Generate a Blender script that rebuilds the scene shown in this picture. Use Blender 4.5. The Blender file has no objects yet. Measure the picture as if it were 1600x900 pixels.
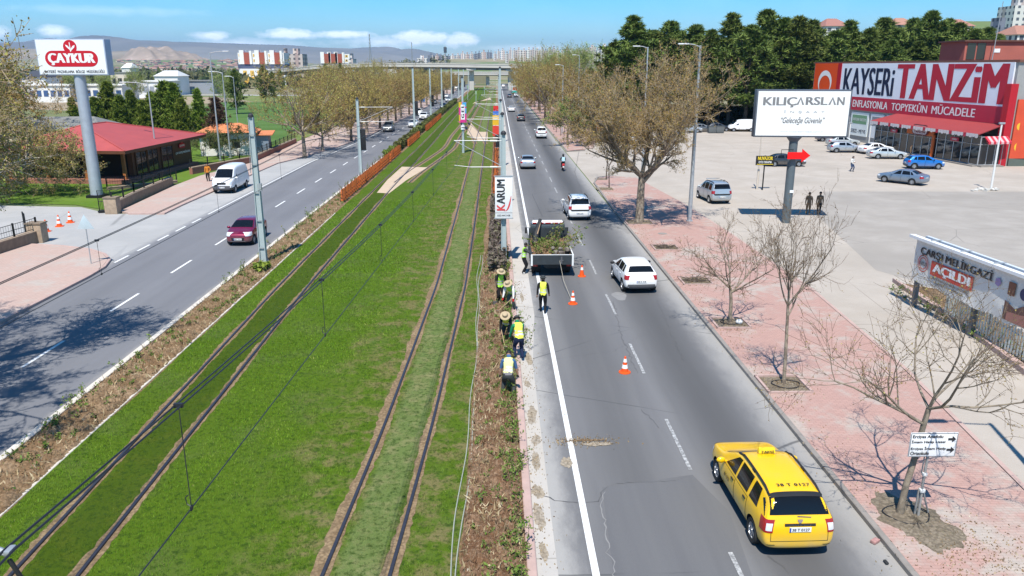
import bpy, bmesh, math, random
import numpy as np
from mathutils import Vector, Matrix
from mathutils.bvhtree import BVHTree
SC = bpy.context.scene
COL = SC.collection
PI = math.pi
rad = math.radians
CAM_H, PITCH, YAW, FPX = 11.0, rad(15.864), rad(1.0894), 1214.0
cam_d = bpy.data.cameras.new('camera')
cam = bpy.data.objects.new('camera', cam_d)
COL.objects.link(cam)
cam.location = (0, 0, CAM_H)
cam.rotation_euler = (PI/2 - PITCH, 0, -YAW)
cam_d.sensor_width = 36.0
cam_d.lens = 36.0*FPX/1600.0
cam_d.clip_start = 0.1
cam_d.clip_end = 40000
SC.camera = cam
SUN_EL, SUN_HEAD = rad(60), rad(12)          # shadows head 9 deg to the right of +Y
sd = bpy.data.lights.new('sun', 'SUN')
sd.energy = 4.9
sd.angle = rad(0.5)
sd.color = (1.0, 0.955, 0.88)
sun = bpy.data.objects.new('sun', sd)
COL.objects.link(sun)
ldir = Vector((math.sin(SUN_HEAD)*math.cos(SUN_EL), math.cos(SUN_HEAD)*math.cos(SUN_EL), -math.sin(SUN_EL)))
sun.rotation_euler = ldir.to_track_quat('-Z', 'Y').to_euler()
sun.location = (0, 0, 60)
W = bpy.data.worlds.new('World')
SC.world = W
W.use_nodes = True
wn = W.node_tree.nodes
wl = W.node_tree.links
wn.clear()
wo = wn.new('ShaderNodeOutputWorld')
wb = wn.new('ShaderNodeBackground')
sky = wn.new('ShaderNodeTexSky')
sky.sky_type = 'NISHITA'
sky.sun_disc = False
sky.sun_elevation = SUN_EL
sky.sun_rotation = PI + SUN_HEAD            # the sun stands behind the camera
sky.altitude = 1100
sky.air_density = 1.0
sky.dust_density = 0.25
sky.ozone_density = 2.2
wb.inputs['Strength'].default_value = 0.065
wl.new(wb.outputs[0], wo.inputs[0])
def wmath(op, a, b=None, c=None):
    n = wn.new('ShaderNodeMath'); n.operation = op
    for i, v in enumerate((a, b, c)):
        if v is None: continue
        if isinstance(v, (int, float)): n.inputs[i].default_value = v
        else: wl.new(v, n.inputs[i])
    return n.outputs[0]
wtc = wn.new('ShaderNodeTexCoord')
wsep = wn.new('ShaderNodeSeparateXYZ')
wl.new(wtc.outputs['Generated'], wsep.inputs[0])
w_az = wmath('ARCTAN2', wsep.outputs[0], wsep.outputs[1])
w_el = wmath('ARCSINE', wsep.outputs[2])
wcx = wn.new('ShaderNodeCombineXYZ')
wl.new(w_az, wcx.inputs[0]); wl.new(wmath('MULTIPLY', w_el, 1.9), wcx.inputs[1])
wno = wn.new('ShaderNodeTexNoise'); wno.inputs['Scale'].default_value = 42; wno.inputs['Detail'].default_value = 6; wno.inputs['Roughness'].default_value = .62
wl.new(wcx.outputs[0], wno.inputs['Vector'])
wn2 = wn.new('ShaderNodeTexNoise'); wn2.inputs['Scale'].default_value = 9; wn2.inputs['Detail'].default_value = 4
wl.new(wcx.outputs[0], wn2.inputs['Vector'])
cl = None
for (a, e, w_, h_, s_) in [(-30.4, 4.65, .8, .28, .7), (-34.2, 2.3, 1.7, .6, .7), (-28.2, 2.05, 1.3, .45, .7), (-31.5, 2.0, 1.2, .5, .6),
                           (-19.2, 2.0, 1.6, .35, .8), (-14.2, 2.1, 2.4, .42, .95), (-10.6, 2.15, 2.6, .34, .9), (-5.2, 1.95, 3.2, .52, 1.0),
                           (-2.6, 1.85, 1.6, .55, 1.0), (-7.6, 1.7, 4, .5, .55), (-17, 1.5, 5, .5, .4), (-34, 1.2, 4, .5, .35), (2.0, 1.3, 4, .3, .3),
                           (-25, 3.4, 7, .4, .10)]:
    dx = wmath('DIVIDE', wmath('SUBTRACT', w_az, rad(a)), rad(w_))
    dy = wmath('DIVIDE', wmath('SUBTRACT', w_el, rad(e)), rad(h_))
    q = wmath('SUBTRACT', 1.0, wmath('SQRT', wmath('ADD', wmath('MULTIPLY', dx, dx), wmath('MULTIPLY', dy, dy))))
    q = wmath('MULTIPLY', wmath('MAXIMUM', wmath('ADD', q, wmath('MULTIPLY', wmath('SUBTRACT', wno.outputs[0], .52), 1.7)), 0), s_)
    cl = q if cl is None else wmath('MAXIMUM', cl, q)
cl = wmath('MINIMUM', wmath('MULTIPLY', cl, 1.5), .8)
cl = wmath('ADD', cl, wmath('MULTIPLY', wmath('MULTIPLY', wmath('SUBTRACT', wn2.outputs[0], .45), wmath('SUBTRACT', .30, wmath('ABSOLUTE', w_el))), .55))
cl = wmath('MAXIMUM', wmath('MINIMUM', cl, .92), 0)
hsv = wn.new('ShaderNodeHueSaturation')
hsv.inputs['Hue'].default_value = 0.497
hsv.inputs['Saturation'].default_value = 1.15
hsv.inputs['Value'].default_value = 1.62
wl.new(sky.outputs[0], hsv.inputs['Color'])
wmix = wn.new('ShaderNodeMixRGB')
wr_ = wn.new('ShaderNodeMapRange'); wr_.interpolation_type = 'SMOOTHSTEP'
wl.new(w_el, wr_.inputs[0]); wr_.inputs[1].default_value = rad(-1.5); wr_.inputs[2].default_value = rad(6.5)
wg = wn.new('ShaderNodeMixRGB'); wl.new(wr_.outputs[0], wg.inputs[0]); wg.inputs[1].default_value = (1, 1, 1, 1); wg.inputs[2].default_value = (.40, .98, 1.22, 1)
wt = wn.new('ShaderNodeMixRGB'); wt.blend_type = 'MULTIPLY'; wt.inputs[0].default_value = 1
wl.new(hsv.outputs[0], wt.inputs[1]); wl.new(wg.outputs[0], wt.inputs[2])
wl.new(cl, wmix.inputs[0]); wl.new(wt.outputs[0], wmix.inputs[1])
wmix.inputs[2].default_value = (25, 26, 27, 1)
wl.new(wmix.outputs[0], wb.inputs['Color'])
SC.view_settings.view_transform = 'Standard'
SC.view_settings.look = 'None'
SC.view_settings.gamma = 1
SC.view_settings.exposure = 0.46
SC.view_settings.use_curve_mapping = False
SC.render.engine = 'CYCLES'
cy = SC.cycles
cy.max_bounces = 6; cy.diffuse_bounces = 2; cy.glossy_bounces = 3; cy.transmission_bounces = 4; cy.transparent_max_bounces = 8
cy.volume_bounces = 0
cy.caustics_reflective = False; cy.caustics_refractive = False
cy.use_denoising = True
try:
    cy.denoiser = 'OPENIMAGEDENOISE'; cy.denoising_prefilter = 'ACCURATE'
except Exception: pass
cy.use_adaptive_sampling = True
cy.adaptive_threshold = 0.01
cy.sample_clamp_indirect = 6
_F = Vector((math.sin(YAW)*math.cos(PITCH), math.cos(YAW)*math.cos(PITCH), -math.sin(PITCH)))
_R = Vector((math.cos(YAW), -math.sin(YAW), 0))
_U = Vector((math.sin(YAW)*math.sin(PITCH), math.cos(YAW)*math.sin(PITCH), math.cos(PITCH)))
def G(u, v, z=0.0):
    d = _F + _R*((u-800)/FPX) - _U*((v-450)/FPX)
    t = (z-CAM_H)/d.z
    return Vector((d.x*t, d.y*t, z))
def at_dist(u, v, Y):
    d = _F + _R*((u-800)/FPX) - _U*((v-450)/FPX)
    t = Y/d.y
    return Vector((d.x*t, Y, CAM_H + d.z*t))
ORD = ['nearest', 'second', 'third', 'fourth', 'fifth', 'sixth', 'seventh', 'eighth', 'ninth', 'tenth', 'eleventh', 'twelfth', 'thirteenth',
       'fourteenth', 'fifteenth', 'sixteenth', 'seventeenth', 'eighteenth', 'nineteenth', 'twentieth', 'twenty-first', 'twenty-second', 'twenty-third',
       'twenty-fourth', 'twenty-fifth', 'twenty-sixth', 'twenty-seventh', 'twenty-eighth', 'twenty-ninth', 'thirtieth', 'thirty-first', 'thirty-second',
       'thirty-third', 'thirty-fourth', 'thirty-fifth', 'thirty-sixth', 'thirty-seventh', 'thirty-eighth', 'thirty-ninth', 'fortieth']
def tag(o, label=None, cat=None, group=None, kind=None):
    if label: o['label'] = label
    if cat: o['category'] = cat
    if group: o['group'] = group
    if kind: o['kind'] = kind
    return o
def empty(name, loc=(0, 0, 0), rz=0.0, label=None, cat=None, group=None):
    o = bpy.data.objects.new(name, None)
    o.empty_display_size = .3
    COL.objects.link(o)
    o.location = loc; o.rotation_euler = (0, 0, rz)
    return tag(o, label, cat, group)
def copy_tree(o, parent=None):
    c = o.copy(); COL.objects.link(c)
    if parent: c.parent = parent
    for ch in KIDS.get(o.name, []):
        copy_tree(ch, c)
    return c
KIDS = {}
def note(o, parent):
    if parent is not None:
        o.parent = parent
        KIDS.setdefault(parent.name, []).append(o)
    return o
MATS = {}
class NT:
    def __init__(s, name):
        s.m = bpy.data.materials.new(name); s.m.use_nodes = True
        s.n = s.m.node_tree.nodes; s.l = s.m.node_tree.links
        s.b = s.n['Principled BSDF']
        s.tc = s.n.new('ShaderNodeTexCoord')
        s.pos = s.tc.outputs['Object']
    def put(s, v, sock):
        if v is None: return
        if isinstance(v, (int, float)): sock.default_value = v
        elif isinstance(v, (tuple, list)):
            sock.default_value = tuple(v) + ((1,) if len(v) == 3 and len(sock.default_value) == 4 else ())
        else: s.l.new(v, sock)
    def math(s, op, a, b=None, c=None, clamp=False):
        n = s.n.new('ShaderNodeMath'); n.operation = op; n.use_clamp = clamp
        for i, v in enumerate((a, b, c)): s.put(v, n.inputs[i])
        return n.outputs[0]
    def noise(s, scale, detail=3, rough=.55, vec=None, dist=0):
        n = s.n.new('ShaderNodeTexNoise')
        n.inputs['Scale'].default_value = scale; n.inputs['Detail'].default_value = detail; n.inputs['Roughness'].default_value = rough
        n.inputs['Distortion'].default_value = dist
        s.l.new(vec if vec is not None else s.pos, n.inputs['Vector'])
        return n.outputs['Fac']
    def voro(s, scale, vec=None, feature='F1', rnd=1):
        n = s.n.new('ShaderNodeTexVoronoi'); n.feature = feature
        n.inputs['Scale'].default_value = scale; n.inputs['Randomness'].default_value = rnd
        s.l.new(vec if vec is not None else s.pos, n.inputs['Vector'])
        return n
    def scale(s, v, sc):
        n = s.n.new('ShaderNodeVectorMath'); n.operation = 'MULTIPLY'
        s.put(v, n.inputs[0]); n.inputs[1].default_value = sc
        return n.outputs[0]
    def xyz(s, v=None):
        n = s.n.new('ShaderNodeSeparateXYZ'); s.l.new(v if v is not None else s.pos, n.inputs[0]); return n.outputs
    def ramp(s, fac, stops, interp='LINEAR'):
        n = s.n.new('ShaderNodeValToRGB'); n.color_ramp.interpolation = interp
        el = n.color_ramp.elements
        while len(el) < len(stops): el.new(.5)
        for e, (p, c) in zip(el, stops):
            e.position = p
            e.color = (c, c, c, 1) if isinstance(c, (int, float)) else tuple(c) + (1,)
        s.l.new(fac, n.inputs[0]); return n.outputs[0]
    def step(s, fac, a, b):
        n = s.n.new('ShaderNodeMapRange'); n.interpolation_type = 'SMOOTHSTEP'
        s.put(fac, n.inputs[0]); n.inputs[1].default_value = a; n.inputs[2].default_value = b
        return n.outputs[0]
    def mix(s, f, a, b, mode='MIX'):
        n = s.n.new('ShaderNodeMixRGB'); n.blend_type = mode
        s.put(f, n.inputs[0]); s.put(a, n.inputs[1]); s.put(b, n.inputs[2]); return n.outputs[0]
    def bump(s, h, strength=.3, dist=.02):
        n = s.n.new('ShaderNodeBump'); n.inputs['Strength'].default_value = strength; n.inputs['Distance'].default_value = dist
        s.l.new(h, n.inputs['Height']); s.l.new(n.outputs[0], s.b.inputs['Normal'])
    def out(s, col=None, rough=.8, metal=0, spec=.3):
        s.put(col, s.b.inputs['Base Color']); s.put(rough, s.b.inputs['Roughness'])
        s.b.inputs['Metallic'].default_value = metal
        s.b.inputs['Specular IOR Level'].default_value = spec
        return s.m
def mat(name, col, rough=.7, metal=0, var=.12, scale=3.0, spec=.35, bump=0, bscale=30, coat=0, rnd=0):
    if name in MATS: return MATS[name]
    t = NT(name)
    nf = t.noise(scale, 4)
    c = t.mix(nf, [x*(1-var) for x in col], [min(1, x*(1+var)) for x in col])
    if rnd:
        oi = t.n.new('ShaderNodeObjectInfo')
        h = t.n.new('ShaderNodeHueSaturation'); t.l.new(c, h.inputs['Color'])
        t.l.new(t.math('ADD', t.math('MULTIPLY', oi.outputs['Random'], rnd), 1-rnd/2), h.inputs['Value'])
        t.l.new(t.math('ADD', t.math('MULTIPLY', oi.outputs['Random'], .03), .485), h.inputs['Hue'])
        c = h.outputs[0]
    t.out(c, t.math('ADD', t.math('MULTIPLY', nf, .12), rough-.06) if rough > .1 else rough, metal, spec)
    if bump: t.bump(t.noise(bscale, 4), bump)
    if coat:
        t.b.inputs['Coat Weight'].default_value = coat; t.b.inputs['Coat Roughness'].default_value = .06
    MATS[name] = t.m
    return t.m
class MB:
    def __init__(s): s.v = []; s.f = []; s.m = []; s.mi = 0
    def add(s, vs, fs):
        o = len(s.v); s.v += [tuple(p) for p in vs]
        for f in fs: s.f.append([i+o for i in f]); s.m.append(s.mi)
        return s
    def box(s, c, d, M=None, taper=None):
        x, y, z = d[0]/2, d[1]/2, d[2]/2
        tx, ty = taper if taper else (1, 1)
        P = [(-x, -y, -z), (x, -y, -z), (x, y, -z), (-x, y, -z), (-x*tx, -y*ty, z), (x*tx, -y*ty, z), (x*tx, y*ty, z), (-x*tx, y*ty, z)]
        if M is not None: P = [M @ Vector(p) for p in P]
        P = [(p[0]+c[0], p[1]+c[1], p[2]+c[2]) for p in P]
        return s.add(P, [(0, 3, 2, 1), (4, 5, 6, 7), (0, 1, 5, 4), (1, 2, 6, 5), (2, 3, 7, 6), (3, 0, 4, 7)])
    def b2(s, x0, x1, y0, y1, z0, z1):
        return s.box(((x0+x1)/2, (y0+y1)/2, (z0+z1)/2), (x1-x0, y1-y0, z1-z0))
    def tube(s, pts, r, n=8, caps=True):
        pts = [Vector(p) for p in pts]
        rs = r if isinstance(r, (list, tuple)) else [r]*len(pts)
        rings = []; up = None
        for i, p in enumerate(pts):
            d = (pts[min(i+1, len(pts)-1)] - pts[max(i-1, 0)])
            d = d.normalized() if d.length > 1e-9 else Vector((0, 0, 1))
            if up is None: up = Vector((0, 0, 1)) if abs(d.z) < .9 else Vector((1, 0, 0))
            a = d.cross(up).normalized(); b = a.cross(d).normalized()
            up = b
            rings.append([p + (a*math.cos(2*PI*k/n) + b*math.sin(2*PI*k/n))*rs[i] for k in range(n)])
        vs = [q for R in rings for q in R]; fs = []
        for i in range(len(pts)-1):
            for k in range(n):
                fs.append((i*n+k, i*n+(k+1) % n, (i+1)*n+(k+1) % n, (i+1)*n+k))
        if caps:
            fs.append(tuple(range(n-1, -1, -1))); fs.append(tuple((len(pts)-1)*n+k for k in range(n)))
        return s.add(vs, fs)
    def lathe(s, prof, n=20, M=None, c=(0, 0, 0)):
        vs = []; fs = []
        for (r, z) in prof:
            for k in range(n):
                p = Vector((r*math.cos(2*PI*k/n), r*math.sin(2*PI*k/n), z))
                if M is not None: p = M @ p
                vs.append((p[0]+c[0], p[1]+c[1], p[2]+c[2]))
        for i in range(len(prof)-1):
            for k in range(n):
                fs.append((i*n+k, i*n+(k+1) % n, (i+1)*n+(k+1) % n, (i+1)*n+k))
        if prof[0][0] > 1e-6: fs.append(tuple(range(n-1, -1, -1)))
        if prof[-1][0] > 1e-6: fs.append(tuple((len(prof)-1)*n+k for k in range(n)))
        return s.add(vs, fs)
    def prism(s, poly, z0, z1, M=None):
        n = len(poly)
        P = [Vector((p[0], p[1], z0)) for p in poly] + [Vector((p[0], p[1], z1)) for p in poly]
        if M is not None: P = [M @ p for p in P]
        return s.add(P, [tuple(range(n-1, -1, -1)), tuple(range(n, 2*n))] + [(i, (i+1) % n, n+(i+1) % n, n+i) for i in range(n)])
    def ball(s, c, r, n=10, m=6):
        r = r if isinstance(r, (list, tuple)) else (r, r, r)
        vs = [(c[0], c[1], c[2]-r[2])]; fs = []
        for i in range(1, m):
            t = PI*i/m - PI/2
            for k in range(n):
                vs.append((c[0]+r[0]*math.cos(t)*math.cos(2*PI*k/n), c[1]+r[1]*math.cos(t)*math.sin(2*PI*k/n), c[2]+r[2]*math.sin(t)))
        vs.append((c[0], c[1], c[2]+r[2]))
        for k in range(n):
            fs.append((0, 1+(k+1) % n, 1+k)); fs.append((len(vs)-1, 1+(m-2)*n+k, 1+(m-2)*n+(k+1) % n))
        for i in range(m-2):
            for k in range(n):
                fs.append((1+i*n+k, 1+i*n+(k+1) % n, 1+(i+1)*n+(k+1) % n, 1+(i+1)*n+k))
        return s.add(vs, fs)
    def build(s, name, mats, parent=None, smooth=False, bevel=0, sharp=None):
        me = bpy.data.meshes.new(name)
        me.from_pydata(s.v, [], s.f)
        mats = mats if isinstance(mats, (list, tuple)) else [mats]
        for m in mats: me.materials.append(m)
        if max(s.m, default=0) > 0: me.polygons.foreach_set('material_index', s.m)
        if bevel:
            bm = bmesh.new(); bm.from_mesh(me)
            bmesh.ops.remove_doubles(bm, verts=bm.verts, dist=1e-5)
            es = [e for e in bm.edges if len(e.link_faces) == 2 and e.calc_face_angle(0) > .6]
            bmesh.ops.bevel(bm, geom=es, offset=bevel, segments=2, affect='EDGES', profile=.6, clamp_overlap=True)
            bm.to_mesh(me); bm.free()
        if smooth or bevel:
            me.polygons.foreach_set('use_smooth', [True]*len(me.polygons))
            me.set_sharp_from_angle(angle=sharp if sharp else rad(38))
        me.update()
        o = bpy.data.objects.new(name, me)
        COL.objects.link(o)
        return note(o, parent)
def np_mesh(name, verts, faces_flat, per, mats, parent=None, midx=None, smooth=False, attr=None):
    """Fast mesh: verts (n,3), faces all of size `per`."""
    me = bpy.data.meshes.new(name)
    nv = len(verts); nf = len(faces_flat)//per
    me.vertices.add(nv); me.vertices.foreach_set('co', np.asarray(verts, np.float32).ravel())
    me.loops.add(nf*per); me.loops.foreach_set('vertex_index', np.asarray(faces_flat, np.int32))
    me.polygons.add(nf)
    me.polygons.foreach_set('loop_start', np.arange(0, nf*per, per, dtype=np.int32))
    try: me.polygons.foreach_set('loop_total', np.full(nf, per, np.int32))
    except Exception: pass
    for m in (mats if isinstance(mats, (list, tuple)) else [mats]): me.materials.append(m)
    if midx is not None: me.polygons.foreach_set('material_index', np.asarray(midx, np.int32))
    if smooth: me.polygons.foreach_set('use_smooth', np.ones(nf, bool))
    if attr is not None:
        a = me.attributes.new('tint', 'FLOAT', 'POINT'); a.data.foreach_set('value', np.asarray(attr, np.float32))
    me.update(calc_edges=True); me.validate()
    o = bpy.data.objects.new(name, me)
    COL.objects.link(o)
    return note(o, parent)
def text_mesh(s, bold=0.0, shear=0.0, spacing=1.0, ext=.5):
    cu = bpy.data.curves.new('letters', 'FONT')
    cu.body = s; cu.size = 1; cu.shear = shear; cu.space_character = spacing
    cu.extrude = 0; cu.resolution_u = 3; cu.align_x = 'LEFT'
    o = bpy.data.objects.new('letters', cu); COL.objects.link(o)
    dg = bpy.context.evaluated_depsgraph_get()
    me = bpy.data.meshes.new_from_object(o.evaluated_get(dg))
    bpy.data.objects.remove(o); bpy.data.curves.remove(cu)
    return me
def letters(name, s, M, w, h, material, parent=None, bold=0.0, shear=0.0, spacing=1.0, thick=.006, keep=False):
    """Raised letters filling w x h centred on M's origin, in M's x/y plane, M's z towards the reader."""
    me = text_mesh(s, bold, shear, spacing)
    n = len(me.vertices)
    co = np.zeros(n*3, np.float32); me.vertices.foreach_get('co', co); co = co.reshape(-1, 3)
    lo, hi = co.min(0), co.max(0)
    sx = w/max(hi[0]-lo[0], 1e-6); sy = h/max(hi[1]-lo[1], 1e-6)
    if keep: sx = sy = min(sx, sy)
    co[:, 0] = (co[:, 0]-(lo[0]+hi[0])/2)*sx; co[:, 1] = (co[:, 1]-(lo[1]+hi[1])/2)*sy; co[:, 2] = thick
    Mn = np.array(M)
    co = co @ Mn[:3, :3].T + Mn[:3, 3]
    fl = [list(p.vertices) for p in me.polygons]; bpy.data.meshes.remove(me)
    V = []; F = []                              # heavier strokes: the face laid three times, shifted sideways
    ex = Mn[:3, 0]*bold*1.3*sx; ez = Mn[:3, 2]
    for k, sh in enumerate((-1, 1, 0) if bold > 0 else (0,)):
        F += [[i+len(V) for i in f] for f in fl]; V += [tuple(q) for q in co+ex*sh+ez*.0012*k]
    me = bpy.data.meshes.new(name); me.from_pydata(V, [], F); me.materials.append(material); me.update()
    o = bpy.data.objects.new(name, me); COL.objects.link(o)
    return note(o, parent)
def facing(origin, xdir, up=(0, 0, 1)):
    """Matrix of a board: x along xdir, y up, z = the way it faces."""
    x = Vector(xdir).normalized(); y = Vector(up).normalized(); z = x.cross(y).normalized(); y = z.cross(x)
    M = Matrix((x, y, z)).transposed().to_4x4(); M.translation = Vector(origin)
    return M
RNG = np.random.default_rng(7)
def interp_poly(tab, y): return float(np.interp(y, [t[0] for t in tab], [t[1] for t in tab]))
def sheet(name, rows, z, m, kind='structure', jit=0, seed=0, n_across=1):
    """strip between x_left and x_right: rows = [(y, xl, xr)]"""
    r = np.random.default_rng(seed)
    vs = []; fs = []
    for (y, a, b) in rows:
        ja = r.uniform(-jit, jit) if jit else 0; jb = r.uniform(-jit, jit) if jit else 0
        for k in range(n_across+1):
            vs.append((a+ja+(b+jb-a-ja)*k/n_across, y, z))
    k = n_across+1
    for i in range(len(rows)-1):
        for j in range(n_across):
            fs.append((i*k+j, i*k+j+1, (i+1)*k+j+1, (i+1)*k+j))
    mb = MB(); mb.add(vs, fs)
    o = mb.build(name, m)
    return tag(o, kind=kind) if kind else o
def poly_sheet(name, pts, z, m, kind='structure'):
    mb = MB(); mb.add([(p[0], p[1], z) for p in pts], [tuple(range(len(pts)))])
    o = mb.build(name, m)
    return tag(o, kind=kind) if kind else o
def slab(name, pts, z0, z1, m, kind='structure', bevel=0):
    a = sum(pts[i][0]*pts[(i+1) % len(pts)][1]-pts[(i+1) % len(pts)][0]*pts[i][1] for i in range(len(pts)))
    if a < 0: pts = pts[::-1]
    mb = MB(); mb.prism([(p[0], p[1]) for p in pts], z0, z1)
    return tag(mb.build(name, m, bevel=bevel), kind=kind)
def kerb(name, pts, w, z1, m, joints=True):
    """kerb stones along a polyline (left side of travel is pts + w/2)"""
    mb = MB(); pts = [Vector((p[0], p[1], 0)) for p in pts]
    n = len(pts); L = []
    for i, p in enumerate(pts):
        d = (pts[min(i+1, n-1)]-pts[max(i-1, 0)]).normalized(); nn = Vector((-d.y, d.x, 0))
        L.append((p-nn*w/2, p+nn*w/2))
    vs = []; fs = []
    for a, b in L:
        vs += [(a.x, a.y, -.05), (a.x, a.y, z1-.015), (a.x+(b.x-a.x)*.12, a.y+(b.y-a.y)*.12, z1), (a.x+(b.x-a.x)*.88, a.y+(b.y-a.y)*.88, z1), (b.x, b.y, z1-.015), (b.x, b.y, -.05)]
    for i in range(n-1):
        for k in range(5):
            fs.append((i*6+k, i*6+k+1, (i+1)*6+k+1, (i+1)*6+k))
    mb.add(vs, fs)
    return tag(mb.build(name, m), kind='structure')
def m_asphalt(name, base, worn, lines, dust_x=None, cracks=True):
    t = NT(name); X = t.xyz()
    st = t.scale(t.pos, (1.0, .05, 1.0))
    n1 = t.noise(.9, 4, .6, st); n2 = t.noise(28, 3); n3 = t.noise(.12, 3); n4 = t.noise(140, 2)
    c = t.mix(t.step(n1, .35, .68), base, worn)
    c = t.mix(t.math('MULTIPLY', t.step(n3, .45, .65), .35), c, [x*1.28 for x in base])
    c = t.mix(t.math('MULTIPLY', n2, .35), c, [x*.6 for x in base])
    c = t.mix(t.math('MULTIPLY', t.step(n4, .55, .75), .3), c, [x*1.9 for x in base])
    if lines:                                   # rubber-darkened wheel tracks and a paler crown
        for (x0, wd, k) in lines:
            g = t.math('SUBTRACT', 1.0, t.step(t.math('ABSOLUTE', t.math('SUBTRACT', X[0], x0)), 0, wd))
            g = t.math('MULTIPLY', g, t.math('ADD', .45, t.noise(.35, 3, .6, st)))
            c = t.mix(t.math('MULTIPLY', g, abs(k)), c, [x*(.5 if k < 0 else 1.7) for x in base])
    if dust_x:                                  # dust settled along the edges
        for (x0, x1, amount, colr) in dust_x:
            g = t.step(t.math('ADD', X[0], t.math('MULTIPLY', t.math('SUBTRACT', t.noise(2.2, 5, .7, t.scale(t.pos, (1, .35, 1))), .5), .8)), x0, x1)
            c = t.mix(t.math('MULTIPLY', g, amount), c, colr)
    if cracks:
        wv = t.mix(.12, t.pos, t.n.new('ShaderNodeTexNoise').outputs['Color'])
        v = t.voro(.13, wv, 'DISTANCE_TO_EDGE'); v.inputs['Randomness'].default_value = 1
        g = t.math('SUBTRACT', 1.0, t.step(v.outputs['Distance'], .0008, .0045))
        g = t.math('MULTIPLY', g, t.step(t.noise(.11, 3), .46, .52))
        c = t.mix(t.math('MULTIPLY', g, .75), c, (.075, .075, .076))
        pv = t.voro(.045, t.scale(t.pos, (2.2, 1, 1)))
        c = t.mix(t.math('MULTIPLY', t.step(t.xyz(pv.outputs['Color'])[0], .78, .80), .25), c, [x*.72 for x in base])
        ov = t.voro(1.4); g = t.math('SUBTRACT', 1, t.step(ov.outputs['Distance'], .02, .09))
        g = t.math('MULTIPLY', g, t.step(t.noise(.5, 2), .56, .62)); c = t.mix(t.math('MULTIPLY', g, .5), c, (.04, .04, .04))
    t.bump(n4, .25, .004)
    return t.out(c, .86, 0, .25)
M_asR = m_asphalt('asphalt_right', (.150, .148, .150), (.186, .183, .181), [(3.7, 1.5, -.5), (7.0, 1.7, -.85), (5.45, .5, .14)],
                  [(7.9, 9.15, .72, (.37, .352, .325)), (2.1, 1.35, .8, (.38, .365, .34))])
M_asL = m_asphalt('asphalt_left', (.168, .169, .180), (.19, .191, .202), [(-16.2, 1.4, -.15), (-20.3, 1.4, -.13)],
                  [(-22.1, -23.0, .85, (.36, .355, .345)), (-15.0, -14.5, .5, (.36, .34, .31))], cracks=False)
def m_concrete(name, base, alt, dark):
    t = NT(name)
    n1 = t.noise(.35, 5, .65); n2 = t.noise(.07, 3, .6); n3 = t.noise(18, 3); n4 = t.noise(.6, 4, .7, t.scale(t.pos, (.25, 1, 1)))
    c = t.mix(t.step(n1, .38, .66), base, alt)
    c = t.mix(t.math('MULTIPLY', t.step(n2, .5, .66), .55), c, dark)
    c = t.mix(t.math('MULTIPLY', t.step(n4, .60, .74), .4), c, [x*.72 for x in dark])
    c = t.mix(t.math('MULTIPLY', n3, .25), c, [x*.7 for x in base])
    v = t.voro(.11, None, 'DISTANCE_TO_EDGE')
    g = t.math('MULTIPLY', t.math('SUBTRACT', 1, t.step(v.outputs['Distance'], .0006, .004)), t.step(t.noise(.09, 2), .48, .54))
    c = t.mix(t.math('MULTIPLY', g, .5), c, [x*.45 for x in dark])
    sv = t.voro(.9); g = t.math('MULTIPLY', t.math('SUBTRACT', 1, t.step(sv.outputs['Distance'], .03, .13)), t.step(t.noise(.3, 2), .55, .6))
    c = t.mix(t.math('MULTIPLY', g, .4), c, (.13, .12, .11))
    t.bump(n3, .15, .01)
    return t.out(c, .9, 0, .2)
M_lot = m_concrete('lot_surface', (.405, .355, .30), (.45, .40, .345), (.34, .30, .255))
M_lotdark = m_concrete('old_lot_surface', (.325, .295, .26), (.375, .342, .305), (.275, .25, .22))
M_drive = m_concrete('drive_surface', (.36, .355, .345), (.41, .40, .385), (.33, .325, .315))
M_shoulder = m_concrete('shoulder_surface', (.44, .415, .38), (.49, .455, .41), (.42, .37, .30))
def m_paving(name, pink, grey, amount):
    t = NT(name)
    n1 = t.noise(.28, 4, .65); n2 = t.noise(2.6, 4, .65); X = t.xyz()
    c = t.mix(t.step(t.math('ADD', n1, t.math('MULTIPLY', t.math('SUBTRACT', n2, .5), .35)), amount, amount+.2), pink, grey)
    br = t.n.new('ShaderNodeTexBrick'); t.l.new(t.pos, br.inputs['Vector'])
    br.inputs['Scale'].default_value = 1; br.inputs['Mortar Size'].default_value = .012; br.inputs['Brick Width'].default_value = .22; br.inputs['Row Height'].default_value = .115
    br.inputs['Color1'].default_value = (.86, .86, .86, 1); br.inputs['Color2'].default_value = (1.1, 1.08, 1.06, 1); br.inputs['Mortar'].default_value = (.62, .6, .58, 1)
    c = t.mix(.45, c, br.outputs['Color'], 'MULTIPLY')
    c = t.mix(t.math('MULTIPLY', t.step(t.noise(.8, 5, .7), .50, .70), .75), c, (.40, .355, .31))
    c = t.mix(t.math('MULTIPLY', t.step(t.noise(5, 4, .7), .60, .75), .35), c, (.25, .2, .18))
    t.bump(br.outputs['Fac'], -.25, .008)
    return t.out(c, .88, 0, .2)
M_paveR = m_paving('paving_right', (.42, .265, .225), (.425, .365, .315), .50)
M_paveL = m_paving('paving_left', (.46, .335, .285), (.45, .385, .34), .50)
M_kerbL = mat('kerb_pale', (.58, .53, .46), .85, var=.22, scale=2)
M_kerbP = mat('kerb_pink', (.44, .31, .27), .85, var=.25, scale=2.5)
M_kerbG = mat('kerb_grey', (.25, .225, .20), .85, var=.3, scale=3)
M_paint = None
def m_paint():
    t = NT('road_paint')
    n = t.noise(9, 5, .75); n2 = t.noise(60, 2)
    wear = t.step(t.math('ADD', n, t.math('MULTIPLY', n2, .25)), .68, .82)
    return t.out(t.mix(wear, (.72, .72, .70), (.30, .30, .30)), .7, 0, .3)
M_paint = m_paint()
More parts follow.
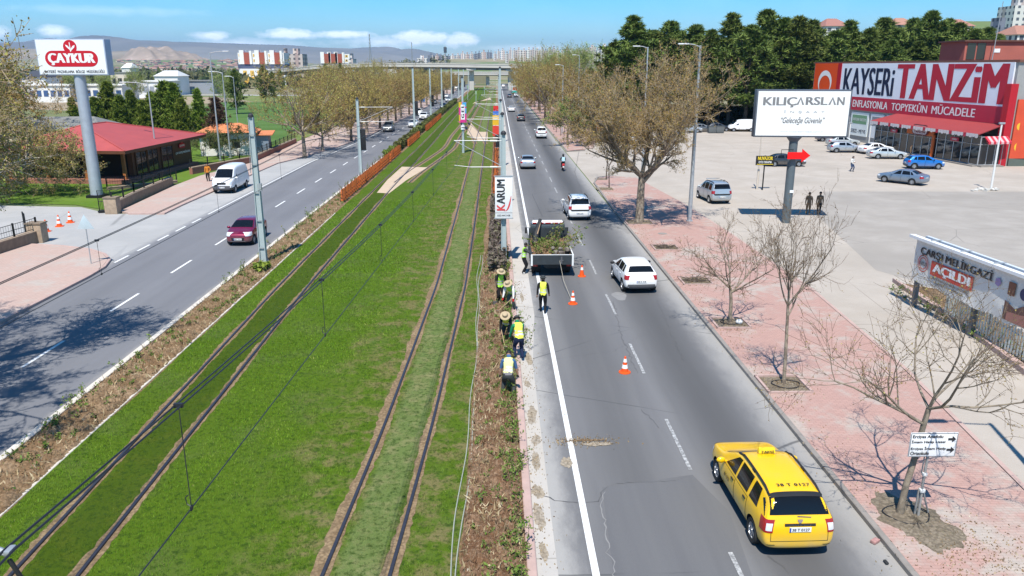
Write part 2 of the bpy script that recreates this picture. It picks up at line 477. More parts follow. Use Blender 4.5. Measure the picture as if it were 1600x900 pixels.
def m_paint_worn():
    t = NT('worn_road_paint')
    n = t.noise(7, 5, .75); n2 = t.noise(45, 3)
    wear = t.step(t.math('ADD', n, t.math('MULTIPLY', n2, .35)), .50, .82)
    return t.out(t.mix(wear, (.50, .50, .49), (.17, .17, .17)), .75, 0, .3)
M_paintw = m_paint_worn()
def track_tint(t, c):
    """shorter olive grass between the left rails, paler between the right ones"""
    X = t.xyz(); f = t.math('DIVIDE', X[1], 120); n = t.math('SUBTRACT', t.noise(2.4, 5, .7), .5)
    xr = t.ramp(f, [(0, .9/4), (.126, 1.83/4), (.186, 2.15/4), (.323, 2.58/4), (1, 2.5/4)]); xl = t.ramp(f, [(0, 3.25/4), (.127, 2.87/4), (.187, 2.73/4), (.325, 2.42/4), (.6, 2.38/4), (.75, 2.55/4), (1, 2.7/4)])
    for r_, x0, wd, ca, cb, k in ((xr, -5, .50, (.17, .22, .07), (.30, .28, .13), .85), (xl, -13, .62, (.058, .092, .004), (.085, .105, .008), .85)):
        dx = t.math('ABSOLUTE', t.math('SUBTRACT', X[0], t.math('ADD', t.math('MULTIPLY', r_, 4), x0)))
        g = t.math('SUBTRACT', 1, t.step(t.math('ADD', dx, t.math('MULTIPLY', n, .5)), wd-.14, wd+.14))
        c = t.mix(t.math('MULTIPLY', g, k), c, t.mix(t.step(t.noise(1.6, 4, .7), .45, .7), ca, cb))
    return c
def m_grass():
    t = NT('lawn_soil'); X = t.xyz()
    n1 = t.noise(.55, 4, .6); n2 = t.noise(4, 4, .7); n3 = t.noise(45, 3); n4 = t.noise(.16, 3)
    c = t.mix(n2, (.075, .135, .006), (.12, .185, .012))
    c = t.mix(t.math('MULTIPLY', t.step(n1, .46, .70), .55), c, (.125, .155, .045))
    near_r = t.step(t.math('ADD', X[0], t.math('MULTIPLY', t.math('SUBTRACT', n1, .5), 5)), -6.8, -4.2)
    dry = t.math('MULTIPLY', near_r, t.step(t.math('ADD', t.noise(1.3, 5, .7), t.math('MULTIPLY', n2, .3)), .58, .79))
    c = t.mix(t.math('MULTIPLY', dry, .9), c, (.25, .195, .09))
    c = track_tint(t, c)
    c = t.mix(t.math('MULTIPLY', t.step(t.noise(7, 4, .75), .46, .66), .75), c, (.020, .045, .005))
    c = t.mix(t.math('MULTIPLY', n3, .5), c, (.025, .06, .008))
    t.bump(n3, .8, .04)
    return t.out(c, .9, 0, .1)
M_grass = m_grass()
def m_soil(name, a, b, c2):
    t = NT(name)
    n1 = t.noise(1.1, 5, .65); n2 = t.noise(9, 5, .7); n3 = t.noise(40, 3)
    c = t.mix(t.step(n1, .36, .66), a, b)
    c = t.mix(t.math('MULTIPLY', t.step(n2, .5, .72), .7), c, c2)
    v = t.voro(11, None); c = t.mix(t.math('MULTIPLY', t.step(v.outputs['Distance'], .25, .75), .55), c, [x*.4 for x in a])  # darker towards clod edges: crevice shade mixed into the soil colour
    c = t.mix(t.math('MULTIPLY', t.step(t.noise(16, 4, .8), .55, .7), .55), c, [min(1, x*1.5) for x in c2])
    c = t.mix(t.math('MULTIPLY', n3, .35), c, [x*.45 for x in a])
    t.bump(n2, .9, .06)
    return t.out(c, .95, 0, .1)
M_soilR = m_soil('dug_soil', (.17, .09, .048), (.31, .20, .125), (.44, .33, .235))
M_soilL = m_soil('dry_soil', (.24, .15, .08), (.38, .27, .17), (.13, .085, .045))
M_sand = m_soil('track_sand', (.27, .185, .105), (.37, .265, .155), (.15, .10, .055))
def m_terrain():
    t = NT('terrain_earth')
    n1 = t.noise(.012, 5, .6); n2 = t.noise(.05, 5, .65); n3 = t.noise(.6, 4); v = t.voro(.006, t.scale(t.pos, (1, .45, 1)))
    c = t.mix(t.step(n1, .42, .6), (.30, .265, .17), (.165, .19, .075))
    c = t.mix(t.math('MULTIPLY', t.step(t.xyz(v.outputs['Color'])[0], .6, .64), .7), c, (.11, .20, .045))
    c = t.mix(t.math('MULTIPLY', t.step(t.xyz(v.outputs['Color'])[1], .72, .76), .7), c, (.36, .30, .22))
    c = t.mix(t.math('MULTIPLY', t.step(n2, .5, .7), .5), c, (.19, .165, .10))
    c = t.mix(t.math('MULTIPLY', n3, .4), c, (.10, .10, .05))
    return t.out(c, .95, 0, .1)
M_terr = m_terrain()
def m_field(name, a, b, c2, k=1):
    t = NT(name)
    n1 = t.noise(.14*k, 4, .6, t.scale(t.pos, (.35 if k == 1 else 1, 1, 1))); n2 = t.noise(1.4*(1+k*.2), 5, .7); n3 = t.noise(9*(1+k*.3), 3)
    c = t.mix(t.step(n1, .35, .68), a, b)
    c = t.mix(t.math('MULTIPLY', t.step(n2, .5, .72), .6), c, c2)
    c = t.mix(t.math('MULTIPLY', n3, .4), c, [x*.5 for x in a])
    t.bump(n2, .6, .15)
    return t.out(c, .95, 0, .1)
M_field = m_field('meadow', (.075, .15, .035), (.11, .19, .05), (.17, .19, .07))
M_fieldp = m_field('rough_meadow', (.13, .19, .045), (.22, .23, .09), (.30, .26, .15))
M_garden = m_field('garden_lawn', (.10, .18, .02), (.14, .22, .035), (.19, .22, .06))
M_bare = m_field('bare_field', (.33, .26, .18), (.38, .31, .215), (.26, .2, .13))
nx, ny = 90, 110
xs = np.concatenate([np.linspace(-9000, -700, 20), np.linspace(-600, 600, 50), np.linspace(700, 9000, 20)])
ys = np.concatenate([np.linspace(-600, 600, 40), np.geomspace(620, 12000, 70)])
def terrain_h(x, y):
    """gentle rise carrying the far town: low on the left, higher to the right"""
    az = math.atan2(x, max(y, 1))
    k = min(max((y-560)/900, 0), 1); k = k*k*(3-2*k)
    q = min(max((math.degrees(az)+14)/12, 0), 1); q = q*q*(3-2*q)
    h = (16+10*q)*k*q
    kb = min(max((y-240)/420, 0), 1); kb = kb*kb*(3-2*kb)
    qb = min(max((math.degrees(az)-17)/10, 0), 1)
    h = max(h, 46*kb*qb)
    if math.degrees(az) < -8:                      # foothill slope on the left, beyond the village
        kl = min(max((y-1300)/1500, 0), 1); kl = kl*kl*(3-2*kl)
        h += 38*kl*min(1, (-8-math.degrees(az))/8)
    return h-.03
vs = []
for y in ys:
    for x in xs: vs.append((x, y, terrain_h(x, y)))
n = len(xs); fs = []
for j in range(len(ys)-1):
    for i in range(n-1): fs.append((j*n+i, j*n+i+1, (j+1)*n+i+1, (j+1)*n+i))
mb = MB(); mb.add(vs, fs)
tag(mb.build('ground', M_terr, smooth=True), kind='structure')
YS = [-14, 10, 40, 70, 100, 130, 170, 220, 300, 440, 560]
LEDGE = [(-14, -22.4), (44, -22.4), (46, -24.5), (50, -26.2), (93, -26.2), (100, -24.6), (112, -23.0), (128, -21.6), (167, -20.9), (220, -20.4), (560, -20.2)]
yy = sorted(set(YS+[t[0] for t in LEDGE]))
sheet('road_left', [(y, interp_poly(LEDGE, y)-.15, -14.3) for y in yy], .004, M_asL)
sheet('road_right', [(-14, .6, 9.2), (560, .6, 9.2)], .004, M_asR)
sheet('shoulder', [(y, .85, 1.33+ (.35 if y > 30 else 0)) for y in (-14, 8, 20, 28, 34, 60, 120, 560)], .008, M_shoulder)
def crack(pix, w=.022, seed=0, m_=None):
    R = random.Random(seed); P = [G(u, v, .010) for u, v in pix]; Q = []
    for a, b in zip(P, P[1:]):
        n = max(2, int((b-a).length/.16))
        for k in range(n): Q.append(a.lerp(b, k/n)+Vector((R.gauss(0, .035), R.gauss(0, .02), 0)))
    vs = []
    for q in Q: ww = w*R.uniform(.4, 1.3); vs += [(q.x-ww/2, q.y-ww*.3, .0105), (q.x+ww/2, q.y+ww*.3, .0105)]
    mb = MB(); mb.add(vs, [(2*i, 2*i+1, 2*i+3, 2*i+2) for i in range(len(Q)-1)]); tag(mb.build('road_crack', m_), kind='structure')
M_tar = mat('tar_crack', (.092, .091, .092), .8, var=.3); M_pale = mat('pale_crack', (.225, .22, .215), .9, var=.2)
for i, (pix, w, m_) in enumerate([([(958, 470), (966, 505), (972, 528), (984, 556), (996, 585)], .03, M_tar), ([(800, 751), (866, 782), (905, 786), (935, 784), (941, 764), (962, 755), (1010, 753), (1060, 751), (1085, 738)], .035, M_tar), ([(941, 768), (940, 790), (948, 830), (956, 870), (964, 915)], .03, M_pale),
    ([(1002, 640), (1022, 660), (1036, 672)], .02, M_tar), ([(1200, 868), (1222, 885), (1236, 905)], .05, M_tar), ([(866, 560), (905, 556), (960, 548), (1010, 520)], .018, M_tar), ([(1026, 468), (1040, 500), (1052, 530), (1070, 565)], .022, M_tar), ([(905, 235), (898, 270), (912, 310)], .04, M_tar)]): crack(pix, w, i, m_)
poly_sheet('road_patch', [tuple(G(u, v)[:2]) for u, v in [(941, 762), (1082, 742), (1140, 800), (1175, 900), (1190, 940), (965, 940), (952, 850)]], .0075, m_asphalt('asphalt_patch', (.128, .127, .131), (.15, .149, .15), [], None))
for (u, v, r_) in ((968, 463, .5), (936, 330, .35)): poly_sheet('road_patch', [(G(u, v).x+r_*.7*math.cos(a)*(1+.2*math.sin(3*a)), G(u, v).y+r_*1.5*math.sin(a)) for a in np.linspace(0, 2*PI, 18)[:-1]], .0085, MATS['pale_crack'])
def line(name, x, y0, y1, w, m=None, z=.017):
    sheet(name, [(y, x(y)-w/2 if callable(x) else x-w/2, x(y)+w/2 if callable(x) else x+w/2) for y in np.linspace(y0, y1, 8)], z, m or M_paint)
line('road_edge_marking', lambda y: 2.17+.0012*max(0, y-40), -10, 480, .17)
line('road_edge_marking', lambda y: -22.45+(.0 if y < 96 else min(1.7, (y-96)*.055)), 60, 300, .13)
line('road_edge_marking', -14.55, -10, 480, .11)
mb = MB()
for y0 in np.arange(12.5, 330, 7.2):
    mb.add([(5.385, y0, .017), (5.495, y0, .017), (5.495, y0+3.3, .017), (5.385, y0+3.3, .017)], [(0, 1, 2, 3)])
tag(mb.build('lane_marking', M_paintw), kind='structure')
mb = MB()
for y0 in np.arange(20.9, 330, 7.05):
    x = -18.12+.006*max(0, y0-66)
    mb.add([(x-.07, y0, .017), (x+.07, y0, .017), (x+.07, y0+3.0, .017), (x-.07, y0+3.0, .017)], [(0, 1, 2, 3)])
for y0 in np.arange(44.5, 58, 3.0):
    mb.add([(-22.45, y0, .017), (-22.31, y0, .017), (-22.31, y0+1.8, .017), (-22.45, y0+1.8, .017)], [(0, 1, 2, 3)])
tag(mb.build('lane_marking', M_paint), kind='structure')
cornerL = [(-22.3, -14), (-22.3, 41.2), (-22.45, 43.2), (-22.95, 44.9), (-23.9, 46.3), (-25.4, 47.6), (-27.6, 48.6), (-30.4, 49.2), (-30.6, -14)]
slab('pavement_near_left', cornerL, -.1, .12, M_paveL)
kerb('kerb', [(-22.22, -14), (-22.22, 41.2), (-22.37, 43.25), (-22.88, 44.98), (-23.85, 46.4), (-25.37, 47.7), (-27.6, 48.7), (-30.4, 49.3)], .16, .135, M_kerbP)
PL = [(60, -25.95), (64, -26.1), (93, -26.1), (100, -24.5), (112, -22.9), (128, -21.5), (167, -20.8), (220, -20.3), (420, -20.1)]
ptsR = [(-28.6, 60.2), (-26.6, 60.2)] + [(x, y) for y, x in PL]
slab('pavement_far_left', ptsR + [(-30.6, 420), (-31.0, 150), (-30.4, 121), (-29.0, 94), (-31.0, 82), (-30.9, 75), (-29.7, 61)], -.1, .12, M_paveL)
kerb('kerb', [(-28.6, 60.1), (-26.5, 60.1)] + [(x+.08, y) for y, x in PL], .16, .135, M_kerbP)
poly_sheet('driveway', [(-22.9, 44.5), (-25.9, 60.4), (-30.2, 60.4), (-34, 63.5), (-46, 65), (-75, 60), (-75, 46), (-31, 47.6)], .008, M_drive)
poly_sheet('parking_bay', [(-22.8, 46), (-22.8, 97), (-26.1, 93), (-26.1, 60), (-24.5, 52)], .012, M_drive)
poly_sheet('garden_ground', [(-31.1, 62), (-31.3, 83), (-31.3, 140), (-80, 140), (-80, 66), (-46, 66.5), (-35, 64.6)], .01, M_garden)
poly_sheet('meadow_ground', [(-31.2, 118), (-31.2, 215), (-74, 262), (-92, 262), (-60, 140), (-38, 112)], .016, M_field)
poly_sheet('meadow_ground', [(-31.5, 222), (-31.5, 330), (-120, 330), (-80, 266), (-72, 268)], .012, M_fieldp)
poly_sheet('verge_ground', [(-31.0, 122), (-31.2, 300), (-39, 300), (-35.5, 135), (-33, 118)], .022, M_fieldp)
poly_sheet('bare_ground', [(-75, 290), (-340, 420), (-340, 330), (-110, 210)], .008, M_bare)
sheet('car_park', [(-14, 9.3, 95), (150, 9.3, 95)], .003, M_lot)
poly_sheet('car_park_old_surface', [(21.3, 42), (24.5, 58), (30, 70.6), (49, 70.2), (95, 69), (95, 20), (40, 20), (26, 30)], .0075, M_lotdark)
PR = [(9.35, -14), (9.35, 60), (9.6, 76), (10.4, 79.5), (11.8, 80.8), (14.2, 79.5), (15.3, 66), (15.8, 52), (15.95, 38), (15.2, 27), (14.0, 18), (12.6, 5), (12, -14)]
slab('pavement_near_right', PR, -.1, .12, M_paveR)
kerb('kerb', [(9.27, -14), (9.27, 60), (9.52, 76), (10.3, 79.8), (11.9, 81)], .16, .14, M_kerbG)
slab('pavement_far_right', [(9.5, 106), (9.5, 300), (15, 300), (16.6, 166), (16.2, 128), (13.5, 110)], -.1, .12, M_paveR)
kerb('kerb', [(12, 107), (9.45, 105.7), (9.42, 300)], .16, .14, M_kerbG)
poly_sheet('kerb_edging', [(12.1, -14), (12.7, 5), (14.1, 18), (15.3, 27), (16.05, 38), (15.9, 52), (15.4, 66), (15.5, 66), (16.02, 52), (16.2, 38), (15.45, 27), (14.25, 18), (12.85, 5), (12.25, -14)], .06, M_kerbP)
slab('kerb_fence_base', [(21.0, 39.5), (20.75, 37.6), (20.35, 32.2), (19.5, 26.5), (18.6, 20), (17.7, 14), (18.0, 14), (18.9, 20), (19.8, 26.5), (20.65, 32.2), (21.05, 37.5)], -.05, .22, M_kerbP)
poly_sheet('verge_ground', [(21.05, 39.4), (20.9, 34), (19.95, 26.5), (18.9, 18), (21.4, 17), (22.6, 26), (22.6, 38)], .03, M_soilL)
YB = list(range(-14, 90, 2)) + list(range(90, 460, 10))
slab('reserve_bed', [(-14.3, -14), (.62, -14), (.62, 470), (-14.3, 470)], -.1, .09, M_soilL)
sheet('lawn', [(y, -12.55, -.86 if y < 70 else -.3) for y in YB], .10, M_grass, jit=.12, seed=3, n_across=2)
kerb('kerb', [(-14.38, -14), (-14.38, 55), (-14.3, 110), (-14.3, 470)], .24, .16, M_kerbL)
kerb('kerb', [(.74, -14), (.74, 470)], .22, .155, M_kerbP)
kerb('kerb', [(-12.62, -14), (-12.62, 60)], .10, .115, M_kerbL)
TL = [(-14, -9.3), (0, -9.75), (15.2, -10.13), (22.4, -10.27), (39, -10.58), (72, -10.62), (90, -10.45), (117, -10.3), (470, -10.3)]
TR = [(-14, -4.5), (5, -3.75), (15.1, -3.17), (22.3, -2.85), (38.8, -2.42), (60, -2.4), (117, -2.52), (470, -2.5)]
def smooth_tab(tab):
    y = np.array([t[0] for t in tab], float); x = np.array([t[1] for t in tab], float)
    yy = np.concatenate([np.arange(-14, 120, 1.0), np.arange(120, 460, 10.0)])
    xx = np.interp(yy, y, x)
    for _ in range(4): xx[1:-1] = (xx[:-2]+2*xx[1:-1]+xx[2:])/4
    return list(zip(yy, xx))
TLs, TRs = smooth_tab(TL), smooth_tab(TR)
M_rail = mat('rail_steel', (.062, .062, .078), .42, .5, var=.25, scale=5)
M_railtop = mat('rail_top', (.075, .073, .085), .33, .6, var=.2, scale=8)
M_concpad = mat('crossing_slab', (.50, .385, .275), .9, var=.18, scale=1.5, bump=.3, bscale=12)
def rail_mesh(mb, pts, z0=.10, h=.06, w=.085):
    n = len(pts); vs = []; fs = []
    for i, (y, x) in enumerate(pts):
        vs += [(x-w/2, y, z0-.05), (x-w/2, y, z0+h-.012), (x-w/2+.014, y, z0+h), (x+w/2-.014, y, z0+h), (x+w/2, y, z0+h-.012), (x+w/2, y, z0-.05)]
    for i in range(n-1):
        for k in range(5): fs.append((i*6+k, i*6+k+1, (i+1)*6+k+1, (i+1)*6+k))
    mb.add(vs, fs)
def track(name, tab, label, slen=460):
    root = empty(name, (0, 0, 0), 0, label, 'tram track', 'tram tracks of the grassed reserve')
    for s in (-1, 1):
        mb = MB(); rail_mesh(mb, [(y, x+s*.752) for y, x in tab]); mb.build('rail', M_rail, root, smooth=True, sharp=rad(30))
    return root
track('tram_track', TLs, 'left tram track with dark rails running in dark short grass')
track('tram_track', TRs, 'right tram track with dark rails and paler grass between them')
for ti, tab in enumerate((TLs, TRs)):
    for s in (-1, 1):
        rows = []; r = np.random.default_rng(11+ti*2+s)
        for y in np.concatenate([np.arange(-14, 70, .22), np.arange(70, 460, 4)]):
            x = float(np.interp(y, [q[0] for q in tab], [q[1] for q in tab]))+s*.752
            k = 1 if y < 70 else .7
            nl = .09+.05*math.sin(y*.9+s)+r.uniform(0, .09); nr = .09+.05*math.sin(y*.7+2*s+ti)+r.uniform(0, .09)
            if ti == 1 and s == -1: nl += .08
            rows.append((y, x-nl*k-.04, x+nr*k*.75+.04))
        sheet('track_sand', rows, .108, M_sand)
poly_sheet('crossing_slab', [tuple(G(u, v)[:2]) for u, v in [(589, 303), (608, 304), (634, 284), (668, 263), (628, 262), (605, 283)]], .1135, M_concpad)
poly_sheet('crossing_slab', [tuple(G(u, v)[:2]) for u, v in [(729, 210), (736, 193), (748, 207), (762, 207), (762, 221), (748, 221)]], .1135, M_concpad)
poly_sheet('crossing_slab', [tuple(G(u, v)[:2]) for u, v in [(738, 163), (765, 153), (768, 156), (742, 160)]], .1135, M_concpad)
def branch(pix, label):
    root = empty('branch_track', (0, 0, 0), 0, label, 'tram track', 'tram tracks of the grassed reserve')
    c = [G(u, v) for u, v in pix]
    pts = []
    P = [c[0]] + c + [c[-1]]
    for i in range(1, len(P)-2):
        for k in range(8):
            t = k/8; a, b, d, e = P[i-1], P[i], P[i+1], P[i+2]
            pts.append(.5*((2*b)+(d-a)*t+(2*a-5*b+4*d-e)*t*t+(3*b-a-3*d+e)*t**3))
    pts.append(c[-1])
    for s in (-1, 1):
        sp = []
        for i, p in enumerate(pts):
            d = (pts[min(i+1, len(pts)-1)]-pts[max(i-1, 0)]).normalized(); sp.append(p+Vector((d.y, -d.x, 0))*s*.752)
        mb = MB(); rail_mesh(mb, [(p.y, p.x) for p in sp]); mb.build('rail', M_rail, root, smooth=True, sharp=rad(30))
        mb = MB(); vs = []
        for p in sp: vs += [(p.x-.32, p.y, .107), (p.x+.32, p.y, .107)]
        mb.add(vs, [(2*i, 2*i+1, 2*i+3, 2*i+2) for i in range(len(sp)-1)]); tag(mb.build('track_sand', M_sand), kind='structure')
branch([(628, 287), (652, 268), (684, 246), (703, 231), (713, 213), (726, 196), (737, 179), (748, 161)], 'curved branch track leaving the left track at the pale slab')
branch([(751, 226), (741, 208), (733, 199), (722, 190)], 'short crossover track leaving the right track at its pale slab')
def lumps(name, x0, x1, y0, y1, dx, z, amp, m, seed):
    r = np.random.default_rng(seed)
    nx = max(3, int((x1-x0)/dx)+1); ny = int((y1-y0)/dx)+1
    X, Y = np.meshgrid(np.linspace(x0, x1, nx), np.linspace(y0, y1, ny))
    Z = np.zeros_like(X)
    for k, (f, a) in enumerate([(1.3, .5), (3.1, .5), (6.5, .45), (13, .3)]):
        for q in range(5):
            th = r.uniform(0, 2*PI); ph = r.uniform(0, 2*PI); ff = f*r.uniform(.7, 1.4)
            Z += a/3*np.sin(ff*(X*math.cos(th)+Y*math.sin(th))+ph+1.2*np.sin(ff*.6*(Y*math.cos(th)-X*math.sin(th))+ph))
    Z = np.abs(Z)*amp*.8 + r.uniform(0, 1, X.shape)**3*amp*.75
    edge = np.minimum(np.minimum(X-x0, x1-X)/.15, 1); Z = Z*np.clip(edge, 0, 1)+z
    V = np.stack([X, Y, Z], -1).reshape(-1, 3)
    i = np.arange(ny-1)[:, None]*nx+np.arange(nx-1)[None]
    F = np.stack([i, i+1, i+nx+1, i+nx], -1).reshape(-1)
    return tag(np_mesh(name, V, F, 4, m), kind='structure')
lumps('dug_soil', -.88, .64, 8, 46, .04, .10, .15, M_soilR, 1)
lumps('dug_soil', -.60, .64, 46, 200, .16, .10, .08, M_soilR, 2)
lumps('dry_soil', -14.27, -12.58, 10, 64, .055, .10, .12, M_soilL, 5)
lumps('dry_soil', -14.2, -12.58, 64, 200, .22, .10, .06, M_soilL, 6)
def blades():
    r = np.random.default_rng(21)
    P = []
    for (y0, y1, dens, w, h) in [(9, 18, 620, .011, .062), (18, 27, 430, .014, .066), (27, 40, 250, .020, .072), (40, 70, 90, .034, .085)]:
        n = int((y1-y0)*11.7*dens)
        x = r.uniform(-12.55, -.85, n); y = r.uniform(y0, y1, n)
        tl = np.interp(y, [q[0] for q in TLs], [q[1] for q in TLs]); tr = np.interp(y, [q[0] for q in TRs], [q[1] for q in TRs])
        dl = x-tl; dr = x-tr
        keep = (np.abs(np.abs(dl)-.752) > .17) & (np.abs(np.abs(dr)-.752) > .18)
        keep &= ~((dr > -1.15) & (dr < -.75))
        keep &= ~((y > 66) & (x < -7))
        pn = np.sin(x*1.7+np.sin(y*.9)*1.3)*np.sin(y*1.1+x*.6)
        keep &= ~((x > -5.4) & (pn > .15) & (r.random(n) < .72))
        keep &= ~((np.sin(x*.9+1)*np.sin(y*.53+np.sin(x)) > .45) & (r.random(n) < .5))
        inn = (np.abs(dl) < .6) | (np.abs(dr) < .6)
        keep &= ~(inn & (r.random(n) < .15))
        x, y, inn = x[keep], y[keep], inn[keep]
        hh = h*r.uniform(.55, 1.35, len(x))*np.where(inn, .62, 1)
        P.append(np.stack([x, y, np.full(len(x), w)*r.uniform(.7, 1.5, len(x)), hh, pn[keep]], 1))
    P = np.concatenate(P); n = len(P)
    a = r.uniform(0, 2*PI, n); lean = r.uniform(.1, .9, n)*P[:, 3]; la = r.uniform(0, 2*PI, n)
    z0 = np.full(n, .095)
    b1 = np.stack([P[:, 0]-np.cos(a)*P[:, 2]/2, P[:, 1]-np.sin(a)*P[:, 2]/2, z0], 1)
    b2 = np.stack([P[:, 0]+np.cos(a)*P[:, 2]/2, P[:, 1]+np.sin(a)*P[:, 2]/2, z0], 1)
    tp = np.stack([P[:, 0]+np.cos(la)*lean, P[:, 1]+np.sin(la)*lean, z0+P[:, 3]], 1)
    V = np.stack([b1, b2, tp], 1).reshape(-1, 3)
    tint = np.repeat(np.clip(r.normal(.45, .2, n)+.18*P[:, 4], 0, 1), 3)
    t = NT('grass_blade')
    at = t.n.new('ShaderNodeAttribute'); at.attribute_name = 'tint'
    c = t.ramp(at.outputs['Fac'], [(0, (.068, .15, .004)), (.45, (.118, .245, .008)), (.78, (.185, .30, .02)), (1, (.34, .31, .11))])
    big = t.noise(.35, 3); c = t.mix(t.math('MULTIPLY', t.step(big, .45, .7), .4), c, (.15, .20, .045))
    X = t.xyz()
    c = track_tint(t, t.mix(t.math('MULTIPLY', t.step(X[0], -5.5, -3.2), .3), c, (.13, .185, .05)))
    nr_ = t.step(t.math('ADD', X[0], t.math('MULTIPLY', t.math('SUBTRACT', t.noise(.55, 4, .6), .5), 5)), -6.8, -4.2)
    dr_ = t.math('MULTIPLY', nr_, t.step(t.math('ADD', t.noise(1.3, 5, .7), t.math('MULTIPLY', t.noise(4, 4, .7), .3)), .57, .77))
    c = t.mix(t.math('MULTIPLY', dr_, .6), c, (.27, .205, .085))
    c = t.mix(t.math('MULTIPLY', t.step(t.noise(.22, 4, .65), .46, .62), .5), c, (.065, .155, .005))
    c = t.mix(t.math('MULTIPLY', t.step(t.noise(7, 4, .75), .50, .70), .50), c, (.035, .09, .003))
    c = t.mix(t.math('MULTIPLY', t.step(t.noise(3.1, 5, .75), .54, .70), .50), c, (.22, .27, .06))
    t.out(c, .75, 0, .2)
    o = np_mesh('grass', V, np.arange(3*n), 3, t.m, attr=tint)
    tag(o, 'mown green grass of the tram reserve', 'grass', kind='stuff')
blades()
def bark(name, a, b, c2, sc=9):
    t = NT(name)
    v = t.voro(sc, t.scale(t.pos, (1, 1, .55))); n = t.noise(3, 4)
    c = t.mix(t.step(t.xyz(v.outputs['Color'])[0], .3, .6), a, b)
    c = t.mix(t.math('MULTIPLY', t.step(n, .5, .66), .6), c, c2)
    t.bump(t.noise(25, 3), .4, .02)
    return t.out(c, .9, 0, .15)
M_barkP = bark('plane_bark', (.185, .145, .11), (.30, .25, .19), (.11, .085, .065))
M_barkW = bark('pale_bark', (.50, .46, .40), (.38, .34, .29), (.26, .22, .18))
M_barkD = bark('dark_bark', (.085, .066, .05), (.12, .095, .075), (.05, .04, .032))
M_twig = mat('twig_bark', (.27, .18, .10), .9, var=.3, scale=.6)
M_twigN = mat('near_twig', (.15, .105, .07), .9, var=.3, scale=2)
M_twigG = mat('grey_twig', (.40, .31, .21), .9, var=.3, scale=.6)
M_twigY = mat('young_twig', (.30, .20, .10), .9, var=.3, scale=.5)
def leafmat(name, cols, rough=.6):
    t = NT(name)
    at = t.n.new('ShaderNodeAttribute'); at.attribute_name = 'tint'
    c = t.ramp(at.outputs['Fac'], [(i/(len(cols)-1), k) for i, k in enumerate(cols)])
    oi = t.n.new('ShaderNodeObjectInfo')
    h = t.n.new('ShaderNodeHueSaturation'); t.l.new(c, h.inputs['Color'])
    t.l.new(t.math('ADD', t.math('MULTIPLY', oi.outputs['Random'], .35), .83), h.inputs['Value'])
    t.l.new(t.math('ADD', t.math('MULTIPLY', oi.outputs['Random'], .03), .485), h.inputs['Hue'])
    t.out(h.outputs[0], rough, 0, .2)
    return t.m
M_bud = leafmat('bud_leaf', [(.24, .15, .05), (.30, .20, .058), (.34, .25, .065), (.31, .28, .07)])
M_bud2 = leafmat('olive_bud_leaf', [(.22, .15, .045), (.30, .23, .055), (.31, .30, .075), (.25, .30, .075)])
M_fresh = leafmat('fresh_leaf', [(.12, .17, .03), (.18, .25, .045), (.24, .32, .07), (.30, .34, .10)])
M_pine = leafmat('pine_needle', [(.055, .085, .014), (.098, .135, .026), (.15, .19, .038), (.20, .23, .055)])
M_spruce = leafmat('conifer_needle', [(.07, .11, .014), (.12, .17, .02), (.18, .23, .03), (.24, .28, .04)])
M_brownc = leafmat('brown_needle', [(.07, .045, .03), (.10, .062, .038), (.13, .085, .05), (.12, .11, .05)])
M_grassy = leafmat('weed_leaf', [(.06, .12, .015), (.10, .18, .025), (.15, .22, .04), (.24, .22, .09)])
class Tubes:
    """collects tapered segments, builds them vectorised"""
    def __init__(s): s.a = []
    def seg(s, p, q, r0, r1): s.a.append((p[0], p[1], p[2], q[0], q[1], q[2], r0, r1))
    def arrays(s, n):
        A = np.array(s.a, float); P = A[:, :3]; Q = A[:, 3:6]
        D = Q-P; D /= np.maximum(np.linalg.norm(D, axis=1, keepdims=True), 1e-9)
        ref = np.where(np.abs(D[:, 2:3]) < .9, [[0, 0, 1.]], [[1., 0, 0]])
        a = np.cross(D, ref); a /= np.linalg.norm(a, axis=1, keepdims=True); b = np.cross(a, D)
        th = np.arange(n)*2*PI/n
        off = a[:, None]*np.cos(th)[None, :, None] + b[:, None]*np.sin(th)[None, :, None]
        V = np.concatenate([P[:, None]+off*A[:, 6][:, None, None], Q[:, None]+off*A[:, 7][:, None, None]], 1).reshape(-1, 3)
        k = np.arange(n); k2 = (k+1) % n
        F = np.stack([k, k2, n+k2, n+k], 1)[None] + (np.arange(len(A))*2*n)[:, None, None]
        return V, F.reshape(-1)
    def build(s, name, m, parent=None, n=5):
        V, F = s.arrays(n)
        return np_mesh(name, V, F, 4, m, parent, smooth=True)
def leaves_arrays(P, size, r, flat=0.0, elong=1.5):
    """quads of random orientation"""
    n = len(P)
    a = r.normal(size=(n, 3)); a[:, 2] *= (1-flat); a /= np.linalg.norm(a, axis=1, keepdims=True)
    b = r.normal(size=(n, 3)); b -= a*(a*b).sum(1, keepdims=True); b /= np.linalg.norm(b, axis=1, keepdims=True)
    s = size*r.uniform(.6, 1.35, (n, 1))
    V = np.stack([P-a*s*elong/2, P-b*s*.38, P+a*s*elong/2, P+b*s*.38], 1)
    return V.reshape(-1, 3)
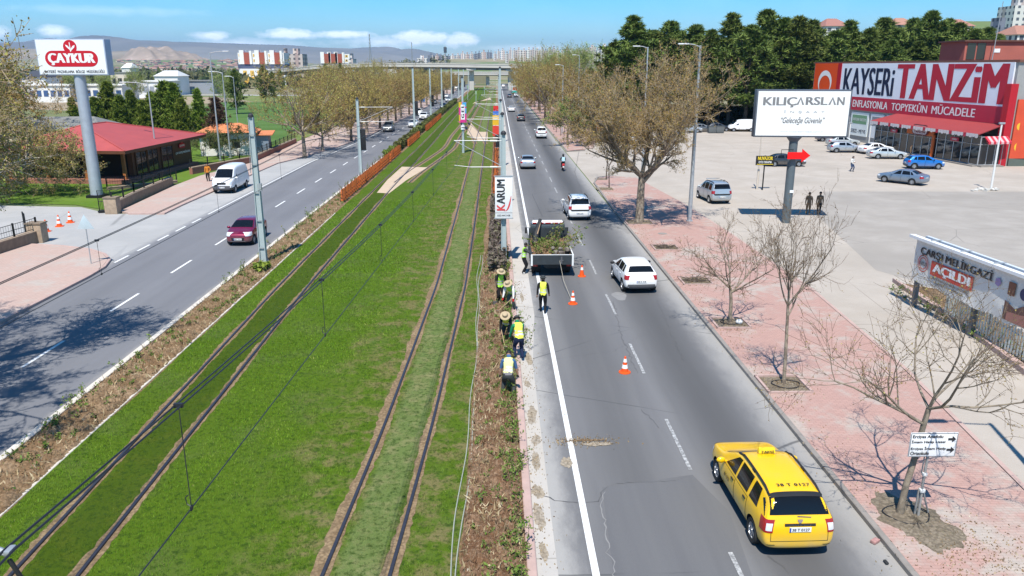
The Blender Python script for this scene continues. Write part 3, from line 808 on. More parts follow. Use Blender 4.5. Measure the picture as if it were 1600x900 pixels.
def broadleaf(seed, H, trunk_h, r0, limbs, width, leaf, leaf_n, twigs=3, levels=4, mats=(None, None, None), upright=.5, shape=1.0, lean=(0, 0), low=.25, droop=0.0, minr=.006):
    """returns builder(root): trunk (with limbs) and crown (twigs + leaves), grown by recursion"""
    R = random.Random(seed); r = np.random.default_rng(seed)
    tr = Tubes(); tw = Tubes(); LP = []
    def rv(): return Vector((R.gauss(0, 1), R.gauss(0, 1), R.gauss(0, 1)))
    def perp(d):
        a = rv(); a -= d*a.dot(d); return a.normalized()
    def run(p, d, L, ra, rb, k, T, wob, up):
        pts = [(p.copy(), d.copy(), ra)]
        for i in range(k):
            d = (d + rv()*wob + Vector((0, 0, up))/k).normalized()
            q = p + d*L/k
            a = ra+(rb-ra)*i/k; b = ra+(rb-ra)*(i+1)/k
            T.seg(p, q, a, b); p = q; pts.append((p.copy(), d.copy(), b))
        return pts
    base = Vector((0, 0, 0)); d = Vector((lean[0], lean[1], 1)).normalized()
    tr.seg(base-Vector((0, 0, .1)), base+d*.35, r0*1.45, r0*1.05)
    tp = run(base+d*.35, d, trunk_h-.35, r0*1.05, r0*.78, 6, tr, .035, 0)
    crown_h = H-trunk_h
    def twig(p, d, L, rr, lv):
        pts = run(p, d, L, rr, max(minr*.6, rr*.45), 3 if lv > 0 else 2, tw, .16, .12*upright-droop*.3)
        if lv > 0:
            for i in range(twigs):
                q, dd, r2 = pts[R.randrange(1, len(pts))]
                nd = (dd*.75 + perp(dd)*R.uniform(.5, 1.0)+Vector((0, 0, .25*upright-droop*.4))).normalized()
                twig(q, nd, L*R.uniform(.42, .72), max(minr, r2*.7), lv-1)
        for q, dd, r2 in pts[1:]:
            for _ in range(leaf_n): LP.append(q+rv()*leaf*.75 - dd*R.uniform(0, L/4))
    def branch(p, d, L, rr, lv):
        T = tr if lv >= levels-1 else tw
        pts = run(p, d, L, rr, rr*.42, 5, T, .10, .30*upright-droop)
        nb = {4: 6, 3: 6, 2: 5}.get(lv, 5)
        for i in range(nb):
            t = R.uniform(low, 1) if i else 1
            k = min(len(pts)-1, max(1, int(t*5+.5))); q, dd, r2 = pts[k]
            nd = (dd*R.uniform(.55, .9) + perp(dd)*R.uniform(.45, .95) + Vector((0, 0, .18*upright))).normalized()
            LL = L*R.uniform(.40, .66)
            if lv <= 2: twig(q, nd, LL, max(minr, r2*.62), 1)
            else: branch(q, nd, LL, max(minr*1.5, r2*.7), lv-1)
    a0 = R.uniform(0, 2*PI)
    for i in range(limbs):
        t = 1 if i < max(3, limbs-2) else R.uniform(.86, .97)
        k = min(6, int(t*6)); q, dd, r2 = tp[k]
        az = a0+2*PI*i/limbs+R.uniform(-.3, .3); el = R.uniform(.35, 1.0)*shape
        el = el if i else 1.25
        nd = Vector((math.cos(az)*math.cos(el)*width, math.sin(az)*math.cos(el)*width, math.sin(el))).normalized()
        branch(q, nd, crown_h*R.uniform(.60, .78)*(1 if i else .84), r2*R.uniform(.55, .72), levels)
    LPn = np.array([tuple(p) for p in LP]) if LP else np.zeros((0, 3))
    def make(root):
        tr.build('trunk', mats[0], root, n=8)
        V1, F1 = tw.arrays(3)
        V2 = leaves_arrays(LPn, leaf, r, elong=1.25); n2 = len(LPn)
        V = np.concatenate([V1, V2]); F = np.concatenate([F1, np.arange(4*n2)+len(V1)])
        mi = np.concatenate([np.zeros(len(F1)//4), np.ones(n2)])
        tint = np.concatenate([np.zeros(len(V1)), np.repeat(np.clip(r.normal(.5, .25, n2), 0, 1), 4)])
        np_mesh('crown', V, F, 4, [mats[1], mats[2]], root, midx=mi, attr=tint)
    return make
def needles_arrays(C, D, rad_, n_per, w, r):
    """each clump centre C (n,3) with direction D gets n_per long triangles fanning outward"""
    n = len(C); m = n*n_per
    Cc = np.repeat(C, n_per, 0); Dd = np.repeat(D, n_per, 0)
    v = r.normal(size=(m, 3)); v /= np.linalg.norm(v, axis=1, keepdims=True)
    v = v*.95+Dd*.75; v /= np.linalg.norm(v, axis=1, keepdims=True)
    L = np.repeat(rad_, n_per)[:, None]*r.uniform(.6, 1.15, (m, 1))
    s = np.cross(v, r.normal(size=(m, 3))); s /= np.linalg.norm(s, axis=1, keepdims=True)
    ww = w*r.uniform(.7, 1.4, (m, 1))
    st = Cc+v*L*.12
    V = np.stack([st-s*ww, st+s*ww, Cc+v*L], 1)
    return V.reshape(-1, 3)
def pine(seed, H, clear=.3, wid=3.2, n_wh=15, per=6, tufts=9, npt=13, m=None, trunk_m=None, tr_r=.2, flat=1.0, tuft=.42, w=.055, tip=.25):
    R = random.Random(seed); r = np.random.default_rng(seed)
    T = Tubes(); C = []; D = []; S = []
    p = Vector((0, 0, -.1)); d = Vector((0, 0, 1))
    N = 12; pts = [p.copy()]
    for i in range(N):
        d = (Vector((0, 0, 1))+Vector((R.gauss(0, .04), R.gauss(0, .04), 0))).normalized()
        q = p+d*(H*.97/N); T.seg(p, q, tr_r*(1-i/N*.85), tr_r*(1-(i+1)/N*.85)); p = q; pts.append(p.copy())
    for k in range(n_wh):
        t = clear+(1-clear)*(k+R.uniform(-.3, .3))/(n_wh-1); t = min(max(t, clear), 1.0)
        f = t*N; i = min(N-1, int(f)); c = pts[i].lerp(pts[i+1], f-i)
        u = (t-clear)/(1-clear)
        rr = wid*(math.sin(PI*min(1, (u*.80+.22)))**.8)*(1-tip*u)
        if flat != 1: rr = wid*(1-u)**flat + .25
        for j in range(per):
            az = R.uniform(0, 2*PI); L = rr*R.uniform(.6, 1.2); el = R.uniform(-.12, .45)+.45*u
            dd = Vector((math.cos(az)*math.cos(el), math.sin(az)*math.cos(el), math.sin(el)))
            q = c.copy(); segs = 3
            for s_ in range(segs):
                dd = (dd+Vector((R.gauss(0, .12), R.gauss(0, .12), R.gauss(0, .08)+.10))).normalized()
                q2 = q+dd*L/segs; T.seg(q, q2, .05*(1-s_/segs)+.012, .05*(1-(s_+1)/segs)+.012)
                for x in range(tufts//segs if s_ else max(1, tufts//6)):
                    e = q.lerp(q2, R.random())
                    off = Vector((R.gauss(0, 1), R.gauss(0, 1), R.gauss(0, .6)))*.15*(1+.25*L)
                    C.append(tuple(e+off)); D.append(tuple((dd*.6+off.normalized()*.5+Vector((0, 0, .45))).normalized())); S.append(tuft*R.uniform(.75, 1.3))
                q = q2
    C = np.array(C); D = np.array(D); S = np.array(S)
    def make(root):
        T.build('trunk', trunk_m or M_barkD, root, n=6)
        V = needles_arrays(C, D, S, npt, w, r); n = len(V)//3
        ct = np.repeat(np.clip(r.normal(.45, .2, len(C)), 0, 1), npt)
        tint = np.repeat(np.clip(ct+r.normal(0, .12, n), 0, 1), 3)
        np_mesh('crown', V, np.arange(3*n), 3, m or M_pine, root, attr=tint)
    return make
def plant(name, make, loc, rz, label, cat='tree', group=None, scale=1):
    o = empty(name, loc, rz, label, cat, group)
    make(o); o.scale = (scale,)*3 if isinstance(scale, (int, float)) else scale
    return o
def replant(src, loc, rz, label, scale=1, group=None):
    o = copy_tree(src); o.location = loc; o.rotation_euler = (0, 0, rz); o['label'] = label
    o.scale = (scale,)*3 if isinstance(scale, (int, float)) else scale
    if group: o['group'] = group
    return o
PM = (M_barkP, M_twigG, M_bud); M_budN = leafmat('near_bud', [(.14, .085, .04), (.20, .125, .05), (.26, .19, .06), (.28, .26, .07)]); PN = (M_barkP, M_twigN, M_budN)
plant('plane_tree', broadleaf(41, 6.6, 2.9, .080, 7, 1.3, .034, 1, twigs=4, levels=3, mats=(bark('near_plane_bark', (.20, .165, .125), (.27, .225, .17), (.12, .095, .075), 7), M_twigN, M_budN), upright=.75, shape=.72, lean=(.12, .05), minr=.005),
      (10.15, 17.2, .1), 0, 'nearest bare young plane tree with a white painted knot, behind the white direction sign')
plant('plane_tree', broadleaf(52, 6.5, 2.9, .085, 6, .55, .034, 1, twigs=4, levels=3, mats=PN, upright=.9, shape=1.0, lean=(.03, .04), minr=.0055, low=.2),
      (10.2, 25.6, .1), 1, 'slender bare young plane tree on the pavement, second from the front', scale=(.72, .72, 1))
plant('plane_tree', broadleaf(63, 4.9, 1.6, .08, 5, 1.0, .036, 1, twigs=4, levels=3, mats=PN, upright=.75, shape=.95, lean=(-.02, .04), minr=.006, low=.2),
      (10.3, 32.6, .1), 2, 'small bare plane tree with a white bag at its foot, beside the white hatchback')
big = plant('plane_tree', broadleaf(79, 12.4, 3.8, .36, 10, .95, .085, 2, twigs=7, levels=4, mats=PM, upright=1.0, shape=1.0, low=.15, minr=.010),
      (10.35, 55.7, .1), .4, 'big budding plane tree with a thick mottled trunk and tree-wide shadow on the pavement', scale=(.84, .84, .87))
rowmk = [broadleaf(201, 10.5, 3.0, .24, 7, 1.25, .13, 4, twigs=6, levels=3, mats=(M_barkD, M_twig, M_bud), upright=.7, shape=.95, minr=.016, low=.15),
         broadleaf(212, 9.4, 2.7, .22, 7, 1.35, .13, 4, twigs=6, levels=3, mats=(M_barkP, M_twig, M_bud), upright=.6, shape=.85, minr=.016, low=.15),
         broadleaf(223, 11.5, 3.2, .26, 7, 1.15, .12, 3, twigs=6, levels=3, mats=(M_barkP, M_twigY, M_bud2), upright=.85, shape=1.05, minr=.016, low=.15)]
GL = 'budding trees in the row beside the left road'
rows_left = [(-23.9, 99, .98, 2), (-23.4, 107, .80, 1), (-22.0, 121, .9, 0), (-21.6, 128.5, .92, 1), (-22.2, 137, .95, 2), (-21.2, 146, .9, 0), (-21.0, 156, .95, 1), (-20.9, 167, .95, 0),
             (-21.1, 178, .9, 2), (-20.6, 190, .95, 0), (-20.5, 203, .9, 1), (-20.4, 218, .95, 0), (-20.3, 235, .9, 2), (-20.3, 254, .95, 1), (-20.3, 276, .95, 0), (-20.2, 300, .9, 2),
             (-20.2, 330, .9, 0), (-20.2, 362, .9, 1)]
srcs = {}
def put_kind(kind, mk, key, loc, rz, label, sc, group, cat='tree'):
    if key in srcs: return replant(srcs[key], loc, rz, label, sc, group)
    srcs[key] = plant(kind, mk, loc, rz, label, cat, group, sc)
    return srcs[key]
rr = random.Random(5)
for i, (x, y, s, k) in enumerate(rows_left):
    put_kind('budding_tree', rowmk[k], ('row', k), (x-.3, y, .1), rr.uniform(0, 6), 'brown budding tree on the left pavement, '+(ORD[i]+' of its row' if i == 0 else ORD[i]+' from the near end'), s, GL)
GB = 'budding trees standing in the meadow behind the left row'
for i, (x, y, s, k) in enumerate([(-31, 150, 1.0, 2), (-33, 166, 1.05, 0), (-30, 184, 1.05, 1), (-35, 196, 1.0, 0), (-31, 214, 1.1, 2), (-37, 232, 1.05, 1), (-31, 250, 1.1, 0), (-39, 270, 1.1, 2), (-33, 292, 1.1, 1), (-44, 215, 1.0, 2), (-50, 250, 1.05, 0), (-47, 285, 1.1, 1), (-58, 300, 1.0, 2), (-36, 320, 1.1, 0), (-28, 345, 1.1, 1)]):
    put_kind('budding_tree', rowmk[k], ('row', k), (x, y, 0), rr.uniform(0, 6), 'brown budding tree in the meadow behind the pavement row, '+ORD[i]+' from the front', s, GB)
GR = 'budding trees in the row beside the right road'
for i, (x, y, s, k) in enumerate([(10.0, 157, 1.12, 2), (10.3, 163.5, 1.0, 0), (9.9, 172, 1.2, 0), (10.6, 181, 1.2, 1), (10.0, 193, 1.25, 1), (10.4, 208, 1.2, 0), (10.2, 226, 1.25, 2), (10.3, 246, 1.25, 1), (10.1, 270, 1.2, 0), (10.0, 300, 1.2, 1), (16, 178, 1.1, 0), (17, 200, 1.2, 1), (18, 226, 1.2, 2)]):
    put_kind('budding_tree', rowmk[k], ('row', k), (x+.5, y, .1), rr.uniform(0, 6), 'brown budding tree beside the right road past the car park, '+ORD[i]+' from the front', (s*.72, s*.72, s), GR)
young = broadleaf(305, 5.2, 2.2, .06, 4, 1.1, .10, 1, twigs=3, levels=2, mats=(M_barkD, M_twig, M_bud), upright=.7, minr=.012)
GY = 'young staked trees on the right pavement'
for i, (x, y, s) in enumerate([(10.5, 72.6, .95), (11.0, 78.2, 1.0), (11.3, 118, .8), (10.5, 123.5, .8), (10.6, 131, .85), (10.3, 137, .85), (10.3, 143, .9), (10.5, 150, .9)]):
    put_kind('young_tree', young, 'young', (x, y, .1), rr.uniform(0, 6), 'thin young tree in its own pavement pit, '+ORD[i]+' from the big plane tree', s, GY)
yellow = broadleaf(317, 6.5, 2.8, .13, 5, 1.5, .17, 4, twigs=4, levels=3, mats=(M_barkD, M_twig, M_fresh), upright=.35, shape=.6, minr=.012)
plant('leafing_tree', yellow, (10.25, 114, .1), .6, 'dark crooked trunk with yellow green new leaves beside the distant right kerb')
plant('leafing_tree', broadleaf(318, 7.2, 2.3, .14, 6, 1.5, .17, 4, twigs=4, levels=3, mats=(M_barkD, M_twig, M_fresh), upright=.35, shape=.6, minr=.012), (18.5, 125, 0), .6, 'yellow green leafing tree behind the low wall at the car park corner')
pop = broadleaf(333, 15, 1.5, .2, 8, .35, .24, 4, twigs=4, levels=3, mats=(M_barkW, M_twigG, M_fresh), upright=1.6, shape=1.25, minr=.02)
for i, (u, Y, s) in enumerate([(868, 300, .95), (884, 310, 1.05), (898, 295, 1.0), (907, 315, 1.05), (858, 330, .85)]):
    put_kind('poplar', pop, 'pop', (at_dist(u, 105, Y).x, Y, 0), i, 'pale green poplar behind the budding row, '+ORD[i]+' in its clump', s, 'poplars beyond the right row')
for i, (u, Y, s) in enumerate([(347, 215, .58), (205, 245, .6), (158, 260, .55), (112, 265, .55)]):
    put_kind('poplar', pop, 'pop', (at_dist(u, 105, Y).x, Y, 0), i+2, ['pale green narrow poplar beside the tall lamp posts on the left', 'pale leafing poplar behind the conifers under the lamp arm', 'pale leafing poplar right of the tea sign post', 'pale leafing poplar left of the tea sign post'][i], s, 'poplars beyond the left garden')
LM = (M_barkW, M_twigG, M_bud2)
plant('plane_tree', broadleaf(81, 11, 2.0, .30, 9, 1.6, .10, 3, twigs=6, levels=4, mats=LM, upright=.38, shape=.65, low=.2, minr=.012), (-45.5, 66, 0), .2, 'large pale-barked budding tree at the left edge, its branches in front of the red roof')
plant('plane_tree', broadleaf(82, 12, 2.5, .30, 7, 1.3, .13, 3, twigs=4, levels=4, mats=(M_barkW, M_twig, M_bud), upright=.5, shape=.8, low=.2, minr=.013), (-63, 96, 0), 1.9, 'brown budding tree behind the left-edge tree, beside the sign post')
plant('plane_tree', broadleaf(83, 15.5, 7.0, .36, 11, 1.5, .075, 3, twigs=7, levels=4, mats=LM, upright=.35, shape=.62, low=.15, minr=.013), (-22.9, 22.8, .12), 2.7, 'large street tree just outside the left edge, shading the left road', scale=(1, 1, 1))
sprmk = [pine(401, 9.5, .06, 2.5, 26, 8, 9, 14, M_spruce, None, .16, flat=.75, tuft=.5, w=.075), pine(402, 8.5, .06, 2.9, 24, 8, 9, 14, M_spruce, None, .16, flat=.7, tuft=.5, w=.075)]
GS = 'green conifers behind the red roofed shop'
for i, (u, vtop, Y, k, w_) in enumerate([(104, 148, 118, 0, .75), (140, 148, 128, 1, 1.0), (160, 126, 132, 0, 1.1), (178, 146, 126, 1, 1.0), (199, 138, 132, 0, 1.0), (216, 152, 124, 1, .95), (228, 140, 132, 0, 1.0), (250, 126, 130, 1, 1.1), (268, 128, 128, 0, 1.05), (278, 150, 122, 1, .9), (303, 136, 126, 0, .8), (125, 160, 120, 1, .9)]):
    hh = 11-(vtop-105)/FPX*Y*1.03
    b = 9.5 if k == 0 else 8.5
    put_kind('conifer', sprmk[k], ('spr', k), (at_dist(u, 105, Y).x, Y, 0), i*1.3, 'bushy green conifer behind the red roof, '+ORD[i].replace('nearest', 'first')+' in the clump', (w_*hh/b*1.05, w_*hh/b*1.05, hh/b), GS)
plant('brown_conifer', pine(405, 7.2, .12, 2.2, 22, 7, 8, 12, M_brownc, None, .13, flat=.7, tuft=.4, w=.05), (at_dist(331, 105, 104).x, 104, 0), 0, 'brownish dry conifer at the shop corner beside the lamp post')
darkmk = pine(411, 11, .18, 3.6, 15, 6, 9, 14, M_pine, None, .2, tuft=.55, w=.075)
for i, (u, vt, Y, lab) in enumerate([(-18, 96, 112, 'dark pine cut by the left edge above the budding tree'), (364, 108, 195, 'dark spreading pine beside the thin lamp post in the left meadow'), (411, 103, 255, 'dark umbrella-shaped pine at the back of the meadow'), (424, 111, 262, 'lower dark pine beside the umbrella-shaped one'),
                                   (436, 108, 330, 'dark pine behind the bare tall tree on the left'), (508, 100, 380, 'dark pine in front of the overpass end'), (532, 99, 390, 'dark narrow pine at the overpass left end')]):
    hh = 11-(vt-105)/FPX*Y*1.03
    put_kind('pine_tree', darkmk, 'dark', (at_dist(u, 105, Y).x, Y, 0), i*1.7, lab, (hh/11*(.95 if i < 3 else .8),)*2+(hh/11,), 'single pines on the left')
for i, (x, y, s) in enumerate([(-35.2, 99.5, .55), (-33.4, 101.5, .62), (-37.5, 101, .5)]):
    put_kind('garden_tree', broadleaf(351, 7, 1.6, .1, 5, 1.1, .16, 4, twigs=3, levels=3, mats=(M_barkD, M_twig, leafmat('dark_leaf', [(.05, .075, .02), (.08, .11, .03), (.11, .14, .04), (.15, .16, .06)])), upright=.6, minr=.012), 'garden', (x, y, 0), i*2.1,
             'small dark garden tree beside the orange roofed hut, '+ORD[i], s, 'garden trees by the hut')
pinemk = [pine(501, 16, .26, 4.4, 12, 8, 15, 15, None, M_barkD, .24, tuft=.62, w=.075), pine(502, 15, .24, 4.8, 11, 8, 16, 15, None, M_barkD, .25, tuft=.62, w=.075, tip=.1), pine(503, 17, .30, 4.0, 12, 8, 15, 15, None, M_barkD, .24, tuft=.62, w=.075, tip=.45)]
GP = 'pines of the wood behind the car park'
wood = [(955, 70, 152, 0), (988, 30, 150, 2), (1018, 52, 158, 1), (1046, 40, 160, 0), (1062, 56, 168, 2), (1086, 44, 156, 1), (1112, 52, 150, 0), (1143, 26, 150, 2), (1170, 44, 146, 1), (1196, 24, 152, 0), (1222, 34, 150, 1), (1247, 30, 147, 2), (1262, 38, 158, 0),
        (1300, 52, 150, 1), (1325, 36, 156, 2), (1352, 50, 152, 0), (1372, 34, 164, 1), (1400, 48, 156, 2), (1418, 36, 172, 0), (1446, 24, 156, 1), (1470, 34, 162, 2), (1494, 42, 160, 0), (1516, 50, 156, 1), (1535, 46, 168, 2), (1283, 66, 148, 0), (1003, 60, 165, 1), (1128, 66, 160, 2), (1210, 60, 165, 0),
        (1386, 66, 148, 0), (1430, 66, 150, 2), (1340, 78, 148, 1), (1480, 66, 150, 1), (1550, 58, 190, 0), (945, 98, 190, 1), (918, 115, 225, 0), (925, 105, 215, 2)]
poly_sheet('wood_floor', [(22, 141), (140, 141), (160, 239), (18, 239)], .02, m_field('needle_floor', (.075, .058, .036), (.11, .085, .05), (.06, .07, .025)))
for i, (u, vt, Y, k) in enumerate(wood):
    p = at_dist(u, 105, Y); z0 = terrain_h(p.x, Y)
    hh = 11-(vt-105)/FPX*Y*1.02-z0; b = (16, 15, 17)[k]
    w_ = (rr.uniform(.92, 1.12))
    put_kind('pine_tree', pinemk[k], ('pine', k), (p.x, Y, z0), rr.uniform(0, 6), 'tall dark green pine of the wood right of the road, '+ORD[i].replace('nearest', 'first')+' along its edge', (w_*min(1.2, hh/b)*1.5,)*2+(hh/b,), GP)
M_wallw = mat('white_render', (.72, .70, .66), .85, var=.08, scale=.4)
M_wallc = mat('cream_render', (.60, .52, .42), .85, var=.1, scale=.4)
M_redroof = mat('red_sheet_roof', (.38, .075, .07), .6, var=.18, scale=.8, bump=.3, bscale=6)
M_wood = mat('brown_cladding', (.115, .045, .022), .6, var=.3, scale=4)
M_woodl = mat('orange_wood', (.34, .125, .04), .6, var=.25, scale=4)
M_win = mat('window_glass', (.018, .022, .026), .06, 0, .1, spec=.6)
M_stone = mat('stone_wall', (.36, .27, .19), .9, var=.4, scale=3.5, bump=.6, bscale=5)
M_stonedk = mat('wall_side', (.23, .175, .125), .9, var=.4, scale=3.5, bump=.6, bscale=5)
M_brick = mat('brick_red', (.30, .13, .095), .9, var=.25, scale=6, bump=.3, bscale=14)
M_iron = mat('black_iron', (.018, .018, .018), .5, .3)
M_tile = mat('clay_tiles', (.56, .20, .085), .8, var=.3, scale=4, bump=.4, bscale=10)
M_grroof = mat('grey_sheet_roof', (.20, .20, .185), .7, var=.15, scale=2)
M_darkw = mat('porch_shade', (.02, .018, .016), .8)
M_steel = mat('grey_steel', (.36, .37, .38), .5, .4, .15)
M_conc = mat('bridge_concrete', (.50, .47, .42), .9, var=.12, scale=.25)
M_concd = mat('bridge_concrete_shaded', (.16, .155, .15), .9, var=.12, scale=.3)  # same concrete darkened: the shade under the deck is in the colour
def tea_shop():
    r = empty('tea_shop', (-42, 80, 0), 0, 'low brown tea shop with a red hipped sheet roof and glazed front', 'shop')
    L = lambda x, y, z=0: (x+42, y-80, z)
    A = Vector((-36.2, 76.6, 0)); B = Vector((-35.0, 91.6, 0)); dirv = (B-A).normalized(); nv = Vector((-dirv.y, dirv.x, 0))
    def W(s, t, z): p = A+dirv*s+nv*t; return (p.x+42, p.y-80, z)
    def boxw(mb, s0, s1, t0, t1, z0, z1):
        P = [W(s0, t0, z0), W(s1, t0, z0), W(s1, t1, z0), W(s0, t1, z0), W(s0, t0, z1), W(s1, t0, z1), W(s1, t1, z1), W(s0, t1, z1)]
        mb.add(P, [(0, 3, 2, 1), (4, 5, 6, 7), (0, 1, 5, 4), (1, 2, 6, 5), (2, 3, 7, 6), (3, 0, 4, 7)])
    D = 12.0; Ls = 15.0
    m = MB(); boxw(m, -.2, Ls+.2, -.2, D+.2, 0, .45); m.build('plinth', M_brick, r)
    m = MB(); boxw(m, 2.2, Ls, .4, D, .45, 3.2); m.build('wall', M_wood, r)
    m = MB(); boxw(m, 2.185, 2.19, .9, D-.5, .5, 3.0); m.build('porch_back', M_darkw, r)  # near-black sheet over the wall: the porch's shade put into its colour
    for k, t in enumerate((.15, 4.0, 8.0, 11.8)):
        m = MB(); boxw(m, .0, .28, t-.14, t+.14, .45, 3.25); m.build('porch_post', M_woodl, r)
    m = MB(); boxw(m, -.15, .35, -.2, D+.2, 3.0, 3.35); m.build('porch_beam', M_woodl, r)
    for k, (s0, s1) in enumerate([(2.8, 4.8), (5.1, 7.1), (8.0, 10.4)]):
        m = MB(); boxw(m, s0, s1, .33, .39, .62, 2.75); w = m.build('window', M_win, r)
        m = MB()
        boxw(m, s0-.10, s0, .28, .42, .5, 2.85); boxw(m, s1, s1+.10, .28, .42, .5, 2.85); boxw(m, s0, s1, .28, .42, 2.75, 2.85); boxw(m, s0, s1, .28, .42, .5, .62); boxw(m, (s0+s1)/2-.03, (s0+s1)/2+.03, .29, .41, .62, 2.75)
        m.build('frame', M_wood, w)
    Mx = Matrix.Translation((0, 0, 0))
    o = W(12.7, .33, 2.5)
    M = facing(o, dirv, (0, 0, 1)) if dirv.cross(Vector((0, 0, 1))).dot(nv) < 0 else facing(o, -dirv)
    m = MB(); m.prism(pill(1.5, .5, 8), .0, .04, M); m.prism(circ(.26, 14, 0, .33), .0, .036, M); sg = m.build('wall_sign', mat('logo_red', (.50, .008, .02), .45), r)
    letters('sign_letters', 'ÇAYKUR', M, 1.1, .26, mat('sign_white', (.78, .78, .78), .5), sg, bold=.03, thick=.05)
    o = W(12.7, .33, 1.8); M2 = M.copy(); M2.translation = Vector(o)
    letters('wall_letters', 'ÇAY SATIŞ MAĞAZASI', M2, 3.4, .36, MATS['sign_white'], r, bold=.03, thick=.05)
    z0, z1 = 3.3, 5.3; e = .6
    c = [W(-e-.6, -e-.3, z0), W(Ls+e+.8, -e-.3, z0+.15), W(Ls+e, D+e, z0+.1), W(-e, D+e, z0)]
    rd = [W(4.6, D*.55, z1), W(Ls-6.0, D*.55, z1)]
    m = MB(); m.add(c+rd, [(0, 1, 5, 4), (1, 2, 5), (2, 3, 4, 5), (3, 0, 4), (3, 2, 1, 0)]); rf = m.build('roof', M_redroof, r)
    m = MB()
    for i in range(4):
        a, b = Vector(c[i]), Vector(c[(i+1) % 4]); m.add([a-Vector((0, 0, .28)), b-Vector((0, 0, .28)), b+Vector((0, 0, .02)), a+Vector((0, 0, .02))], [(0, 1, 2, 3)])
    m.build('fascia', M_wood, rf)
    m = MB()
    for (a, b) in ((c[0], rd[0]), (c[1], rd[1]), (rd[0], rd[1]), (c[2], rd[1]), (c[3], rd[0])): m.tube([Vector(a)+Vector((0, 0, .03)), Vector(b)+Vector((0, 0, .03))], .07, 5)
    m.build('ridge_cap', M_redroof, rf)
    return r
def pill(w, h, n=10):
    r = h/2; P = []
    for k in range(n+1): a = -PI/2+PI*k/n; P.append((w/2-r+r*math.cos(a), r*math.sin(a)))
    for k in range(n+1): a = PI/2+PI*k/n; P.append((-w/2+r+r*math.cos(a), r*math.sin(a)))
    return P
def circ(r, n=20, cx=0, cy=0): return [(cx+r*math.cos(2*PI*k/n), cy+r*math.sin(2*PI*k/n)) for k in range(n)]
tea_shop()
def shed():
    r = empty('outbuilding', (-58, 103, 0), .1, 'grey roofed outbuilding behind the red roofed shop', 'building')
    m = MB(); m.b2(-9, 8, -4, 4, 0, 3.6); m.build('wall', M_wallc, r)
    m = MB(); m.add([(-9.5, -4.5, 3.5), (8.5, -4.5, 3.5), (8.5, 4.5, 3.5), (-9.5, 4.5, 3.5), (-7, 0, 4.9), (6, 0, 4.9)], [(0, 1, 5, 4), (1, 2, 5), (2, 3, 4, 5), (3, 0, 4), (3, 2, 1, 0)]); m.build('roof', M_grroof, r)
    m = MB(); m.b2(-2, 0, -4.03, -3.98, 1, 2.4); m.build('window', M_win, r)
shed()
def hut():
    r = empty('garden_hut', (-35.2, 104, 0), .18, 'small white hut with an orange tiled roof by the pavement wall', 'building')
    m = MB(); m.b2(-3.2, 3.4, -2.2, 2.2, 0, 3.0); m.build('wall', M_wallw, r)
    m = MB(); m.add([(-3.8, -2.8, 2.95), (4.0, -2.8, 2.95), (4.0, 2.8, 2.95), (-3.8, 2.8, 2.95), (-1.4, 0, 4.0), (1.6, 0, 4.0)], [(0, 1, 5, 4), (1, 2, 5), (2, 3, 4, 5), (3, 0, 4), (3, 2, 1, 0)]); m.build('roof', M_tile, r)
    for x in (-1.6, 1.2):
        m = MB(); m.b2(x-.5, x+.5, -2.23, -2.19, 1.0, 2.1); m.build('window', M_win, r)
    m = MB(); m.b2(3.4, 5.2, -1.8, 1.6, 0, 2.6); m.build('lean_to', mat('bluegrey_sheet', (.20, .25, .31), .6), r)
    m = MB(); m.add([(3.2, -2.2, 2.5), (5.8, -2.2, 2.5), (5.8, 2.0, 2.75), (3.2, 2.0, 2.75), (3.2, -2.2, 2.6), (5.8, -2.2, 2.6), (5.8, 2.0, 2.85), (3.2, 2.0, 2.85)], [(0, 3, 2, 1), (4, 5, 6, 7), (0, 1, 5, 4), (1, 2, 6, 5), (2, 3, 7, 6), (3, 0, 4, 7)]); m.build('lean_to_roof', M_tile, r)
hut()
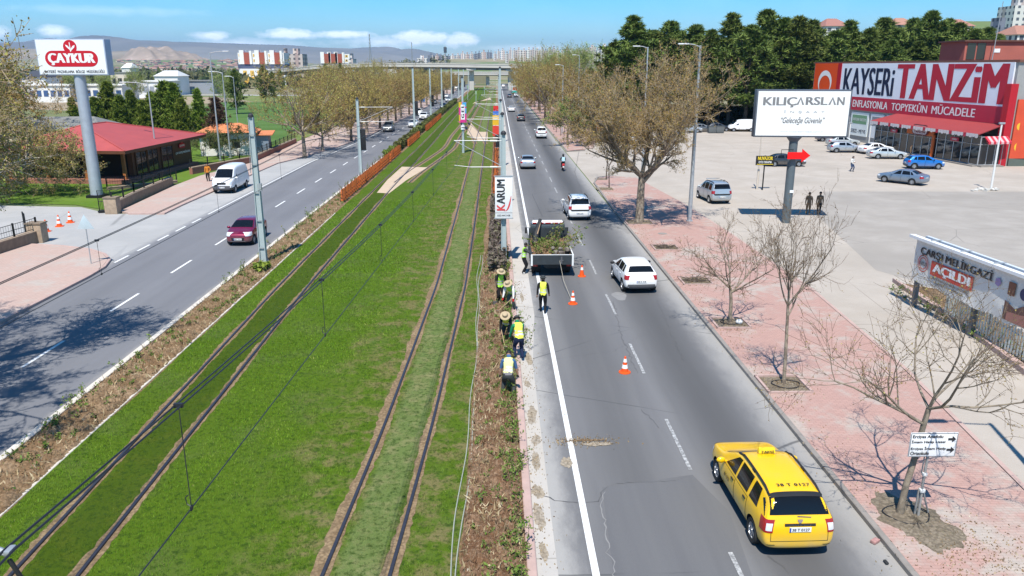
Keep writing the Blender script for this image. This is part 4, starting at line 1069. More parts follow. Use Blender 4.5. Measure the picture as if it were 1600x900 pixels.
def railwall(pts, h, label, rail=True, m_=None, posts=2.0, rh=.85, w=.38, pillar0=False, pillar1=False):
    r = empty('railing_wall', (pts[0][0], pts[0][1], 0), 0, label, 'wall')
    o = Vector((pts[0][0], pts[0][1], 0))
    for a, b in zip(pts, pts[1:]):
        a = Vector((a[0], a[1], 0))-o; b = Vector((b[0], b[1], 0))-o; d = (b-a).normalized(); nn = Vector((-d.y, d.x, 0))*w/2
        m = MB(); P = [a-nn, b-nn, b+nn, a+nn]; m.add([tuple(p) for p in P]+[(p.x, p.y, h) for p in P], [(0, 3, 2, 1), (4, 5, 6, 7), (0, 1, 5, 4), (1, 2, 6, 5), (2, 3, 7, 6), (3, 0, 4, 7)]); m.build('wall_base', m_ or M_stonedk, r)
        m = MB(); nn2 = nn*1.12; P = [a-nn2, b-nn2, b+nn2, a+nn2]; m.add([(p.x, p.y, h) for p in P]+[(p.x, p.y, h+.06) for p in P], [(0, 3, 2, 1), (4, 5, 6, 7), (0, 1, 5, 4), (1, 2, 6, 5), (2, 3, 7, 6), (3, 0, 4, 7)]); m.build('coping', M_stone, r)
        if rail:
            L = (b-a).length; n = max(1, int(L/posts))
            for k in range(n+1):
                p = a+d*(L*k/n); m = MB(); m.box((p.x, p.y, h+.06+rh/2), (.09, .09, rh)); m.build('post', M_iron, r)
            m = MB()
            for z in (h+.16, h+rh*.55, h+rh-.02): m.tube([a+Vector((0, 0, z)), b+Vector((0, 0, z))], .02, 5)
            for k in range(int(L/.22)): p = a+d*(.22*k+.1); m.tube([p+Vector((0, 0, h+.14)), p+Vector((0, 0, h+rh-.02))], .009, 4, caps=False)
            m.build('railing', M_iron, r)
    for f, q in ((pillar0, pts[0]), (pillar1, pts[-1])):
        if f:
            p = Vector((q[0], q[1], 0))-o; m = MB(); m.box((p.x, p.y, .62), (.95, .75, 1.24)); pl = m.build('pillar', M_stone, r, bevel=.02)
            m = MB(); m.box((p.x, p.y, 1.28), (1.05, .85, .08)); m.build('pillar_cap', M_stonedk, pl)
    return r
railwall([(-30.0, 50.3), (-30.6, 44), (-30.9, 30)], .75, 'low stone wall with black railing and end pillar, left of the driveway mouth', pillar0=True)
railwall([(-30.0, 60.6), (-30.7, 66), (-31.4, 75.4)], .80, 'low stone wall with black railing and pillar at the foot of the tea sign', pillar0=True)
railwall([(-32.6, 83.6), (-30.0, 91.8), (-29.2, 94), (-30.2, 118.5)], .7, 'dark brick garden wall with railings beside the hut', m_=M_brick, posts=2.4)
m = MB()
def gate(x, y, rz, lab):
    r = empty('gate', (x, y, 0), rz, lab, 'gate')
    m = MB()
    m.tube([(0, 0, .1), (0, 0, 1.75), (.9, 0, 1.75), (.9, 0, .1), (0, 0, .1)], .04, 6); m.tube([(0, 0, .9), (.9, 0, .9)], .03, 6); m.build('frame', M_iron, r)
    m = MB()
    for k in range(7): m.tube([(.12+.11*k, 0, .12), (.12+.11*k, 0, 1.72)], .012, 4)
    m.build('bars', M_iron, r)
    m = MB(); m.box((.45, 0, .12), (1.1, .5, .12)); m.build('rail_base', M_iron, r)
gate(-31.2, 60.9, .3, 'black iron gate leaf folded against the pillar under the tea sign')
gate(-31.1, 51.0, 2.2, 'black iron gate leaf folded against the pillar left of the driveway')
railwall([(-36.2, 72.6), (-31.6, 77.2)], .25, 'short terrace rail on the tea shop forecourt', posts=1.5, rh=.9)
def store():
    A = Vector((54.6, 127, 0)); B = Vector((58.3, 89.6, 0)); d = (B-A).normalized(); nv = Vector((d.y, -d.x, 0))   # nv points to the road side
    if nv.x > 0: nv = -nv
    r = empty('discount_store', tuple(A), 0, 'discount store with a huge white and red banner, red canopy and glazed front', 'shop')
    def W(s, t, z): p = d*s+nv*t; return Vector((p.x, p.y, z))
    Ls = (B-A).length
    def boxw(mb, s0, s1, t0, t1, z0, z1):
        P = [W(s0, t0, z0), W(s1, t0, z0), W(s1, t1, z0), W(s0, t1, z0), W(s0, t0, z1), W(s1, t0, z1), W(s1, t1, z1), W(s0, t1, z1)]
        mb.add(P, [(0, 3, 2, 1), (4, 5, 6, 7), (0, 1, 5, 4), (1, 2, 6, 5), (2, 3, 7, 6), (3, 0, 4, 7)])
    red = mat('store_red', (.42, .012, .022), .5, var=.08); dk = mat('store_wall', (.30, .30, .29), .8); 
    bw = mat('banner_white', (.72, .74, .80), .55, var=.08, scale=.6, bump=.25, bscale=.9); br = mat('banner_red', (.44, .022, .05), .5, var=.2, scale=.5, bump=.25, bscale=.9); bn = mat('banner_navy', (.012, .016, .045), .5, var=.1); fl = mat('flag_red', (.70, .075, .012), .5, var=.1, scale=.4); ltw = mat('letter_white', (.78, .76, .74), .5, var=.05)
    zt = 11.7; zb = 4.7
    m = MB(); boxw(m, -8.5, Ls+.4, -34, 0, 0, zt-.15); m.build('wall', dk, r)
    m = MB(); boxw(m, -8.7, Ls+.6, -34.2, .12, zt-.15, zt+.12); rf = m.build('roof', mat('roof_brown', (.16, .07, .05), .8), r)
    m = MB(); m.b2(8.3, 17.0, -19, -13, zt+.12, 14.3); h = m.build('roof_hut', mat('hut_red', (.38, .115, .085), .85, var=.2, scale=.5, bump=.2), rf)
    m = MB(); m.b2(8.0, 17.3, -19.3, -12.7, 14.3, 14.5); m.build('hut_roof', mat('hut_roof_brown', (.13, .06, .045), .8), h)
    for k in range(2):
        m = MB(); m.b2(8.6+k*1.35, 9.75+k*1.35, -19.06, -18.95, zt+.3, 14.1); m.build('hut_window', M_win, h)
    m = MB(); m.b2(12.3, 13.1, -19.05, -18.97, 12.9, 13.4); m.build('hut_plate', ltw, h)
    p = Vector((11.6, -20, 0)); m = MB(); m.tube([(p.x, p.y, zt), (p.x+.25, p.y, 19.3)], [.07, .04], 6); m.build('roof_mast', M_steel, rf)
    m = MB(); boxw(m, .6, Ls, .0, .18, zb, zt-.15); bb = m.build('banner', bw, r)
    m = MB(); boxw(m, .6, Ls-.2, .18, .20, zb, zb+1.95); m.build('banner_strip', br, bb)
    m = MB(); boxw(m, -.5, .6, .0, .24, zb, zt-.1); m.build('banner_edge', red, bb)
    def bd(s, z, t=.2): return facing(W(s, t, z), d)
    letters('banner_letters', 'KAYSERi', bd(8.3, zb+4.25), 13.2, 3.9, bn, bb, bold=.028, thick=.004)
    letters('banner_letters', 'TANZiM', bd(26.2, zb+4.45), 20.8, 4.55, mat('letter_red', (.44, .016, .035), .5), bb, bold=.042, thick=.004)
    for s_, w_, t_ in ((9.6, 9.2, 'ENFLASYONLA'), (19.2, 8.0, 'TOPYEKÛN'), (28.3, 8.2, 'MÜCADELE')): letters('banner_letters', t_, bd(s_, zb+.98+(.1 if t_ != 'ENFLASYONLA' else 0), .21), w_, 1.05 if s_ < 10 else 1.25, ltw, bb, bold=.018, thick=.004)
    m = MB(); boxw(m, -8.0, -.6, .0, .2, zb, zt-.1); fp = m.build('flag_panel', fl, r)
    m = MB(); P = []; M = bd(-4.3, 8.6, .205)
    for k in range(25): a = rad(40)+rad(280)*k/24; P.append((1.9*math.cos(a), 2.2*math.sin(a)))
    for k in range(25): a = rad(318)-rad(276)*k/24; P.append((.42+1.52*math.cos(a), 1.78*math.sin(a)))
    P = [(q[1], -q[0]) if False else (-q[1], -q[0]) for q in P]
    n = len(P)//2; vs = [M @ Vector((x, y, .012)) for x, y in P]
    m.add(vs, [(i, i+1, len(P)-2-i, len(P)-1-i) for i in range(n-1)]); m.build('crescent', ltw, fp)
    for k, (s0, s1, c1, c2, t1, t2) in enumerate([(1.0, 4.2, (.30, .03, .03), (.66, .64, .62), 'KASAP', 'KIYMA'), (4.8, 9.6, (.16, .30, .17), (.70, .74, .72), 'ÜRETİCİDEN TÜKETİCİYE', 'SEBZE - MEYVE'), (10.2, 13.6, (.22, .23, .25), (.66, .68, .70), 'YERLİ ÜRETİM', ''), (14.2, 18.0, (.16, .35, .55), (.55, .66, .72), '', 'SÜT')]):
        m = MB(); boxw(m, s0, s1, .0, .10, .9, 4.4); po = m.build('poster', mat('poster_%s' % 'abcd'[k], c2, .6, var=.1, scale=.5), r)
        m = MB(); boxw(m, s0+.4, s1-.4, .10, .115, 2.7, 4.0); m.build('poster_panel', mat('poster_panel_%s' % 'abcd'[k], c1, .6), po)
        if t1: letters('poster_letters', t1, bd((s0+s1)/2, 3.4, .118), (s1-s0)-1.2, .5, ltw, po, bold=.02)
        if t2: letters('poster_letters', t2, bd((s0+s1)/2, 1.6, .105), (s1-s0)-.8, .55, MATS['banner_navy'], po, bold=.02)
    C = Vector((53.4, 110.5, 0))-A; D = Vector((55.1, 88.6, 0))-A; E_ = Vector((57.9, 88.9, 0))-A
    def gl(a, b, z0, z1, bays, name):
        dd = (b-a).normalized(); L = (b-a).length; nn = Vector((dd.y, -dd.x, 0))
        m = MB(); P = [a, b]; m.add([(a.x, a.y, z0), (b.x, b.y, z0), (b.x, b.y, z1), (a.x, a.y, z1)], [(0, 1, 2, 3)]); g_ = m.build(name, M_win, r)
        m = MB()
        for k in range(bays+1):
            q = a+dd*(L*k/bays)+nn*.03; m.tube([(q.x, q.y, z0), (q.x, q.y, z1)], .055, 4)
        for z in (z0+.05, z0+2.35, z1-.05): m.tube([(a+nn*.03).to_tuple()[:2]+(z,), (b+nn*.03).to_tuple()[:2]+(z,)], .05, 4)
        m.build('mullion', mat('alu_frame', (.42, .43, .44), .4, .5), g_)
        return g_
    gl(C, D, .15, 3.5, 14, 'shop_window'); gl(D, E_, .15, 3.4, 3, 'shop_window')
    m = MB(); 
    for a, b in ((C, D), (D, E_)):
        dd = (b-a).normalized(); nn = Vector((dd.y, -dd.x, 0))*.4
        P = [a-nn*.1, b-nn*.1, b+nn*1.6, a+nn*1.6]; m.add([(p.x, p.y, -.02) for p in P]+[(p.x, p.y, .15) for p in P], [(0, 3, 2, 1), (4, 5, 6, 7), (0, 1, 5, 4), (1, 2, 6, 5), (2, 3, 7, 6), (3, 0, 4, 7)])
    m.build('step', M_kerbG, r)
    cr = mat('canopy_red', (.30, .045, .045), .7, var=.12, scale=.5)
    F0 = W(16.6, .2, 4.75); F1 = W(Ls-.2, .2, 4.65)
    c0 = Vector((C.x-.7, C.y+.5, 3.75)); c1 = Vector((D.x-.8, D.y-.6, 3.75)); c2 = Vector((E_.x+.6, E_.y-.6, 3.75))
    m = MB(); m.add([F0, c0, c1, F1, F0-Vector((0, 0, .12)), c0-Vector((0, 0, .12)), c1-Vector((0, 0, .12)), F1-Vector((0, 0, .12))], [(0, 1, 2, 3), (7, 6, 5, 4), (0, 4, 5, 1), (1, 5, 6, 2), (2, 6, 7, 3)]); cn = m.build('canopy', cr, r)
    vw = mat('valance_white', (.62, .55, .54), .7, var=.25, scale=3); 
    m = MB(); L = (c1-c0).length; nsc = 44
    for k in range(nsc):
        a = c0.lerp(c1, k/nsc); b = c0.lerp(c1, (k+.96)/nsc); off = Vector((-.03, 0, 0)); dz = .34+.08*(k % 2)
        m.mi = 1 if k % 5 == 4 else 0
        m.add([a+off, b+off, b+off-Vector((0, 0, dz)), a.lerp(b, .5)+off-Vector((0, 0, dz+.06)), a+off-Vector((0, 0, dz))], [(0, 1, 2, 3, 4)])
    m.build('valance', [vw, br], cn)
    e0 = Vector((D.x+.1, D.y-.35, 3.45)); e1 = Vector((E_.x+.3, E_.y-.1, 3.45))
    for k in range(9):
        m = MB(); a = e0.lerp(e1, k/9); b = e0.lerp(e1, (k+1)/9); o = Vector((0, -.9, -.55))
        m.add([a, b, b+o, a+o, a-Vector((0, 0, .05)), b-Vector((0, 0, .05)), b+o-Vector((0, 0, .25)), a+o-Vector((0, 0, .25))], [(0, 3, 2, 1), (3, 7, 6, 2), (4, 5, 6, 7)])
        m.build('awning_stripe', mat('awning_red', (.50, .03, .05), .7) if k % 2 == 0 else mat('awning_pink', (.62, .38, .38), .7), cn)
    en = C.lerp(D, .50); ed = (D-C).normalized(); en_n = Vector((ed.y, -ed.x, 0)); og = mat('entrance_orange', (.50, .10, .015), .55)
    a = C.lerp(D, .36); b = C.lerp(D, .62); q = en_n*.12
    m = MB(); P = [a+q, b+q, b+q*2.5, a+q*2.5]; m.add([(p.x, p.y, 2.7) for p in P]+[(p.x, p.y, 3.5) for p in P], [(0, 3, 2, 1), (4, 5, 6, 7), (0, 1, 5, 4), (1, 2, 6, 5), (2, 3, 7, 6), (3, 0, 4, 7)])
    for e in (b,): m.tube([(e+q*1.8).to_tuple()[:2]+(.15,), (e+q*1.8).to_tuple()[:2]+(2.9,)], .2, 6)
    gf = m.build('entrance_frame', og, r)
    M = facing((en+q*3.2).to_tuple()[:2]+(3.35,), ed); m = MB(); m.prism(pill(3.4, 1.3), 0, .12, M); sg = m.build('entrance_sign', mat('sign_brown', (.14, .02, .025), .5), r)
    m = MB(); m.prism(pill(3.1, 1.05), .12, .125, M); m.build('sign_inset', mat('sign_pale', (.55, .45, .44), .5), sg)
    M2 = M.copy(); M2.translation = M2 @ Vector((0, .22, 0)); letters('sign_letters', 'KAYSERİ', M2, 2.3, .32, mat('sign_darkred', (.20, .015, .02), .5), sg, bold=.03, thick=.14)
    M2 = M.copy(); M2.translation = M2 @ Vector((0, -.22, 0)); letters('sign_letters', 'TANZİM', M2, 2.3, .36, MATS['sign_darkred'], sg, bold=.03, thick=.14)
    for k, t in enumerate((.22, .80)):
        M = facing((C.lerp(D, t)+q*1.6).to_tuple()[:2]+(2.75,), ed); m = MB(); m.box((0, 0, 0), (1.5, .45, .06)); m.v = [tuple(M @ Vector(v)) for v in m.v]; dn = m.build('door_sign', br, r)
        letters('door_letters', 'GİRİŞ' if k else 'ÇIKIŞ', M, .8, .25, ltw, dn, bold=.03, thick=.05)
    m = MB(); boxw(m, Ls-.2, Ls+.7, -.2, .7, 0, 9.2); m.build('corner_post', red, r)
    p0 = Vector((58.9, 89.0, 0))-A; p1 = Vector((66, 88.6, 0))-A
    m = MB(); m.add([(p0.x, p0.y, .9), (p1.x, p1.y, .9), (p1.x, p1.y, 7.5), (p0.x, p0.y, 7.5)]+[(p0.x, p0.y+.2, .9), (p1.x, p1.y+.2, .9), (p1.x, p1.y+.2, 7.5), (p0.x, p0.y+.2, 7.5)], [(0, 1, 2, 3), (7, 6, 5, 4), (3, 2, 6, 7), (0, 3, 7, 4)]); fp = m.build('side_panel', mat('panel_orange', (.58, .075, .03), .55, var=.15, scale=.8), r)
    for k, (x, z, rr_, c) in enumerate([(.9, 2.2, .55, 'y'), (1.3, 3.4, .5, 'w'), (.7, 4.5, .45, 'y'), (2.6, 2.8, .6, 'w'), (2.2, 1.5, .35, 'y')]):
        m = MB(); M = facing((p0.x+x, p0.y-.012, z), (1, 0, 0)); m.prism(circ(rr_, 14), 0, .02, M); m.build('panel_disc', mat('disc_'+c, (.72, .42, .03) if c == 'y' else (.72, .62, .52), .6), fp)
    m = MB(); m.b2(p0.x, p1.x, p0.y-.02, p0.y+.18, .0, .9); m.build('panel_base', mat('panel_green', (.10, .12, .10), .8), r)
store()
for i, (u, lab) in enumerate([(1112, 'dark grey rubbish bin at the wood edge, left of two'), (1124, 'dark grey rubbish bin at the wood edge, right of two')]):
    q = G(u, 208); r = empty('rubbish_bin', (q.x, q.y, 0), .1, lab, 'bin', 'bins at the wood edge')
    m = MB(); m.box((0, 0, .6), (1.3, .9, 1.0), taper=(1.1, 1.1)); m.build('tub', mat('bin_grey', (.12, .13, .13), .6), r, bevel=.04)
    m = MB(); m.box((0, 0, 1.16), (1.5, 1.05, .12)); m.build('lid', mat('bin_lid', (.08, .09, .09), .6), r, bevel=.04)
railwall([(17.3, 166), (16.6, 145), (16.9, 128), (21.5, 117.5)], .55, 'low dark wall along the back of the distant right pavement', rail=False, m_=M_stonedk, w=.3)
def colour_fence():
    r = empty('playground_fence', (19.5, 150, 0), -.12, 'row of coloured boards of a playground fence behind the far pavement', 'fence')
    cs = [(.62, .12, .05), (.65, .42, .03), (.50, .12, .30), (.10, .30, .52), (.65, .42, .03), (.62, .12, .05)]
    for k in range(9):
        m = MB(); m.b2(-.9, .9, -12+k*2.7, -9.5+k*2.7, .2, 1.7); m.build('board', mat('fence_%s' % 'abcdef'[k % 6], cs[k % 6], .6), r)
colour_fence()
def bridge(name, pts, zt, th, w, piers, label, barrier=.9, pier_w=(1.4, 3.0), cap=True):
    """deck along pts (x,y); top at zt"""
    r = empty(name, (pts[0][0], pts[0][1], 0), 0, label, 'bridge'); o = Vector((pts[0][0], pts[0][1], 0))
    P = [Vector((p[0], p[1], 0))-o for p in pts]; zz = [p[2] if len(p) > 2 else zt for p in pts]
    def strip(mb, off0, off1, za, zb_):
        vs = []
        for i, p in enumerate(P):
            d = (P[min(i+1, len(P)-1)]-P[max(i-1, 0)]).normalized(); nn = Vector((-d.y, d.x, 0))
            vs += [p+nn*off0+Vector((0, 0, zz[i]+za)), p+nn*off1+Vector((0, 0, zz[i]+za)), p+nn*off1+Vector((0, 0, zz[i]+zb_)), p+nn*off0+Vector((0, 0, zz[i]+zb_))]
        fs = []
        for i in range(len(P)-1):
            for k in range(4): fs.append((i*4+k, (i+1)*4+k, (i+1)*4+(k+1) % 4, i*4+(k+1) % 4))
        fs += [(0, 1, 2, 3), tuple((len(P)-1)*4+k for k in (3, 2, 1, 0))]
        mb.add(vs, fs)
    m = MB(); strip(m, -w/2, w/2, -1.35, 0); m.build('deck', M_conc, r)
    m = MB(); strip(m, -w/2+1.1, w/2-1.1, -th-.5, -1.35); m.build('girder', M_concd, r)
    for s in (-1, 1):
        m = MB(); strip(m, s*w/2-.15, s*w/2+.15, 0, .45); m.build('parapet', M_conc, r)
        m = MB()
        vs = []
        for i, p in enumerate(P):
            d = (P[min(i+1, len(P)-1)]-P[max(i-1, 0)]).normalized(); nn = Vector((-d.y, d.x, 0)); vs.append(p+nn*s*w/2+Vector((0, 0, zz[i]+barrier)))
        m.tube(vs, .06, 4)
        for a, b in zip(vs, vs[1:]):
            n = max(1, int((b-a).length/4))
            for k in range(n): q = a.lerp(b, k/n); m.tube([q, q-Vector((0, 0, barrier-.4))], .05, 4)
        m.build('railing', M_steel, r)
    L = [0]
    for a, b in zip(P, P[1:]): L.append(L[-1]+(b-a).length)
    for (x, y) in piers:
        q = Vector((x, y, 0))-o
        zt_ = zz[min(range(len(P)), key=lambda i: (P[i]-q).length)]
        m = MB(); m.box((q.x, q.y, (zt_-th-.9)/2), (pier_w[0]*1.6, pier_w[1], zt_-th-.9)); pr_ = m.build('pier', M_conc, r)
        if cap: m = MB(); m.box((q.x, q.y, zt_-th-.45), (4.5, w*.8, .9), taper=(1.1, 1)); m.build('pier_cap', M_conc, pr_)
    return r
Yb = 400
X = lambda u, Y=Yb: at_dist(u, 105, Y).x
bridge('overpass', [(X(430, 470), 470, 9.0), (X(510, 430), 430, 11.6), (X(600, 412), 412, 12.6), (X(700), 400, 12.4), (X(800), 396, 11.9), (X(880), 400, 10.6), (X(1040), 420, 8.5)], 12.3, 2.0, 11,
       [(X(550, 420), 420), (X(625, 409), 409), (X(682), 402), (X(737), 398), (X(798, 396), 396), (X(862), 399)], 'long pale concrete road overpass on piers crossing the far end of the road')
Yc = 520
bridge('rail_bridge', [(X(690, Yc), Yc), (X(740, Yc), Yc-5), (X(800, Yc), Yc-5), (X(860, Yc), Yc)], 7.6, 1.3, 12, [(X(722, Yc), Yc-4), (X(762, Yc), Yc-5), (X(796, Yc), Yc-5)], 'lower concrete bridge seen beneath the overpass', cap=False)
m = MB(); m.box((0, 0, 3.4), (11, 6, 6.8)); m.v = [(v[0]+X(616, 440), v[1]+440, v[2]+3.4) for v in m.v]
tag(m.build('hoarding', M_wallw), 'white hoarding block under the left half of the overpass', 'hoarding')
slab('embankment', [(X(600, 560), 560), (X(760, 560), 560), (X(760, 600), 600), (X(600, 600), 600)], -.1, 5.5, mat('embankment_grass', (.22, .20, .12), .95, var=.25, scale=.1))
slab('embankment', [(X(806, 430), 430), (X(1000, 470), 470), (X(1010, 520), 520), (X(806, 500), 500)], -.1, 8.2, MATS['embankment_grass'])
def winwall(name, wall, win, cw=3.2, ch=3.0, ww=.45, wh=.5, accent=None):
    """rendered wall with rows of openings, for blocks far away"""
    if name in MATS: return MATS[name]
    t = NT(name); 
    gm = t.n.new('ShaderNodeNewGeometry'); nx = t.xyz(gm.outputs['Normal']); X = t.xyz()
    oi = t.n.new('ShaderNodeObjectInfo')
    hor = t.mix(t.math('GREATER_THAN', t.math('ABSOLUTE', nx[0]), .7), X[0], X[1])
    u = t.math('FRACT', t.math('DIVIDE', t.math('ADD', hor, 200), cw)); v = t.math('FRACT', t.math('DIVIDE', t.math('ADD', X[2], .001), ch))
    a = t.math('MULTIPLY', t.math('LESS_THAN', t.math('ABSOLUTE', t.math('SUBTRACT', u, .5)), ww/2), t.math('LESS_THAN', t.math('ABSOLUTE', t.math('SUBTRACT', v, .5)), wh/2))
    a = t.math('MULTIPLY', a, t.math('LESS_THAN', t.math('ABSOLUTE', nx[2]), .3))
    c = wall
    if accent:
        b = t.math('LESS_THAN', t.math('FRACT', t.math('DIVIDE', t.math('ADD', hor, 201.5), cw*3)), .30)
        c = t.mix(b, wall, accent)
    h = t.n.new('ShaderNodeHueSaturation'); t.put(c, h.inputs['Color']); t.l.new(t.math('ADD', t.math('MULTIPLY', oi.outputs['Random'], .3), .8), h.inputs['Value'])
    c = t.mix(a, h.outputs[0], win)
    t.out(c, .8, 0, .2); MATS[name] = t.m
    return t.m
WW = [winwall('block_white', (.66, .63, .59), (.10, .11, .13), accent=(.50, .42, .38)), winwall('block_pink', (.60, .50, .46), (.12, .11, .12), accent=(.66, .62, .58)), winwall('block_grey', (.20, .215, .25), (.06, .07, .09), cw=2.6, accent=(.42, .40, .39)), winwall('block_beige', (.56, .48, .42), (.13, .12, .12), accent=(.45, .34, .30))]
M_roofr = mat('far_red_roof', (.33, .155, .12), .85, var=.2, rnd=.4)
def tower(x, y, z0, w, d, h, k, label, rz=0, roof=False, group='tower blocks on the skyline'):
    r = empty('apartment_block', (x, y, z0), rz, label, 'apartment block', group)
    m = MB()
    m.b2(-w/2, w/2, -d/2, d/2, -.6, h)
    if w > 14:
        m.b2(-w*.18, w*.18, -d/2-1.4, d/2+1.4, -.6, h+1.2)
    m.build('wall', WW[k], r)
    m = MB()
    if roof: m.add([(-w/2-.6, -d/2-.6, h), (w/2+.6, -d/2-.6, h), (w/2+.6, d/2+.6, h), (-w/2-.6, d/2+.6, h), (-w*.2, 0, h+3.2), (w*.2, 0, h+3.2)], [(0, 1, 5, 4), (1, 2, 5), (2, 3, 4, 5), (3, 0, 4), (3, 2, 1, 0)])
    else: m.b2(-w*.16, w*.16, -d*.2, d*.2, h+(1.25 if w > 14 else .02), h+3.6)
    m.build('roof', M_roofr if roof else WW[k], r)
    return r
R2 = random.Random(12)
def by_pix(u0, u1, vt, Y, k, label, vb=99, roof=False, dd=14, rz=0):
    a = at_dist(u0, vt, Y); b = at_dist(u1, vt, Y); x = (a.x+b.x)/2; z0 = terrain_h(x, Y)
    return tower(x, Y, z0, (b.x-a.x), dd, a.z-z0, k, label, rz, roof)
sky1 = [(652, 668, 91, 1100, 0), (669, 678, 86, 1250, 2), (680, 686, 87, 1300, 3), (686.5, 691, 87.5, 1280, 2), (692, 698, 88, 1350, 0), (699, 703, 88, 1320, 2), (703.5, 711, 87, 1400, 0), (712, 719, 86.5, 1380, 0), (720, 726, 83.5, 1300, 1), (727, 733, 85, 1350, 3), (734, 740, 84, 1320, 0), (741, 746, 84, 1250, 2), (746.5, 751, 83, 1300, 2), (752, 760, 81.5, 1280, 3), (761, 765, 81.5, 1300, 2), (765.5, 769, 82, 1320, 2),
        (771, 776, 84, 1200, 0), (777, 781, 80, 1300, 0), (782, 789, 79, 1250, 0), (789.5, 795, 84, 1100, 0), (795.5, 800, 78, 1300, 1), (801, 806, 79, 1200, 0), (806.5, 815, 78, 1150, 1), (815.5, 822, 79, 1160, 0), (822.5, 830, 78, 1140, 0), (830.5, 836, 77.5, 1200, 1), (836.5, 843, 78.5, 1150, 1), (843.5, 850, 77, 1180, 0), (850.5, 855, 79.5, 1160, 1), (855.5, 862, 77.5, 1140, 0), (863, 868, 76, 1200, 1), (869, 874, 79, 1150, 0),
        (875, 882, 82, 1000, 0), (883, 889, 76.5, 1150, 3), (890, 897, 79, 1120, 0), (898, 904, 80, 1080, 0), (907, 914, 80, 1100, 0), (914.5, 920, 79, 1130, 1), (920, 931, 74, 1200, 1), (918, 928, 82, 900, 0), (932, 938, 79, 1100, 0), (938, 950, 73, 1000, 0), (950, 958, 74, 1050, 1)]
for i, (u0, u1, vt, Y, k) in enumerate(sky1):
    by_pix(u0, u1, vt, Y, k, ('grey' if k == 2 else 'pale') + ' tower block on the far skyline, '+(ORD[i] if i < 40 else 'block %d' % (i+1)).replace('nearest', 'first')+' from the left', roof=False)
for i in range(22):
    u = 812+i*6.4+R2.uniform(-2, 2); Y = R2.uniform(560, 800)
    p = at_dist(u, 100, Y); z0 = terrain_h(p.x, Y)
    r = empty('town_house', (p.x, Y, z0), R2.uniform(-.3, .3), 'pale house below the tower blocks, '+ORD[i].replace('nearest', 'first')+' from the left', 'house', 'houses below the tower blocks')
    w, h = R2.uniform(9, 15), R2.uniform(4, 9)
    m = MB(); m.b2(-w/2, w/2, -5, 5, -2, h); m.build('wall', WW[R2.choice([0, 0, 3])], r)
    m = MB(); m.add([(-w/2-.5, -5.5, h), (w/2+.5, -5.5, h), (w/2+.5, 5.5, h), (-w/2-.5, 5.5, h), (-w*.25, 0, h+2.2), (w*.25, 0, h+2.2)], [(0, 1, 5, 4), (1, 2, 5), (2, 3, 4, 5), (3, 0, 4), (3, 2, 1, 0)]); m.build('roof', M_roofr if i % 3 else M_grroof, r)
for i, (u, v0, v1, Y, lab) in enumerate([(579, 53, 96, 700, 'tall lattice mast above the overpass left half'), (696, 72, 97, 800, 'dark telecom tower on the skyline'), (644, 66, 95, 700, 'thin mast on the skyline left of the telecom tower')]):
    a = at_dist(u, v1, Y); b = at_dist(u, v0, Y); r = empty('telecom_mast', (a.x, Y, 0), 0, lab, 'mast')
    m = MB(); w = 1.1 if i != 2 else .5
    for sx, sy in ((-1, -1), (1, -1), (1, 1), (-1, 1)): m.tube([(sx*w, sy*w, -1), (sx*w*.25, sy*w*.25, b.z)], .14, 4)
    n = 12
    for k in range(n):
        z = b.z*k/n; ww_ = w*(1-.75*k/n); w2 = w*(1-.75*(k+1)/n)
        m.tube([(-ww_, -ww_, z), (w2, -w2, b.z*(k+1)/n)], .09, 4); m.tube([(ww_, -ww_, z), (-w2, -w2, b.z*(k+1)/n)], .09, 4)
    m.build('lattice', M_steel, r)
    if i == 1: m = MB(); m.tube([(0, 0, b.z*.80), (0, 0, b.z*.97)], 1.5, 8); m.build('antenna', mat('antenna_dark', (.08, .09, .11), .7), r)
